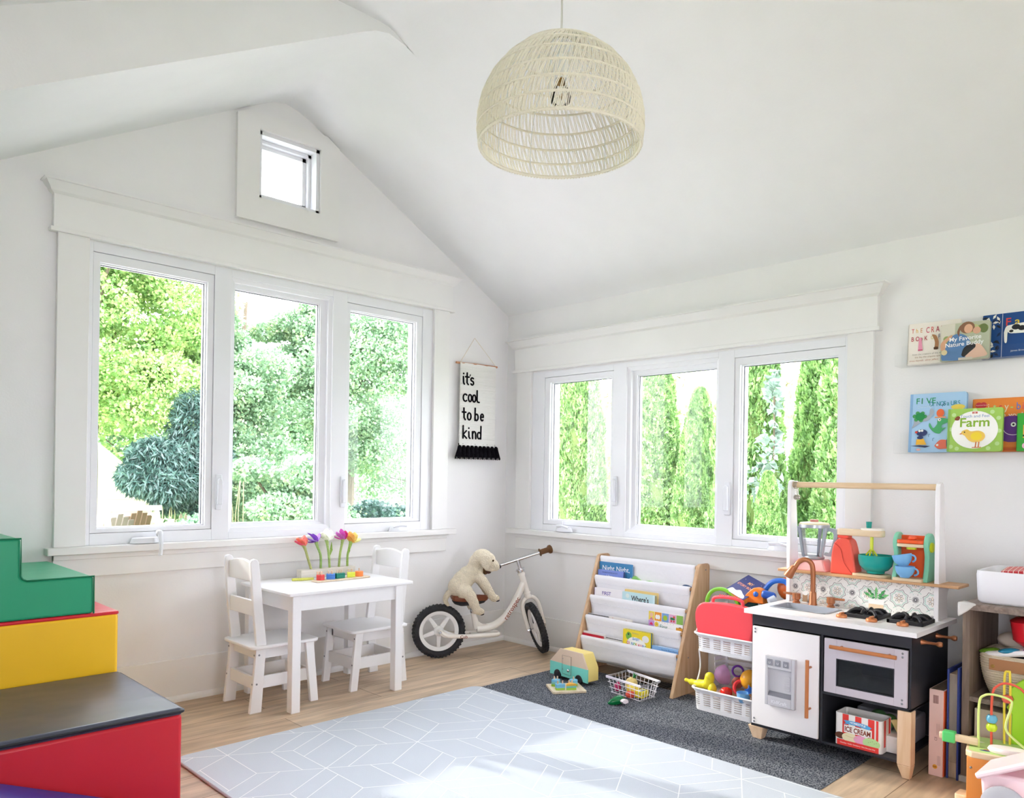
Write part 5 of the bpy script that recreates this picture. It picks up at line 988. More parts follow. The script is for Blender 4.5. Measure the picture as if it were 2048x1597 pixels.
toy('toy_car', 'small blue and grey toy vehicle lying under the curved blue handle', 'toy', (-.235, -1.955, .525), MB().box((-.03, -.03, 0), (.03, .03, .035)), mat('deep_blue_plastic', '#2458B4', .35), rot=(R(10), R(14), R(20)), group=GT, bevel=.011)
toy('toy_cup', 'pale grey toy cup on its side at the kitchen counter corner', 'toy', (-.265, -1.975, .520), MB().lathe([(.0, 0), (.016, 0), (.02, .03), (.017, .03), (.014, .003), (0, .003)], 18), mat('grey_toy_plastic', '#B9C2CE', .45), rot=(R(70), 0, R(50)), group=GT)
toy('stuffed_toy', 'dark teal toy wedged under the storybook', 'toy', (-.2, -1.85, .42), MB().ball((0, 0, .05), (.035, .04, .045)), mat('teal_toy', '#1E5A60', .6), group=GT)
toy('stuffed_toy', 'green ball toy low behind the orange toy', 'toy', (-.17, -1.93, .44), MB().ball((0, 0, .04), (.035, .04, .04)), mat('moss_toy', '#4E8E2C', .6), group=GT)
yl = mat('lemon_plastic', '#F0E436', .4)
b = MB(); b.tube(smoothpath([(-.085, 0, .014), (-.05, 0, .010), (0, 0, .012), (.03, 0, .022), (.04, 0, .05)], 6), [.008]*4+[.014]*5+[.02]*6+[.023]*5+[.022]*5, 12); b.ball((-.087, 0, .014), .009); b.ball((.041, 0, .055), .0215)
toy('toy_banana', 'long yellow toy hanging over the left rim of the lower basket', 'toy', (-.345, -1.695, .099), b, yl, rot=(R(8), 0, R(-90)), group=GL)
toy('toy_pear', 'yellow pear-shaped toy beside the long yellow one in the lower basket', 'toy', (-.355, -1.752, .085), MB().lathe([(0, 0), (.016, .003), (.021, .016), (.016, .032), (.009, .042), (0, .046)], 16), yl, group=GL)
t = toy('toy_bowl', 'mauve toy bowl lying on its side at the back of the lower basket', 'toy bowl', (-.255, -1.71, .135), MB().lathe([(0, 0), (.02, .002), (.040, .02), (.047, .05), (.044, .05), (.036, .022), (.018, .006), (0, .005)], 24), mat('mauve_plastic', '#B98AB4', .4), rot=(R(85), 0, R(60)), group=GL)
toy('toy_drum', 'white round toy tin leaning in the middle of the lower basket', 'toy', (-.325, -1.795, .075), MB().lathe([(0, 0), (.028, 0), (.03, .003), (.03, .030), (.028, .033), (.024, .030), (0, .030)], 24), mat('cream_tin', '#E4DCD0', .4), rot=(R(72), 0, R(-62)), group=GL)
t = thing('toy_tomato', 'shiny red ribbed toy tomato at the front of the lower basket', 'toy food', (-.362, -1.828, .082), 0, GL); b = MB()
for k in range(6): b.ball((.008*math.cos(k*PI/3), .008*math.sin(k*PI/3), .022), (.019, .019, .021), nu=12, nv=10)
b.obj('fruit', mat('shiny_red', '#E0281C', .15), t)
b = MB(); b.tube([(.032*math.cos(2*PI*k/20), .032*math.sin(2*PI*k/20), 0) for k in range(20)], .008, 8, closed=True); toy('toy_ring', 'red plastic ring toy around the yellow ball in the lower basket', 'toy', (-.33, -1.885, .128), b, mat('red_plastic', '#E0343A', .35), rot=(R(60), R(10), R(-70)), group=GL)
toy('toy_ball', 'amber yellow toy ball at the right of the lower basket', 'toy ball', (-.29, -1.905, .162), MB().ball((0, 0, 0), .045, nu=24, nv=16), mat('amber_plastic', '#F2AC2E', .25, sub=0), group=GL)
toy('toy_star', 'small dark blue star-shaped toy against the kitchen side', 'toy', (-.345, -1.935, .13), MB().prism([((.026 if k % 2 else .012)*math.cos(PI*k/5), (.026 if k % 2 else .012)*math.sin(PI*k/5)) for k in range(10)], 0, .012), mat('blue_plastic', '#2E6CC8', .3), rot=(R(65), 0, R(-60)), group=GL, bevel=.002)
t = thing('toy_teacup', 'light blue toy cup with a brown wooden handle at the front of the lower basket', 'toy cup', (-.372, -1.918, .078), R(-90), GL); cupblue = mat('sky_blue_plastic', '#7CB8E8', .4)
MB().lathe([(0, 0), (.018, .001), (.026, .012), (.031, .045), (.0285, .045), (.023, .013), (0, .005)], 24).obj('cup', cupblue, t); MB().tube([(.03+.014*math.sin(PI*k/8), -.004, .022+.014*math.cos(PI*k/8)+.006) for k in range(9)], .005, 8).obj('handle', mat('walnut_ring', '#8C5A34', .5), t)
b = MB(); b.tube([(.024*math.cos(2*PI*k/20), .024*math.sin(2*PI*k/20), 0) for k in range(20)], .005, 8, closed=True); toy('toy_ring', 'purple ring toy at the back of the lower basket', 'toy', (-.24, -1.815, .175), b, mat('purple_plastic', '#5E2E9A', .35), rot=(R(75), 0, R(-60)), group=GL)
toy('toy_ball', 'brown and red wiry toy ball behind the red ring', 'toy ball', (-.27, -1.83, .13), MB().ball((0, 0, 0), .026), mat('brown_red_toy', '#8A4438', .6), group=GL)
toy('toy_block', 'tan toy piece between the tomato and the blue cup', 'toy', (-.34, -1.862, .07), MB().box((-.015, -.015, 0), (.015, .015, .04)), mat('tan_toy', '#C89468', .5), group=GL, bevel=.003)
b = MB(); b.box((-.12, -.13, .004), (.11, .13, .07)); toy('toy_heap', 'heap of toys filling the lower basket below its rim', 'toys', (-.245, -1.832, .004), b, mat('mixed_toys', '#C8B0A8', .7, var=.3, vscale=25), bevel=.01, smooth=30)['kind'] = 'stuff'
b = MB(); b.box((-.11, -.12, 0), (.10, .12, .055)); toy('toy_heap', 'heap of toys filling the upper basket below its rim', 'toys', (-.245, -1.832, .276), b, mat('mixed_toys', '#C8B0A8', .7, var=.3, vscale=25), bevel=.01)['kind'] = 'stuff'

# ------------------------------------------------------------ toy kitchen
K = thing('toy_kitchen', 'black and white wooden toy kitchen with copper fittings and tiled backsplash by the east wall', 'toy kitchen', (-.556, -2.36, .0016), R(-90))
dk = mat('charcoal_panel', '#2C2D33', .45); wt = mat('white_mdf', '#F0EDEE', .32); cop = mat('copper_paint', '#B0714C', .32, metal=.45); copb = mat('copper_handle', '#C87F4E', .35, metal=.3); beech = wood('beech', '#E9CDAE', '#DDBB96', 'z', scale=10); shw = wood('tan_shelf', '#D2A67C', '#C4966A', 'x')
b = MB(); b.box((-.305, .0, .052), (-.297, .40, .512)); b.box((-.305, 0, .052), (-.012, .40, .062)); b.box((-.020, 0, .052), (-.010, .40, .512)); b.box((-.297, .385, .06), (-.02, .39, .512))
b.box((-.305, -.002, .468), (.308, .008, .512)); b.box((.300, 0, .245), (.308, .40, .512)); b.box((-.012, 0, .243), (.308, .40, .253)); b.box((-.012, 0, .052), (.275, .38, .061)); b.box((-.01, .385, .06), (.30, .39, .512)); b.box((-.305, -.001, .052), (-.299, .01, .512)); b.obj('cabinet', dk, K, smooth=0, bevel=.0008)
for (x0, x1, y) in ((-.318, -.252, -.004), (-.318, -.252, .345)): MB().hexa([(x0+.016, y+.012, 0), (x1-.012, y+.012, 0), (x1-.012, y+.046, 0), (x0+.016, y+.046, 0)], [(x0, y, .052), (x1, y, .052), (x1, y+.056, .052), (x0, y+.056, .052)]).obj('leg', beech, K, bevel=.002)
for y in (-.006, .352):
    b = MB(); b.hexa([(.279, y+.012, 0), (.305, y+.012, 0), (.305, y+.036, 0), (.279, y+.036, 0)], [(.264, y, .05), (.311, y, .05), (.311, y+.048, .05), (.264, y+.048, .05)]); b.box((.264, y, .05), (.311, y+.048, .243)); b.obj('leg', beech, K, bevel=.003)
b = MB(); X0, X1, Y0, Y1 = -.333, .331, -.022, .428; sx0, sx1, sy0, sy1 = -.282, -.052, .105, .262
for q in ((X0, sx0, Y0, Y1), (sx1, X1, Y0, Y1), (sx0, sx1, Y0, sy0), (sx0, sx1, sy1, Y1)): b.box((q[0], q[2], .512), (q[1], q[3], .530))
b.obj('countertop', wt, K, smooth=0, bevel=.001)
sk = mat('grey_sink', '#9BA0AC', .4); b = MB(); ir = rrect(sx0+.004, sx1-.004, sy0+.004, sy1-.004, .015); bo = rrect(sx0+.03, sx1-.03, sy0+.03, sy1-.03, .015); orr = rrect(sx0-.008, sx1+.008, sy0-.008, sy1+.008, .02); n = len(ir)
b.raw([(x, y, .5315) for x, y in orr]+[(x, y, .5325) for x, y in ir]+[(x, y, .488) for x, y in bo], [(i, (i+1) % n, n+(i+1) % n, n+i) for i in range(n)]+[(n+i, n+(i+1) % n, 2*n+(i+1) % n, 2*n+i) for i in range(n)]+[tuple(range(2*n, 3*n))]); b.obj('sink', sk, K, smooth=30)
f_ = MB(); f_.lathe([(0, 0), (.018, 0), (.018, .003), (.0155, .008), (.014, .05), (.012, .056), (0, .056)], 20, T=TR(-.185, .292, .530)); f_.tube(smoothpath([(-.185, .292, .57), (-.187, .292, .68), (-.196, .286, .712), (-.216, .276, .722), (-.238, .268, .710), (-.250, .262, .690), (-.257, .258, .672)], 6), .0105, 14); f_.lathe([(.0095, .02), (.0135, .012), (.019, -.02), (.0205, -.034), (.018, -.036), (0, -.034)], 20, T=TR(-.262, .256, .676, ry=R(32))); f_.obj('faucet', cop, K)
for xx, s in ((-.258, -1), (-.108, 1)):
    q = MB(); q.lathe([(0, 0), (.016, 0), (.016, .005), (.012, .008), (.012, .014), (.017, .018), (.017, .042), (0, .043)], 20, T=TR(xx, .292, .530)); q.tube([(xx, .292, .566), (xx+s*.058, .288, .568)], [.006, .0048], 10); q.obj('tap', cop, K)
iron = mat('black_grate', '#26262A', .55)
for x0, x1 in ((.016, .147), (.178, .305)):
    q = MB(); y0_, y1_ = .118, .255; q.box((x0, y0_, .530), (x1, y0_+.012, .545)); q.box((x0, y1_-.012, .530), (x1, y1_, .545)); q.box((x0, y0_, .530), (x0+.012, y1_, .545)); q.box((x1-.012, y0_, .530), (x1, y1_, .545)); q.box((x0, y0_, .530), (x1, y1_, .534)); br_ = q.obj('burner', iron, K, bevel=.002)
    q = MB(); cx, cy = (x0+x1)/2, (y0_+y1_)/2
    for k in range(4):
        a = PI/2*k+PI/4; c_, s_ = math.cos(a), math.sin(a); q.tube(smoothpath([(cx+c_*.075, cy+s_*.075, .544), (cx+c_*.058, cy+s_*.058, .556), (cx+c_*.03, cy+s_*.03, .556), (cx+c_*.018, cy+s_*.018, .546)], 4), .006, 8)
        a = PI/2*k; c_, s_ = math.cos(a), math.sin(a); q.tube(smoothpath([(cx+c_*.06, cy+s_*.06, .546), (cx+c_*.04, cy+s_*.04, .558), (cx+c_*.016, cy+s_*.016, .548)], 4), .006, 8)
    q.lathe([(0, .534), (.018, .536), (.018, .544), (0, .546)], 18, T=TR(cx, cy, 0)); q.obj('grate', iron, br_)
for k, xx in enumerate((.022, .135, .246)):
    q = MB(); q.lathe([(0, 0), (.019, 0), (.021, .003), (.020, .010), (.016, .013), (0, .013)], 24, T=TR(xx, .088, .530)); q.box((xx-.0045, .072, .540), (xx+.0045, .105, .550)); q.obj('knob', copb, K, bevel=.002)
# fridge door
fd = MB(); fd.box((-.298, -.012, .066), (-.022, -.001, .463)); fdo = fd.obj('fridge_door', wt, K, bevel=.0012, smooth=30)
gp = mat('grey_panel', '#C7C6CC', .4); gd = mat('grey_button', '#8C8D96', .45)
q = MB(); A = [-.232, -.108, .160, .356]; B_ = [-.220, -.122, .198, .308]
def boxring(b, A, B, y0, y1):
    for r_ in ((A[0], B[0], A[2], A[3]), (B[1], A[1], A[2], A[3]), (B[0], B[1], A[2], B[2]), (B[0], B[1], B[3], A[3])): b.box((r_[0], y0, r_[2]), (r_[1], y1, r_[3]))
boxring(q, A, B_, -.030, -.012); q.box((A[0]+.002, -.016, A[2]+.002), (A[1]-.002, -.0125, A[3]-.002)); dsp = q.obj('dispenser', gp, fdo, bevel=.003, smooth=30)
q = MB(); [q.box((-.224+.034*k, -.033, .320), (-.200+.034*k, -.029, .345)) for k in range(3)]; q.obj('buttons', gd, dsp, bevel=.003)
q = MB(); [q.box((-.219, -.0295+.0018*k, .1985+.002*k), (-.123, -.0285+.0018*k, .2005+.0025*k)) for k in range(7)]; q.obj('drip_tray', gd, dsp, smooth=0)
q = MB(); q.prism(rrect(-.155, -.131, .225, .285, .008), -.019, -.016, 'y'); [q.box((-.152, -.0205, .235+.009*k), (-.134, -.019, .239+.009*k)) for k in range(6)]; q.obj('paddle', gp, dsp, bevel=.001)
q = MB(); [q.text('U', .012, (-.216+.034*k, .327), None, TR(0, -.0334, 0, rx=R(90)), bold=.03) for k in range(3)]; q.text('KidKraft', .019, (-.205, .170), None, TR(0, -.0304, 0, rx=R(90)), bold=.03); q.obj('lettering', mat('pale_emboss', '#E2E2E8', .4), dsp, smooth=0)
def handle(par, p0, p1, off, ax_, r_=.0072):
    q = MB(); q.tube([p0, p1], r_, 14); q.obj('handle', copb, par)
    for f in (.14, .86): m_ = Vector(p0).lerp(Vector(p1), f); q = MB(); q.tube([m_, m_+Vector((0, off, 0))], .0045, 10); q.obj('handle_mount', cop, par)
handle(fdo, (-.052, -.044, .148), (-.052, -.044, .370), .033, 'z')
for z in (.075, .088, .44, .453): MB().ball((-.286, -.013, z), (.004, .0018, .004), nu=10, nv=6).obj('screw', scr, fdo)
ov = MB(); A = [.0, .298, .257, .461]; B_ = [.047, .254, .287, .389]; boxring(ov, A, B_, -.013, -.001); ovd = ov.obj('oven_door', mat('lilac_grey', '#C6BFC8', .4), K, smooth=0, bevel=.0008)
q = MB(); q.box((B_[0]-.002, -.009, B_[2]-.002), (B_[1]+.002, -.006, B_[3]+.002)); q.obj('oven_window', glassmat('dark_glass', (.30, .33, .38), 1.2), ovd, smooth=0)
q = MB()
for A2, B2 in (([B_[0]-.001, B_[1]+.001, B_[2]-.001, B_[3]+.001], [B_[0]+.003, B_[1]-.003, B_[2]+.003, B_[3]-.003]),): boxring(q, A2, B2, -.0135, -.010)
q.obj('window_seal', dk, ovd, smooth=0); handle(ovd, (.034, -.045, .437), (.272, -.045, .437), .033, 'x')
for z in (.27, .283, .436, .449): MB().ball((.282, -.013, z), (.004, .0018, .004), nu=10, nv=6).obj('screw', scr, ovd)
for y in (.10, .265): q = MB(); q.lathe([(.011, 0), (.0085, .006), (.0055, .02), (.005, .048), (.0095, .056), (.0105, .062), (.008, .069), (0, .071)], 18, T=TR(.308, y, .480, ry=R(90))); q.obj('peg', cop, K)
# hutch
HY = .306
P = [(HY, .530), (HY, 1.040), (HY+.008, 1.056), (HY+.024, 1.062), (HY+.040, 1.056), (HY+.048, 1.040), (HY+.085, .672), (HY+.118, .672), (HY+.118, .640), (HY+.104, .620), (HY+.10, .600), (HY+.112, .530)]
for x in (-.313, .284): MB().prism(P, x, x+.017, 'x').obj('side_post', wt, K, bevel=.002)
MB().tube([(-.296, HY+.024, 1.042), (.284, HY+.024, 1.042)], .0125, 18).obj('hanging_rail', wood('rail_wood', '#E6CCA8', '#D9BA92', 'x', scale=10), K)
MB().prism(rrect(-.348, .374, HY-.014, HY+.115, .006), .660, .671).obj('shelf', shw, K, bevel=.002)
MB().box((-.296, HY+.014, .530), (.284, HY+.020, .660)).obj('backsplash', mat('splash_white', '#F1F0EC', .35), K, smooth=0)
b = MB(); ys = HY+.0136; dkk, teal, tan_ = '#5C5A62', '#A9D4C4', '#C9A67C'; lay_ = [0]
def TS_(): lay_[0] += 1; return TR(0, ys-.00002*(lay_[0] % 9), 0, rx=R(90))
def clipdot(x, z, m=.0): return -.294+m < x < .282-m and .532+m < z < .658-m
def cl_line(pts, r_, c):
    for p, q in zip(pts, pts[1:]):
        for k in range(4):
            a = (p[0]+(q[0]-p[0])*k/4, p[1]+(q[1]-p[1])*k/4); e = (p[0]+(q[0]-p[0])*(k+1)/4, p[1]+(q[1]-p[1])*(k+1)/4)
            if clipdot(*a) and clipdot(*e): line(b, TS_(), [a, e], r_, c)
def star(cx, cz, R1, R2, c, r_): cl_line([((R1 if k % 2 == 0 else R2)*math.cos(PI*k/8+PI/8)+cx, (R1 if k % 2 == 0 else R2)*math.sin(PI*k/8+PI/8)+cz) for k in range(17)], r_, c)
sp_ = .1225
for j in (-1, 0, 1):
    for i in range(-4, 5):
        cx = .03+sp_*(i+.5*(j % 2)); cz = .598+.066*j
        star(cx, cz, .037, .030, dkk, .0008); star(cx, cz, .030, .0245, teal, .0012)
        for k in range(8):
            a = PI*k/4; c_, s_ = math.cos(a), math.sin(a); cl_line([(cx+.004*c_, cz+.004*s_), (cx+.011*c_-.004*s_, cz+.011*s_+.004*c_), (cx+.018*c_, cz+.018*s_), (cx+.011*c_+.004*s_, cz+.011*s_-.004*c_), (cx+.004*c_, cz+.004*s_)], .0006, dkk if k % 2 else tan_)
        fx, fz = cx+sp_/2, cz
        for k in range(16): a = PI*k/8; cl_line([(fx+.003*math.cos(a), fz+.003*math.sin(a)), (fx+.013*math.cos(a), fz+.013*math.sin(a))], .0009, dkk)
        for k in range(8):
            a = PI*k/4+PI/8
            if clipdot(fx+.022*math.cos(a), fz+.022*math.sin(a), .003): dot(b, TS_(), fx+.022*math.cos(a), fz+.022*math.sin(a), .0014, dkk if k % 2 else teal)
        cl_line([(cx+.037, cz), (cx+sp_/2-.014, cz)], .0006, dkk); cl_line([(cx, cz+.036), (cx+.018, cz+.052)], .0006, dkk)
        for s in (-1, 1): cl_line([(cx+s*.04, cz+.024), (cx+s*.046, cz+.030), (cx+s*.052, cz+.028)], .001, teal)
T = TR(0, ys-.0004, 0, rx=R(90)); rect(b, T, .036, .534, .094, .578, '#E9CFB0'); rect(b, TR(0, ys-.0005, 0, rx=R(90)), .034, .562, .096, .582, '#F4F2F0')
for i, (x, z, a, L) in enumerate([(.03, .600, 160, .024), (.10, .600, 20, .024), (.04, .612, 130, .024), (.09, .612, 50, .024), (.065, .616, 90, .026), (.05, .602, 150, .02), (.08, .602, 30, .02), (.045, .594, 190, .022), (.085, .594, -10, .022), (.065, .604, 110, .018), (.065, .596, 75, .018), (.055, .588, 200, .016), (.078, .588, -20, .016), (.066, .590, 90, .012)]):
    T = TR(0, ys-.0006-.00003*i, 0, rx=R(90)); c_, s_ = math.cos(R(a)), math.sin(R(a)); b.raw([(x-c_*L*.5, z-s_*L*.5, 0), (x-s_*L*.26, z+c_*L*.26, 0), (x+c_*L*.7, z+s_*L*.7, 0), (x+s_*L*.26, z-c_*L*.26, 0)], [(0, 3, 2, 1)], ink(('#4FA35C', '#7CC47C', '#3A8A4C')[i % 3]), T)
for x in (-.232, -.205): rect(b, TR(0, ys-.0004, 0, rx=R(90)), x-.011, .535, x+.011, .565, '#B89A7C'); T = TR(0, ys-.0005, 0, rx=R(90)); dot(b, T, x, .572, .012, '#F6F6F4', 1, .8)
b.obj('tile_print', None, K, smooth=0, recalc=False)
# things on the kitchen
def kw(x, y, z): return (-.556+y, -2.36-x, z)
pnk = mat('pink_plastic', '#EDB6B4', .4); gry = mat('pale_blue_grey', '#AEBBC6', .4)
t = thing('toy_blender', 'toy blender with pink base and clear jug on the kitchen shelf', 'toy appliance', kw(-.217, .365, .6715), R(-90))
MB().hexa([(-.075, -.05, 0), (.075, -.05, 0), (.075, .05, 0), (-.075, .05, 0)], [(-.055, -.038, .05), (.055, -.038, .05), (.055, .038, .05), (-.055, .038, .05)]).obj('base', pnk, t, bevel=.006)
MB().lathe([(0, .050), (.043, .051), (.045, .056), (.043, .062), (0, .062)], 28).obj('collar', mat('grey_silver', '#B9BEC6', .3, metal=.5), t)
MB().lathe([(.040, .062), (.058, .190), (.0565, .190), (.0385, .063)], 32).obj('jug', glassmat('clear_plastic', (.99, .995, 1), .6), t)
MB().lathe([(.0565, .186), (.064, .186), (.064, .200), (.0565, .200)], 32).obj('rim', mat('grey_silver', '#B9BEC6', .3, metal=.5), t)
for a in (200, 340, 90): c_, s_ = math.cos(R(a)), math.sin(R(a)); MB().tube([(c_*.043, s_*.043, .06), (c_*.062, s_*.062, .19)], [.006, .009], 8).obj('jug_rib', gry, t)
MB().lathe([(0, .2), (.062, .2), (.06, .207), (.03, .211), (0, .211)], 28).obj('lid', mat('cream_yellow', '#F1E7C2', .4), t); MB().lathe([(0, .211), (.017, .211), (.018, .221), (0, .222)], 20).obj('lid_knob', mat('rose_plastic', '#D9938C', .4), t)
P = [(p.x, p.y) for p in smoothpath([(.052, .188, 0), (.085, .186, 0), (.104, .172, 0), (.100, .12, 0), (.084, .072, 0), (.066, .066, 0), (.047, .07, 0)], 4)]; Q = [(p.x, p.y) for p in smoothpath([(.052, .082, 0), (.070, .082, 0), (.084, .12, 0), (.089, .160, 0), (.078, .172, 0), (.060, .172, 0)], 4)]
b = MB(); n1 = len(P); m1 = len(Q); Q = [Q[min(int(i*m1/n1), m1-1)] for i in range(n1)][::-1]
b.raw([(x, y_, z) for y_ in (-.009, .009) for x, z in P]+[(x, y_, z) for y_ in (-.009, .009) for x, z in Q], [(i, i+1, 2*n1+i+1, 2*n1+i) for i in range(n1-1)]+[(n1+i, n1+i+1, 3*n1+i+1, 3*n1+i) for i in range(n1-1)]+[(i, i+1, n1+i+1, n1+i) for i in range(n1-1)]+[(2*n1+i, 2*n1+i+1, 3*n1+i+1, 3*n1+i) for i in range(n1-1)]); b.obj('handle', gry, t, smooth=40)
redp = mat('coral_red_wood', '#F2604E', .4); lw = wood('light_toy_wood', '#EBD6B6', '#DEC49E', 'x', scale=10); teg = mat('teal_clear', '#1FA59A', .2)
t = thing('toy_mixer', 'toy stand mixer with coral red stand, wooden arm and teal bowl on the kitchen shelf', 'toy appliance', kw(-.02, .352, .6715), R(-90))
P = [(-.105, .0), (-.100, .085), (-.092, .125), (-.075, .146), (-.050, .152), (-.03, .146), (-.018, .125), (-.004, .06), (.002, 0)]; P = [(p.x, p.y) for p in smoothpath([(a, c, 0) for a, c in P], 4)]
MB().prism(P, -.035, .035, 'y').obj('stand', redp, t, bevel=.006, seg=3, smooth=50); MB().tube(smoothpath([(-.088, -.0362, .13), (-.06, -.0362, .105), (-.045, -.0362, .05), (-.01, -.0362, .004)], 5), .0012, 5).obj('groove', mat('coral_groove', '#C84438', .6), t)
MB().box((-.082, -.02, .150), (-.035, .02, .164)).obj('neck', redp, t, bevel=.004)
MB().prism(rrect(-.086, .100, -.026, .026, .016), .163, .190).obj('arm', lw, t, bevel=.005, seg=3); MB().prism(rrect(.012, .098, -.024, .024, .014), .188, .198).obj('cover_plate', mat('ivory', '#F0E9DE', .45), t, bevel=.003)
MB().lathe([(0, .198), (.0095, .198), (.0115, .224), (0, .225)], 18, T=TR(.040, 0, 0)).obj('dial', mat('teal_plastic', '#149488', .35), t)
b = MB(); b.tube([(.052, 0, .165), (.052, 0, .105)], .007, 8); [b.tube(smoothpath([(.052, 0, .115), (.052+.012*math.cos(a), .012*math.sin(a), .10), (.052+.022*math.cos(a), .022*math.sin(a), .086)], 3), .003, 6) for a in (0, PI/2, PI, 3*PI/2)]; b.obj('beater', mat('chartreuse', '#D8DE28', .35), t)
MB().prism(rrect(-.02, .125, -.045, .040, .03), 0, .012).obj('foot', lw, t, bevel=.003)
toy('toy_mixing_bowl', 'teal toy bowl under the beater of the toy mixer', 'toy bowl', kw(.050, .350, .6865), MB().lathe([(0, 0), (.033, .0), (.035, .008), (.048, .014), (.062, .032), (.067, .056), (.067, .074), (.064, .074), (.0635, .056), (.058, .034), (.044, .018), (0, .012)], 32), teg)
mg = mat('mint_green', '#86CFAE', .42); orp = mat('bright_orange', '#F0602C', .4)
t = thing('toy_coffee_maker', 'orange and mint toy coffee maker at the right of the kitchen shelf', 'toy appliance', kw(.192, .352, .6715), R(-90))
for x in (-.066, .048):
    P = [(-.045, .0), (.045, 0), (.047, .09), (.045, .155), (.030, .182), (.008, .190), (-.018, .182), (-.034, .160), (-.034, .135), (-.022, .10), (-.028, .05)]; P = [(p.x, p.y) for p in smoothpath([(a, c, 0) for a, c in P[1:]], 4)]+[(-.045, 0)]
    MB().prism([(a, c) for a, c in P], x, x+.018, 'x').obj('side_panel', mg, t, bevel=.004, seg=3)
MB().box((-.048, .012, .010), (.048, .030, .178)).obj('back_panel', orp, t); MB().prism(rrect(-.058, .052, -.062, .042, .008), 0, .013).obj('base', lw, t, bevel=.003)
b = MB(); b.prism(rrect(-.052, .050, -.045, .02, .02), .148, .162); b.lathe([(0, 0), (.014, 0), (.016, .008), (.012, .014), (0, .015)], 16, T=TR(0, -.012, .162)); b.obj('lid', orp, t, bevel=.003); MB().prism(rrect(-.052, .050, -.045, .03, .02), .134, .147).obj('tray', lw, t, bevel=.003)
MB().lathe([(0, 0), (.018, 0), (.018, .009), (0, .01)], 18, T=TR(0, -.02, .125)).obj('spout', mat('chartreuse', '#D8DE28', .35), t); MB().lathe([(0, 0), (.02, 0), (.02, .006), (.014, .01), (0, .01)], 18, T=TR(.066, 0, .135, ry=R(90))).obj('dial', mat('chartreuse', '#D8DE28', .35), t)
def cup(label, loc, rot):
    t = thing('toy_teacup', label, 'toy cup', loc, group='blue cups on the toy coffee maker', rot=rot)
    MB().lathe([(0, 0), (.017, 0), (.018, .003), (.028, .012), (.034, .026), (.036, .044), (.034, .044), (.032, .028), (.026, .015), (0, .006)], 28).obj('cup', cupblue, t); MB().tube([(.034+.014*math.sin(PI*k/10), 0, .024+.013*math.cos(PI*k/10)) for k in range(11)], .0035, 8).obj('handle', cupblue, t)
cup('light blue toy cup standing upright on the wooden base of the coffee maker', kw(.182, .294, .6875), (0, 0, R(-90))); cup('light blue toy cup tilted on top of the other blue cup', kw(.178, .294, .7335), (0, R(-12), R(-90)))
t = thing('measuring_spoons', 'small silver measuring spoons hanging from the left end of the kitchen rail', 'spoons', kw(-.285, .33, 1.042), R(-90)); sil = mat('silver_spoon', '#B8B2A8', .25, metal=.9)
for k in range(3): MB().tube([(.0055*k-.004+0, .0165*math.cos(2*PI*j/16), .0165*math.sin(2*PI*j/16)) for j in range(16)], .0014, 6, closed=True).obj('ring', sil, t)
for k in range(3): b = MB(); b.tube([(.005*k-.004, .002*k, -.016), (.006*k-.004, .002*k, -.045)], .0022, 6); b.ball((.006*k-.002, .002*k, -.054), (.009, .006, .011), nu=12, nv=8); b.obj('spoon', sil, t)
# lower shelf contents
t = thing('ice_cream_box', 'striped toy ice cream box with red and white front on the lower kitchen shelf', 'box', kw(.120, .062, .0635), R(-90))
rd = mat('box_red', '#E8403A', .4); bxw = mat('box_white', '#F4F1EE', .45); out = rrect(-.086, .086, -.050, .050, .012); inn = rrect(-.083, .083, -.047, .047, .010); n = len(out); b = MB()
b.raw([(x, y, 0) for x, y in out]+[(x, y, .120) for x, y in out]+[(x, y, .120) for x, y in inn]+[(x, y, .006) for x, y in inn], [tuple(range(n-1, -1, -1)), tuple(range(3*n, 4*n))]+[(i, (i+1) % n, n+(i+1) % n, n+i) for i in range(n)]+[(n+i, n+(i+1) % n, 2*n+(i+1) % n, 2*n+i) for i in range(n)]+[(2*n+i, 2*n+(i+1) % n, 3*n+(i+1) % n, 3*n+i) for i in range(n)]); b.obj('carton', bxw, t, smooth=40)
b = MB(); k_ = [0]
def TF(): k_[0] += 1; return TR(0, -.0503-.00012*k_[0], 0, rx=R(90))
for x in (-.057, -.010, .037): rect(b, TF(), x, .03, x+.023, .119, '#E8403A')
rect(b, TF(), .066, .03, .074, .119, '#E8403A'); T = TR(.0864, 0, 0, rx=R(90)) @ Matrix.Rotation(0, 4, 'Z'); T2 = Matrix(((0, 0, 1, .0866), (1, 0, 0, 0), (0, 1, 0, 0), (0, 0, 0, 1)))
rect(b, T2, -.030, .02, -.012, .119, '#E8403A'); rect(b, T2, .015, .02, .033, .119, '#E8403A'); rect(b, TF(), -.076, .0, .076, .022, '#E8403A')
rect(b, TF(), -.076, .022, .076, .045, '#F4F1EE'); T = TF(); [dot(b, TF(), x, z, r_, c, 1.5, .9) for x, z, r_, c in ((-.063, .036, .014, '#5C3420'), (-.028, .034, .02, '#EFE6C0'), (.012, .034, .018, '#F0A8CC'), (.05, .032, .021, '#B9DE9C'))]
line(b, TF(), [(-.045, .04), (-.02, .036), (0, .04)], .0008, '#D8C890'); [dot(b, TF(), .04+.007*i, .034+.003*(i % 3), .001, '#4A3A30') for i in range(5)]
rect(b, TF(), -.076, .003, .076, .021, '#E8403A'); txt(b, TF(), 'Chocolate • Vanilla • Strawberry • Mint Chocolate Chip', .0066, 0, .009, '#FFFFFF', 0, 'CENTER', sx=.86)
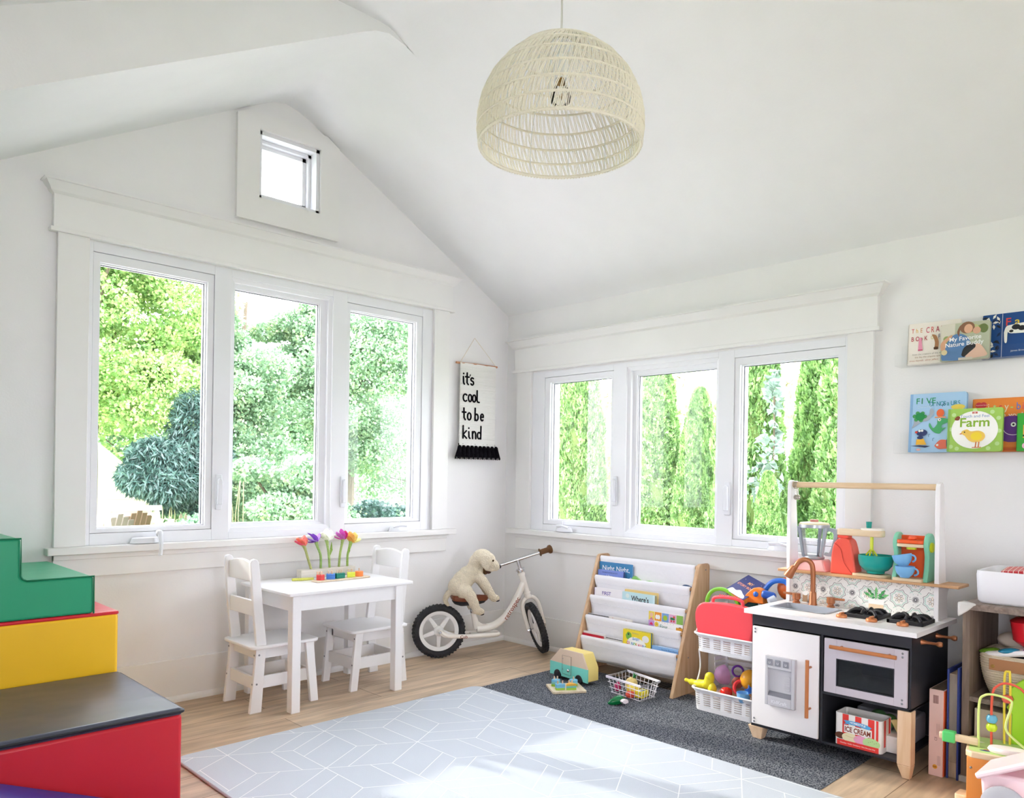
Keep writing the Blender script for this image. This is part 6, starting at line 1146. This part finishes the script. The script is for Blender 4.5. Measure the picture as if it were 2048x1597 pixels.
b.raw([(x, z, 0) for x, z in ((-.052, .082), (-.043, .088), (-.052, .096), (-.035, .098), (0, .099), (.035, .095), (.052, .088), (.043, .082), (.052, .074), (.034, .080), (0, .084), (-.035, .084))], [(0, 1, 2, 3, 11), (3, 4, 10, 11), (4, 5, 9, 10), (5, 6, 7, 8, 9)], ink('#58A8DC'), TF()); txt(b, TF(), 'HOMESTYLE', .0105, 0, .0875, '#FFFFFF', .02, 'CENTER', sx=1.0, rot=R(-2)); rect(b, TF(), -.05, .052, .052, .080, '#F4F1EE')
txt(b, TF(), 'ICE CREAM', .026, 0, .056, '#8A3A22', .03, 'CENTER', sx=.74, rot=R(-1)); b.obj('box_print', None, t, smooth=0, recalc=False)
toy('toy_ball', 'dark green speckled toy ball behind the ice cream box', 'toy ball', kw(.135, .175, .150), MB().ball((0, 0, 0), .032), mat('speckled_green', '#4E7A4C', .6, var=.4, vscale=60))
toy('toy_ball', 'green toy ball at the right behind the dark green one', 'toy ball', kw(.168, .20, .140), MB().ball((0, 0, 0), .026), mat('mid_green', '#5C8E50', .6, var=.3, vscale=60))
toy('toy_taco', 'yellowish toy taco standing between the ice cream box and the kitchen leg', 'toy food', kw(.225, .11, .131), MB().disc((0, 0), .045, None, 20, None, a0=0, a1=PI, z=0).prism([(.045*math.cos(R(a)), .045*math.sin(R(a))) for a in range(0, 181, 15)], -.006, .006, 'y'), mat('taco', '#D8CC8C', .7, var=.2, vscale=60), rot=(R(-10), R(60), R(-90)))
toy('storage_box', 'white and red striped toy box behind the right kitchen leg', 'box', kw(.222, .09, .0635), MB().box((-.025, -.03, 0), (.03, .10, .062)), bxw, rot=(0, 0, R(-90)), bevel=.002)
t = toy('storage_box', 'grey plastic bin filling the back of the lower kitchen shelf', 'box', kw(.14, .30, .0635), MB().box((-.11, -.075, 0), (.11, .05, .10)), mat('grey_bin', '#A8A8B0', .45), rot=(0, 0, R(-90)), bevel=.008)

# ------------------------------------------------------------ clear wall ledges with face-out books
acr = glassmat('clear_acrylic', (.995, .997, .997), .25)
for z, lab in ((1.549, 'clear acrylic book ledge on the east wall, the upper one'), (1.184, 'clear acrylic book ledge on the east wall, the lower one')):
    t = thing('book_ledge', lab, 'shelf', (-.001, -2.86, z), R(-90), 'acrylic book ledges')
    b = MB(); b.box((-.43, -.079, -.003), (.33, 0, 0)); b.box((-.43, -.0035, 0), (.33, 0, .09)); b.obj('tray', acr, t, smooth=0); MB().box((-.43, -.082, -.003), (.33, -.079, .045)).obj('lip', acr, t, smooth=0)
GW = 'picture books on the upper wall ledge'; GX = 'picture books on the lower wall ledge'; FR = (R(-5), 0, R(-90))
def lb(label, y0, y1, z0, h, d, col, xf, pr, grp, **kw): return book(label, abs(y1-y0), h, d, col, (-xf, (y0+y1)/2, z0+.001), FR, pr, grp, **kw)
def chars(b, TT, s, size, x, y, dx, cols, **k):
    for i, ch in enumerate(s): txt(b, TT(), ch, size, x+dx*i, y, cols[i % len(cols)], .008, **k)
def p_cr(b, TT, w, h):
    chars(b, TT, 'ThE', .026, -w/2+.012, h-.040, .017, ['#D8605C', '#E8B84A', '#D89A6C'], sx=.7); chars(b, TT, 'CRAYONS', .034, -w/2+.068, h-.044, .019, ['#C8546A', '#D05A50', '#B84A5C'], sx=.6)
    chars(b, TT, 'BOoK', .027, -w/2+.012, h-.075, .017, ['#B83A4A'], sx=.7); chars(b, TT, 'OF', .020, -w/2+.088, h-.073, .013, ['#C8C87A'], sx=.7); chars(b, TT, 'FEELINGS', .027, -w/2+.116, h-.073, .015, ['#3A4A6A', '#4E8CB8', '#34507A'], sx=.6)
    T = TT(); b.raw([(-.058, .062, 0), (-.040, .062, 0), (-.046, .108, 0), (-.050, .116, 0), (-.056, .108, 0)], [(0, 1, 2, 3, 4)], ink('#E89AB4'), T); rect(b, TT(), -.058, .058, -.040, .064, '#C8607C')
    blob(b, TT(), [(.004, .060), (.018, .060), (.020, .09), (.010, .116), (-.006, .122), (-.002, .112), (.006, .088)], '#A87850'); blob(b, TT(), [(.003, .058), (.018, .058), (.018, .068), (.003, .068)], '#5C3A28')
    txt(b, TT(), 'from the creators of the #1', .010, -w/2+.02, .040, '#9A9488'); txt(b, TT(), 'the day the crayons quit', .010, -w/2+.03, .028, '#A88C6C'); txt(b, TT(), 'drew daywalt  oliver jeffers', .010, -w/2+.01, .014, '#C08468')
lb('cream picture book with hand-drawn red lettering, leftmost on the upper ledge', -2.462, -2.660, 1.550, .176, .012, '#EFE8DE', .030, p_cr, GW)
def p_fn(b, TT, w, h):
    rect(b, TT(), -w/2, h*.5, -w/2+.05, h, '#D8D4C4'); [dot(b, TT(), .045+.012*math.cos(i*2.4)*1.9, h-.03+.016*math.sin(i*3.1), .014, ('#8C9C5C', '#C4C890', '#6C7C48')[i % 3]) for i in range(9)]; [dot(b, TT(), -.062+.01*math.cos(i*2), .08+.012*math.sin(i*2), .012, '#94A468') for i in range(4)]
    blob(b, TT(), [(-.08, .004), (-.082, .03), (-.055, .09), (-.03, .108), (.0, .10), (.02, .07), (.012, .004)], '#5B84B4'); blob(b, TT(), [(-.085, .045), (-.086, .075), (-.06, .10), (-.045, .105), (-.05, .09), (-.068, .075), (-.07, .045)], '#D8A684')
    dot(b, TT(), .008, .130, .024, '#8A6248', 1.1, 1); dot(b, TT(), .012, .125, .017, '#E0B090', .9, 1.1); blob(b, TT(), [(-.02, .095), (-.018, .12), (-.006, .142), (-.018, .14), (-.028, .115)], '#8A6248'); dot(b, TT(), .042, .115, .014, '#D8A88C')
    blob(b, TT(), [(.0, .03), (.02, .05), (.05, .062), (.075, .03), (.08, .012), (.05, .006), (.01, .006)], '#E6C0A8'); blob(b, TT(), [(-.01, .02), (.0, .05), (.03, .066), (.04, .05), (.02, .03), (.0, .012)], '#2A2A30'); rect(b, TT(), -.02, .0, .03, .01, '#D6CDBC'); dot(b, TT(), -.072, .036, .011, '#E8D8A8')
    txt(b, TT(), 'My Favorite', .024, -.056, .078, '#FBFBFB', .012, rot=R(2)); txt(b, TT(), 'Nature Buddy', .024, -.070, .056, '#FBFBFB', .012, rot=R(2))
lb('board book with a child in blue on its cover, front of the upper ledge', -2.597, -2.770, 1.550, .152, .020, '#B9BFA6', .052, p_fn, GW, pages='#C9C0B2', r=.008)
def p_cw(b, TT, w, h):
    rr2 = random.Random(5)
    for i in range(34): x = -w/2+.006+rr2.random()*.052; z = rr2.random()*(h-.02)+.01; T = TT(); a = rr2.random()*6; c = ('#F2F2EC', '#16202E', '#F2F2EC', '#0E2C54')[i % 4]; L = .011; b.raw([(x+L*math.cos(a), z+L*math.sin(a), 0), (x+.5*L*math.cos(a+1.6), z+.5*L*math.sin(a+1.6), 0), (x-L*math.cos(a), z-L*math.sin(a), 0), (x+.4*L*math.cos(a-1.9), z+.4*L*math.sin(a-1.9), 0)], [(0, 1, 2, 3)], ink(c), T)
    rect(b, TT(), -w/2+.068, .002, -w/2+.0695, h-.002, '#E6EAF0'); chars(b, TT, 'Farm', .044, -w/2+.078, h-.052, .032, ['#D84A4A', '#E8C83A', '#58A858', '#E07A3A'])
    blob(b, TT(), [(-w/2+.075, .10), (-w/2+.082, .122), (-w/2+.10, .128), (-w/2+.17, .134), (-w/2+.20, .125), (-w/2+.20, .10), (-w/2+.17, .092), (-w/2+.10, .094), (-w/2+.088, .10), (-w/2+.086, .062), (-w/2+.078, .062)], '#F4F4EE')
    for x, z, r_ in ((.115, .118, .012), (.135, .112, .011), (.10, .103, .006), (.16, .12, .010)): dot(b, TT(), -w/2+x, z, r_, '#15181E', 1.2, .9)
    line(b, TT(), [(-w/2+.16, .095), (-w/2+.158, .06)], .005, '#F4F4EE'); txt(b, TT(), 'James Brown', .010, -w/2+.10, .022, '#DDE4EC')
lb('deep blue book with a black and white cow on the upper ledge', -2.735, -2.960, 1.550, .178, .010, '#1F4C8C', .018, p_cw, GW)
def p_fd(b, TT, w, h):
    rect(b, TT(), -w/2, 0, -w/2+.011, h, '#8CB4DC'); chars(b, TT, 'FIVE', .034, -w/2+.022, h-.042, .020, ['#2F9A6A', '#2F8A5A', '#3AA070', '#2F9A6A']); chars(b, TT, 'DiNOSaURS', .027, -w/2+.074, h-.054, .0133, ['#3A8AA0', '#4498A8'], sx=.75); txt(b, TT(), 'Dancing', .016, -w/2+.03, h-.062, '#C4DCEC', rot=R(5))
    dot(b, TT(), w/2-.03, h-.062, .016, '#E8D05C', 1.6, .7)
    blob(b, TT(), [(-.088, .118), (-.085, .15), (-.065, .165), (-.045, .15), (-.03, .155), (-.028, .175), (-.02, .18), (-.012, .165), (-.022, .145), (-.035, .13), (-.06, .125), (-.085, .105), (-.095, .10)], '#A8B0BC'); [dot(b, TT(), -.066+.02*math.cos(a), .148+.016*math.sin(a), .008, '#4C9C5C') for a in (0, 1, 2, 3, 4, 5)]; dot(b, TT(), -.064, .148, .017, '#1E8A48', 1.1, 1)
    dot(b, TT(), .012, .160, .017, '#E86A3A', .85, 1); rect(b, TT(), -.008, .140, .032, .145, '#E8A070'); dot(b, TT(), .062, .155, .017, '#C83A7A', 1, 1); dot(b, TT(), .062, .155, .012, '#8A2A5A')
    blob(b, TT(), [(.002, .115), (.004, .135), (.02, .138), (.045, .132), (.045, .122), (.022, .112), (.02, .098), (.035, .10), (.022, .088), (.012, .075), (-.01, .082), (-.028, .105), (-.026, .12), (-.012, .098)], '#4CA86C'); dot(b, TT(), .010, .132, .006, '#F6F6F2'); dot(b, TT(), .011, .132, .0025, '#1C2430')
    dot(b, TT(), -.055, .080, .017, '#2E3C6C', 1.25, .85); dot(b, TT(), -.064, .088, .005, '#F6F6F2'); dot(b, TT(), -.054, .089, .005, '#F6F6F2'); dot(b, TT(), -.076, .083, .005, '#D8483A'); b.raw([(-.076, .030, 0), (-.035, .030, 0), (-.047, .055, 0), (-.074, .053, 0)], [(0, 1, 2, 3)], ink('#F0B83A'), TT()); dot(b, TT(), -.06, .060, .012, '#2E3C6C', 1, .6); b.raw([(-.098, .026, 0), (-.04, .018, 0), (-.02, .024, 0), (-.06, .028, 0)], [(0, 1, 2, 3)], ink('#223058'), TT()); dot(b, TT(), -.065, .010, .006, '#F0B8B0', 1.4, .8)
    blob(b, TT(), [(-.005, .025), (.01, .045), (.025, .05), (.05, .045), (.07, .03), (.065, .015), (.03, .012), (.01, .012)], '#E07058'); blob(b, TT(), [(.04, .02), (.042, .055), (.08, .06), (.095, .04), (.09, .018)], '#2A6C8C'); dot(b, TT(), .006, .028, .0045, '#F6F6F2')
    for x, z in ((.02, .185), (-.028, .062), (.048, .102), (-.012, .045)): line(b, TT(), [(x, z), (x, z+.010), (x+.006, z+.012)], .0008, '#34507A')
lb('light blue board book with dancing dinosaurs, leftmost on the lower ledge', -2.476, -2.688, 1.185, .244, .018, '#A9CDEC', .042, p_fd, GX, r=.010, pages='#7E9CB8')
def p_it(b, TT, w, h):
    cols = ['#F0C8A8', '#B8DC8C', '#D84A4A', '#E8D8B0', '#A8D878', '#6C7CC8', '#E05A5A', '#B8DC8C', '#F0C8A8']; chars(b, TT, 'itsy-bitsy', .040, -w/2+.052, h-.048, .0195, cols, sx=.8); txt(b, TT(), 'I love you!', .028, -w/2+.055, h-.078, '#F6E8D8', .005)
    dot(b, TT(), -w/2+.022, h-.026, .012, '#D03A44'); dot(b, TT(), -w/2+.038, h-.026, .012, '#D03A44'); b.raw([(-w/2+.011, h-.030, 0), (-w/2+.030, h-.052, 0), (-w/2+.049, h-.030, 0)], [(0, 1, 2)], ink('#D03A44'), TT()); txt(b, TT(), 'Read-Solk Books', .006, -w/2+.012, h-.028, '#F4D8D0')
    dot(b, TT(), -.005, .088, .052, '#6A3A94', 1.25, 1); dot(b, TT(), .0, .105, .009, '#F6F6F2'); dot(b, TT(), .0, .105, .004, '#1E1A2A'); T = TT(); 
    for k in range(10): a0, a1 = R(200+14*k), R(214+14*k); line(b, T, [(.0+.034*math.cos(a0), .092+.028*math.sin(a0)), (.0+.034*math.cos(a1), .092+.028*math.sin(a1))], .0013, '#F0E0F0')
    rect(b, TT(), -w/2, .0, w/2, .018, '#D86A28'); txt(b, TT(), 'SCHOLASTIC', .008, -.03, .006, '#B02A2A', .01)
lb('orange board book with smiling purple shape behind others on the lower ledge', -2.704, -2.990, 1.185, .212, .012, '#EE8C3C', .022, p_it, GX, pages='#F0D8B8')
def p_fm(b, TT, w, h):
    for x, z in ((-.075, .148), (-.082, .02), (.06, .155), (.082, .13), (.08, .03), (-.06, .012), (.05, .012), (-.083, .09), (.085, .08), (0, .163)): dot(b, TT(), x, z, .008, '#C4E49C')
    rect(b, TT(), -w/2, 0, -w/2+.008, h, '#8CB85C'); dot(b, TT(), 0, h/2, .078, '#FBFBF6', 1.05, .96, 40); rect(b, TT(), -.009, h-.022, .009, h-.014, '#C85A4A'); txt(b, TT(), 'DK', .007, -.005, h-.021, '#FFFFFF', .02)
    txt(b, TT(), 'Touch and Feel', .0165, 0, h-.037, '#8CA4CC', .005, 'CENTER'); txt(b, TT(), 'Farm', .050, 0, h-.073, '#8FB83C', .02, 'CENTER', sx=1.05)
    blob(b, TT(), [(-.072, h-.04), (-.062, h-.03), (-.052, h-.034), (-.056, h-.046), (-.068, h-.046)], '#8A4A30')
    blob(b, TT(), [(-.032, .062), (-.045, .072), (-.042, .082), (-.025, .088), (-.012, .080), (.015, .082), (.034, .072), (.038, .055), (.025, .040), (0, .036), (-.018, .044)], '#F0C860'); dot(b, TT(), .008, .060, .018, '#F4D83A', 1.1, .9); dot(b, TT(), -.034, .077, .0025, '#1E1A18'); b.raw([(-.044, .074, 0), (-.054, .070, 0), (-.044, .068, 0)], [(0, 1, 2)], ink('#D8703A'), TT())
    for x in (.008, .018): line(b, TT(), [(x, .038), (x-.002, .016)], .0022, '#D8804A'); line(b, TT(), [(x-.014, .015), (x+.008, .016)], .0016, '#D8804A')
lb('light green board book with a yellow chick, front of the lower ledge', -2.628, -2.820, 1.185, .172, .018, '#A6D062', .060, p_fm, GX, r=.008, pages='#8CB04C')
def p_gn(b, TT, w, h): rect(b, TT(), -w/2+.02, .05, -w/2+.09, .10, '#E8A050'); dot(b, TT(), -w/2+.03, .02, .012, '#F0B8D0'); rect(b, TT(), -w/2+.02, .055, -w/2+.06, .062, '#2A2A2A')
lb('bright green board book at the far right end on the lower ledge', -2.868, -3.03, 1.185, .145, .016, '#3CA83C', .060, p_gn, GX)

# ------------------------------------------------------------ storage shelf and its contents
gw = wood('grey_oak', '#8C7A6C', '#6E5E52', 'z', scale=14, rough=.55); gwh = wood('grey_oak_h', '#94847A', '#75665C', 'y', scale=14, rough=.5)
t = thing('storage_shelf', 'grey-brown wood-look open storage shelf at the right edge by the east wall', 'shelf', (-.41, -2.788, 0), R(-90))
MB().box((0, 0, 0), (.024, .375, .612)).obj('side_panel', gw, t, bevel=.001); MB().box((.60, 0, 0), (.624, .375, .612)).obj('side_panel', gw, t, bevel=.001)
MB().box((-.004, -.004, .612), (.63, .38, .634)).obj('top_panel', gwh, t, bevel=.001); MB().box((.024, .003, .288), (.60, .375, .306)).obj('shelf_board', gwh, t, bevel=.001)
MB().box((.024, .366, .0), (.60, .372, .612)).obj('back_panel', paint, t, smooth=0); b = MB(); b.prism([(-.012, -.012), (.045, -.010), (.020, .018), (-.010, .045)], .628, .638); b.prism([(-.012, .585), (.02, .61), (.045, .637), (-.008, .638)], -.014, -.005, 'y'); b.prism([(-.012, .585), (.045, .636), (-.012, .638)], -.014, -.006, 'x'); b.obj('corner_guard', mat('clear_rubber', '#E9E6E2', .3, alpha=.75), t, bevel=.004)
MB().prism(rrect(-.005, .028, -.01, .02, .006), -.0, .02).obj('corner_guard', mat('clear_rubber', '#E9E6E2', .3, alpha=.75), t, bevel=.002)
def sw(x, y, z): return (-.41+y, -2.788-x, z)
t = thing('storage_bin', 'white rounded plastic bin on top of the storage shelf', 'bin', sw(.22, .175, .6345), R(-90)); b = MB()
n = len(rrect(-1, 1, -1, 1, .1)); rg = lambda gx, gy, z, r_: [(x, y, z) for x, y in rrect(-gx, gx, -gy, gy, r_)]
L_ = [rg(.183, .125, 0, .03), rg(.192, .134, .01, .035), rg(.196, .138, .10, .035), rg(.194, .136, .116, .035), rg(.186, .128, .116, .033), rg(.184, .126, .10, .03), rg(.178, .12, .006, .03)]
b.raw([p for l in L_ for p in l], [tuple(range(n-1, -1, -1)), tuple(range(6*n, 7*n))]+[(i*n+j, i*n+(j+1) % n, (i+1)*n+(j+1) % n, (i+1)*n+j) for i in range(6) for j in range(n)]); b.obj('body', mat('white_bin', '#EDEDF0', .4), t, smooth=50)
GB = 'things in the white bin'
tm = mat('mint_block', '#3FBF9A', .4)
for i, (x, y) in enumerate(((-.13, -.08), (-.06, -.06), (.0, -.09), (.05, -.05), (.12, -.08))):
    q = thing('building_block', 'mint green building block showing over the rim of the white bin', 'block', sw(.22+x, .175+y, .715), R(-90+17*i), GB); MB().box((-.03, -.015, 0), (.03, .015, .022)).obj('brick', tm, q, bevel=.001)
    b = MB(); [b.lathe([(0, 0), (.005, 0), (.005, .005), (0, .005)], 10, T=TR(-.022+.0147*k, s*.007, .022)) for k in range(4) for s in (-1, 1)]; b.obj('studs', tm, q)
pch = mat('red_check_cloth', '#F2E8E0', .85); nt = pch.node_tree; ck = nt.nodes.new('ShaderNodeTexBrick'); ck.inputs['Color1'].default_value = hexc('#C8343C'); ck.inputs['Color2'].default_value = hexc('#C8343C'); ck.inputs['Mortar'].default_value = hexc('#F4ECE4'); ck.inputs['Scale'].default_value = 60; ck.inputs['Mortar Size'].default_value = .06; ck.inputs['Row Height'].default_value = .5; ck.inputs['Brick Width'].default_value = 1.; ck.offset = 0
tc_ = [n for n in nt.nodes if n.type == 'TEX_COORD'][0]; nt.links.new(tc_.outputs['Object'], ck.inputs[0]); nt.links.new(ck.outputs[0], nt.nodes['Principled BSDF'].inputs['Base Color'])
toy('bean_bag', 'red and white patterned small cloth pouch on top of the white bin contents', 'pouch', sw(.135, .14, .742), MB().box((-.045, -.032, 0), (.045, .032, .018)), pch, rot=(R(14), R(-6), R(-100)), bevel=.009, group=GB)
toy('toy_block', 'flat pale wooden piece among the mint blocks in the white bin', 'block', sw(.21, .14, .738), MB().box((-.04, -.02, 0), (.04, .02, .012)), beech, rot=(R(8), 0, R(-80)), bevel=.002, group=GB)
# rope basket
rope = mat('cotton_rope', '#E2D4BC', .9, bump=.5, bscale=200, spec=.05); t = thing('rope_basket', 'cream rope basket with a tan leather patch on the middle shelf board', 'basket', sw(.225, .17, .307), R(-90)); b = MB()
for k in range(17):
    z = .005+.0088*k; g = 1-.16*(1-k/16)**2.2; pts = [(x, y, z) for x, y in rrect(-.19*g, .19*g, -.125*g, .125*g, .06*g, 6)]; b.tube(pts, .0052, 6, closed=True)
b.box((-.15, -.09, 0), (.15, .09, .006)); b.obj('body', rope, t)
lt = MB(); lt.prism(rrect(-.150, .012, .098, .138, .003), -.1335, -.1305, 'y'); l_ = lt.obj('leather_patch', mat('tan_leather', '#B07C54', .55, bump=.1), t, bevel=.0008)
for x in (-.138, -.0): MB().lathe([(0, 0), (.0065, 0), (.0065, .002), (.003, .003), (0, .003)], 14, T=TR(x, -.1335, .112, rx=R(90))).obj('rivet', mat('brass', '#A8834A', .3, metal=1), l_)
t = toy('cloth_heap', 'dark fabric filling the rope basket', 'fabric', sw(.225, .17, .430), MB().box((-.15, -.10, 0), (.15, .10, .020)), mat('dark_fabric', '#3A3638', .9), rot=(0, 0, R(-90)), bevel=.008)
t = thing('activity_toy', 'white toy keyboard with green, blue and purple glossy pads on the rope basket', 'toy', sw(.16, .070, .478), rot=(R(4), R(-12), R(-96)))
MB().prism([(-.13, .0), (-.13, .03), (-.105, .055), (-.05, .045), (.15, .045), (.18, .03), (.18, -.04), (.05, -.05), (-.09, -.035)], -.012, .008).obj('body', mat('white_toy', '#F2F0F0', .3), t, bevel=.009, seg=3)
for x, c in ((-.095, '#6C9A2C'), (-.025, '#2E86A8'), (.055, '#6A2C9A'), (.13, '#C83A4A')): MB().ball((x, -.022 if x > -.05 else .0, .006), (.036, .022, .010), nu=16, nv=8).obj('pad', mat('pad_'+c[1:], c, .2), t)
toy('toy_shell', 'grey-beige rounded toy behind the green pad on the middle shelf', 'toy', sw(.14, .16, .497), MB().ball((0, 0, 0), (.07, .045, .034)), mat('beige_toy', '#C9BEB0', .4), rot=(0, 0, R(-90)))
t = thing('toy_drum', 'glossy red toy drum tilted on top of the rope basket', 'toy', sw(.215, .12, .500), rot=(R(6), R(-10), R(-90))); MB().lathe([(0, 0), (.055, 0), (.075, .02), (.082, .03), (.080, .045), (.078, .095), (.06, .102), (0, .102)], 32).obj('body', mat('glossy_red', '#D01E2C', .18), t); MB().lathe([(0, -.022), (.020, -.02), (.022, 0), (0, 0)], 18, T=TR(-.02, -.02, 0)).obj('foot', mat('glossy_red', '#D01E2C', .18), t); MB().box((.0, -.03, .102), (.05, .0, .108)).obj('speaker', mat('red_dark', '#8A1A20', .5), t, bevel=.002)
toy('storage_box', 'cream board box in the lower compartment of the storage shelf', 'box', sw(.30, .19, .0005), MB().box((-.265, -.165, 0), (.26, .165, .262)), mat('cream_box', '#DCCFBC', .7), rot=(0, 0, R(-90)), bevel=.002)
# game boxes between kitchen and shelf
t = thing('game_box', 'pink and orange worn board game box standing between the kitchen and the shelf', 'game box', (-.435, -2.690, .0008), rot=(0, 0, R(-90)))
pk_ = mat('pale_pink_card', '#EBC8C0', .6, var=.06); MB().box((0, 0, 0), (.047, .34, .312)).obj('box', pk_, t, bevel=.0015); MB().box((.0472, .003, .003), (.050, .337, .309)).obj('side_print', mat('orange_card', '#D85A2C', .5), t, smooth=0)
MB().box((.004, .004, .312), (.046, .33, .3125)).obj('torn_top', mat('torn_card', '#6A5A4C', .9, var=.4, vscale=70), t, smooth=0)
b = MB(); T = lambda: TR(0, -.0006, 0, rx=R(90)); [rect(b, T(), .014+.0022*i, .262, .0153+.0022*i, .292, '#8A5A58') for i in range(8)]; dot(b, T(), .022, .034, .008, '#E8A838'); b.text('500', .008, (.015, .031), ink('#8A3A20'), TR(0, -.0009, 0, rx=R(90)), bold=.02); b.text('CE', .012, (0, 0), ink('#8A5A58'), TR(.028, -.0006, .128, rx=R(90)) @ Matrix.Rotation(R(90), 4, 'Z')); [rect(b, T(), .030+.004*i, .04, .031+.004*i, .075, '#9A7A78') for i in range(3)]; [rect(b, T(), .026+.004*i, .15, .0268+.004*i, .19, '#B08A88') for i in range(3)]; b.obj('box_print', None, t, smooth=0, recalc=False)
t = thing('game_box', 'tall blue-edged worn cardboard folder between the pink game box and the shelf', 'game box', (-.425, -2.745, .0008), rot=(0, 0, R(-90)))
navy = mat('navy_card', '#2C3E86', .5); MB().box((0, 0, 0), (.006, .36, .392)).obj('cover', navy, t, bevel=.001); MB().box((.033, 0, 0), (.039, .36, .40)).obj('cover', navy, t, bevel=.001)
MB().box((.0062, .008, .004), (.0328, .35, .375)).obj('contents', mat('worn_paper', '#A8947E', .8, bump=.5, bscale=20, var=.45, vscale=16, stretch=(3, 1, .5)), t, smooth=0); MB().box((.007, .004, .06), (.032, .0078, .372)).obj('clear_sleeve', glassmat('sleeve', (.95, .95, .95), 1.5), t, smooth=0)
# bead maze
t = thing('bead_maze_cube', 'orange wooden activity cube with wire bead maze at the bottom right', 'toy', (-.655, -2.873, 0), R(-90+12))
orw = mat('orange_cube', '#F0A050', .45); b = MB(); hx0, hx1, hz1 = .095, .19, .105
b.box((0, 0, 0), (hx0, .012, .168)); b.box((hx0, 0, hz1), (hx1, .012, .168)); b.box((hx1, 0, 0), (.225, .012, .168)); b.box((0, .012, 0), (.012, .185, .168)); b.box((.213, .012, 0), (.225, .185, .168)); b.box((.012, .173, 0), (.213, .185, .168)); b.obj('cube', orw, t, bevel=.001, smooth=30)
MB().prism([(.012, -.004), (.215, -.004), (.23, .012), (.23, .175), (.215, .19), (.012, .19), (-.004, .175), (-.004, .012)], .168, .188).obj('top_board', lw, t, bevel=.003)
b = MB(); b.raw([(.02, .004, .1884), (.205, .004, .1884), (.222, .02, .1884), (.222, .17, .1884), (.2, .183, .1884), (.02, .183, .1884), (.004, .17, .1884), (.004, .02, .1884)], [tuple(range(8))], ink('#C4E08C')); [dot(b, TR(0, 0, .1888), x, y, .010, c, 1.6, .6) for x, y, c in ((.05, .03, '#3E5C8C'), (.06, .04, '#B87048'), (.11, .12, '#E8A858'), (.15, .06, '#7CA8D8'), (.03, .12, '#F2F2D8'))]; b.obj('top_print', None, t, recalc=False); MB().ball((.012, -.001, .135), .004).obj('screw', scr, t); MB().box((.012, .02, .002), (.21, .17, .1)).obj('inside', mat('maze_inside', '#8A4A24', .7), t, smooth=0)
wires = (('#D6E88C', [(.03, .06, .188), (.03, .06, .33), (.045, .06, .362), (.075, .06, .368), (.115, .055, .36), (.120, .05, .34), (.105, .05, .27), (.13, .05, .235), (.19, .05, .19)]), ('#E8604C', [(.065, .10, .188), (.065, .10, .35), (.08, .10, .39), (.11, .10, .402), (.15, .10, .385), (.17, .10, .33), (.175, .10, .188)]), ('#F2DC4A', [(.10, .15, .188), (.098, .15, .38), (.10, .15, .425), (.108, .15, .43), (.114, .15, .41), (.116, .15, .188)]))
for c, P in wires: MB().tube(smoothpath(P, 5), .0038, 8).obj('wire', mat('wire_'+c[1:], c, .3), t)
for x, y, z, c in ((.065, .10, .278, '#6CB8D8'), (.065, .10, .250, '#D4E83A'), (.107, .15, .340, '#F0705C')): MB().lathe([(.004, -.013), (.012, -.012), (.0165, -.004), (.0165, .004), (.012, .012), (.004, .013)], 20, T=TR(x, y, z)).obj('bead', mat('bead_'+c[1:], c, .25), t)
P = [(.10, .0), (.10, .1), (.085, .12), (.105, .15), (.090, .18), (.12, .21), (.15, .235), (.19, .23), (.2, .2), (.18, .15), (.19, .1), (.15, .08), (.15, .0)]; MB().prism([(a+.02, c+.188) for a, c in P], .160, .178, 'y').obj('tree_panel', mat('lime_paint', '#A4DC2C', .4), t, bevel=.002)
MB().lathe([(0, 0), (.045, 0), (.05, .008), (.045, .018), (0, .02)], 28, T=TR(.115, .035, .190), sy=.55, sx=1.2).obj('oval_dial', mat('white_oval', '#F8EDEE', .3), t)
t = thing('toy_hammer', 'wooden toy mallet with green head wrapped over the cube edge beside the shelf', 'toy', (-.60, -2.80, .205), rot=(0, 0, R(-85))); MB().box((-.025, -.009, -.012), (.09, .009, .012)).obj('handle', lw, t, bevel=.004); MB().prism(rrect(-.014, .024, -.018, .018, .004), -.016, .016, 'y').obj('sleeve', mat('green_sleeve', '#58C870', .4), t, bevel=.004)
t = thing('toy_pram', 'pale pink plastic toy with a grey clear disc cut by the bottom right corner', 'toy', (-.86, -3.00, 0), R(-90)); ppk = mat('pale_pink_plastic', '#F8D8DE', .3)
MB().hexa([(-.02, 0, 0), (.2, 0, 0), (.2, .12, 0), (-.02, .12, 0)], [(-.035, -.01, .20), (.2, -.01, .22), (.2, .14, .22), (-.035, .14, .20)]).obj('body', ppk, t, bevel=.01, seg=3); MB().box((-.045, -.02, .0), (.2, .15, .018), T=TR(0, 0, .198, ry=R(-28))).obj('tray_rim', ppk, t, bevel=.006); MB().lathe([(0, -.012), (.05, -.012), (.062, -.004), (.062, .004), (.04, .012), (.018, .014), (.012, .008), (0, .008)], 32, axis='y', T=TR(.035, -.03, .118)).obj('disc', mat('grey_clear_plastic', '#B4B4BC', .15, alpha=.9), t)
toy('floor_board_toy', 'pale wooden toy foot sticking out beside the orange cube on the floor', 'toy', (-.585, -2.846, .001), MB().prism(rrect(-.03, .03, -.02, .02, .008), 0, .022), lw, bevel=.003)
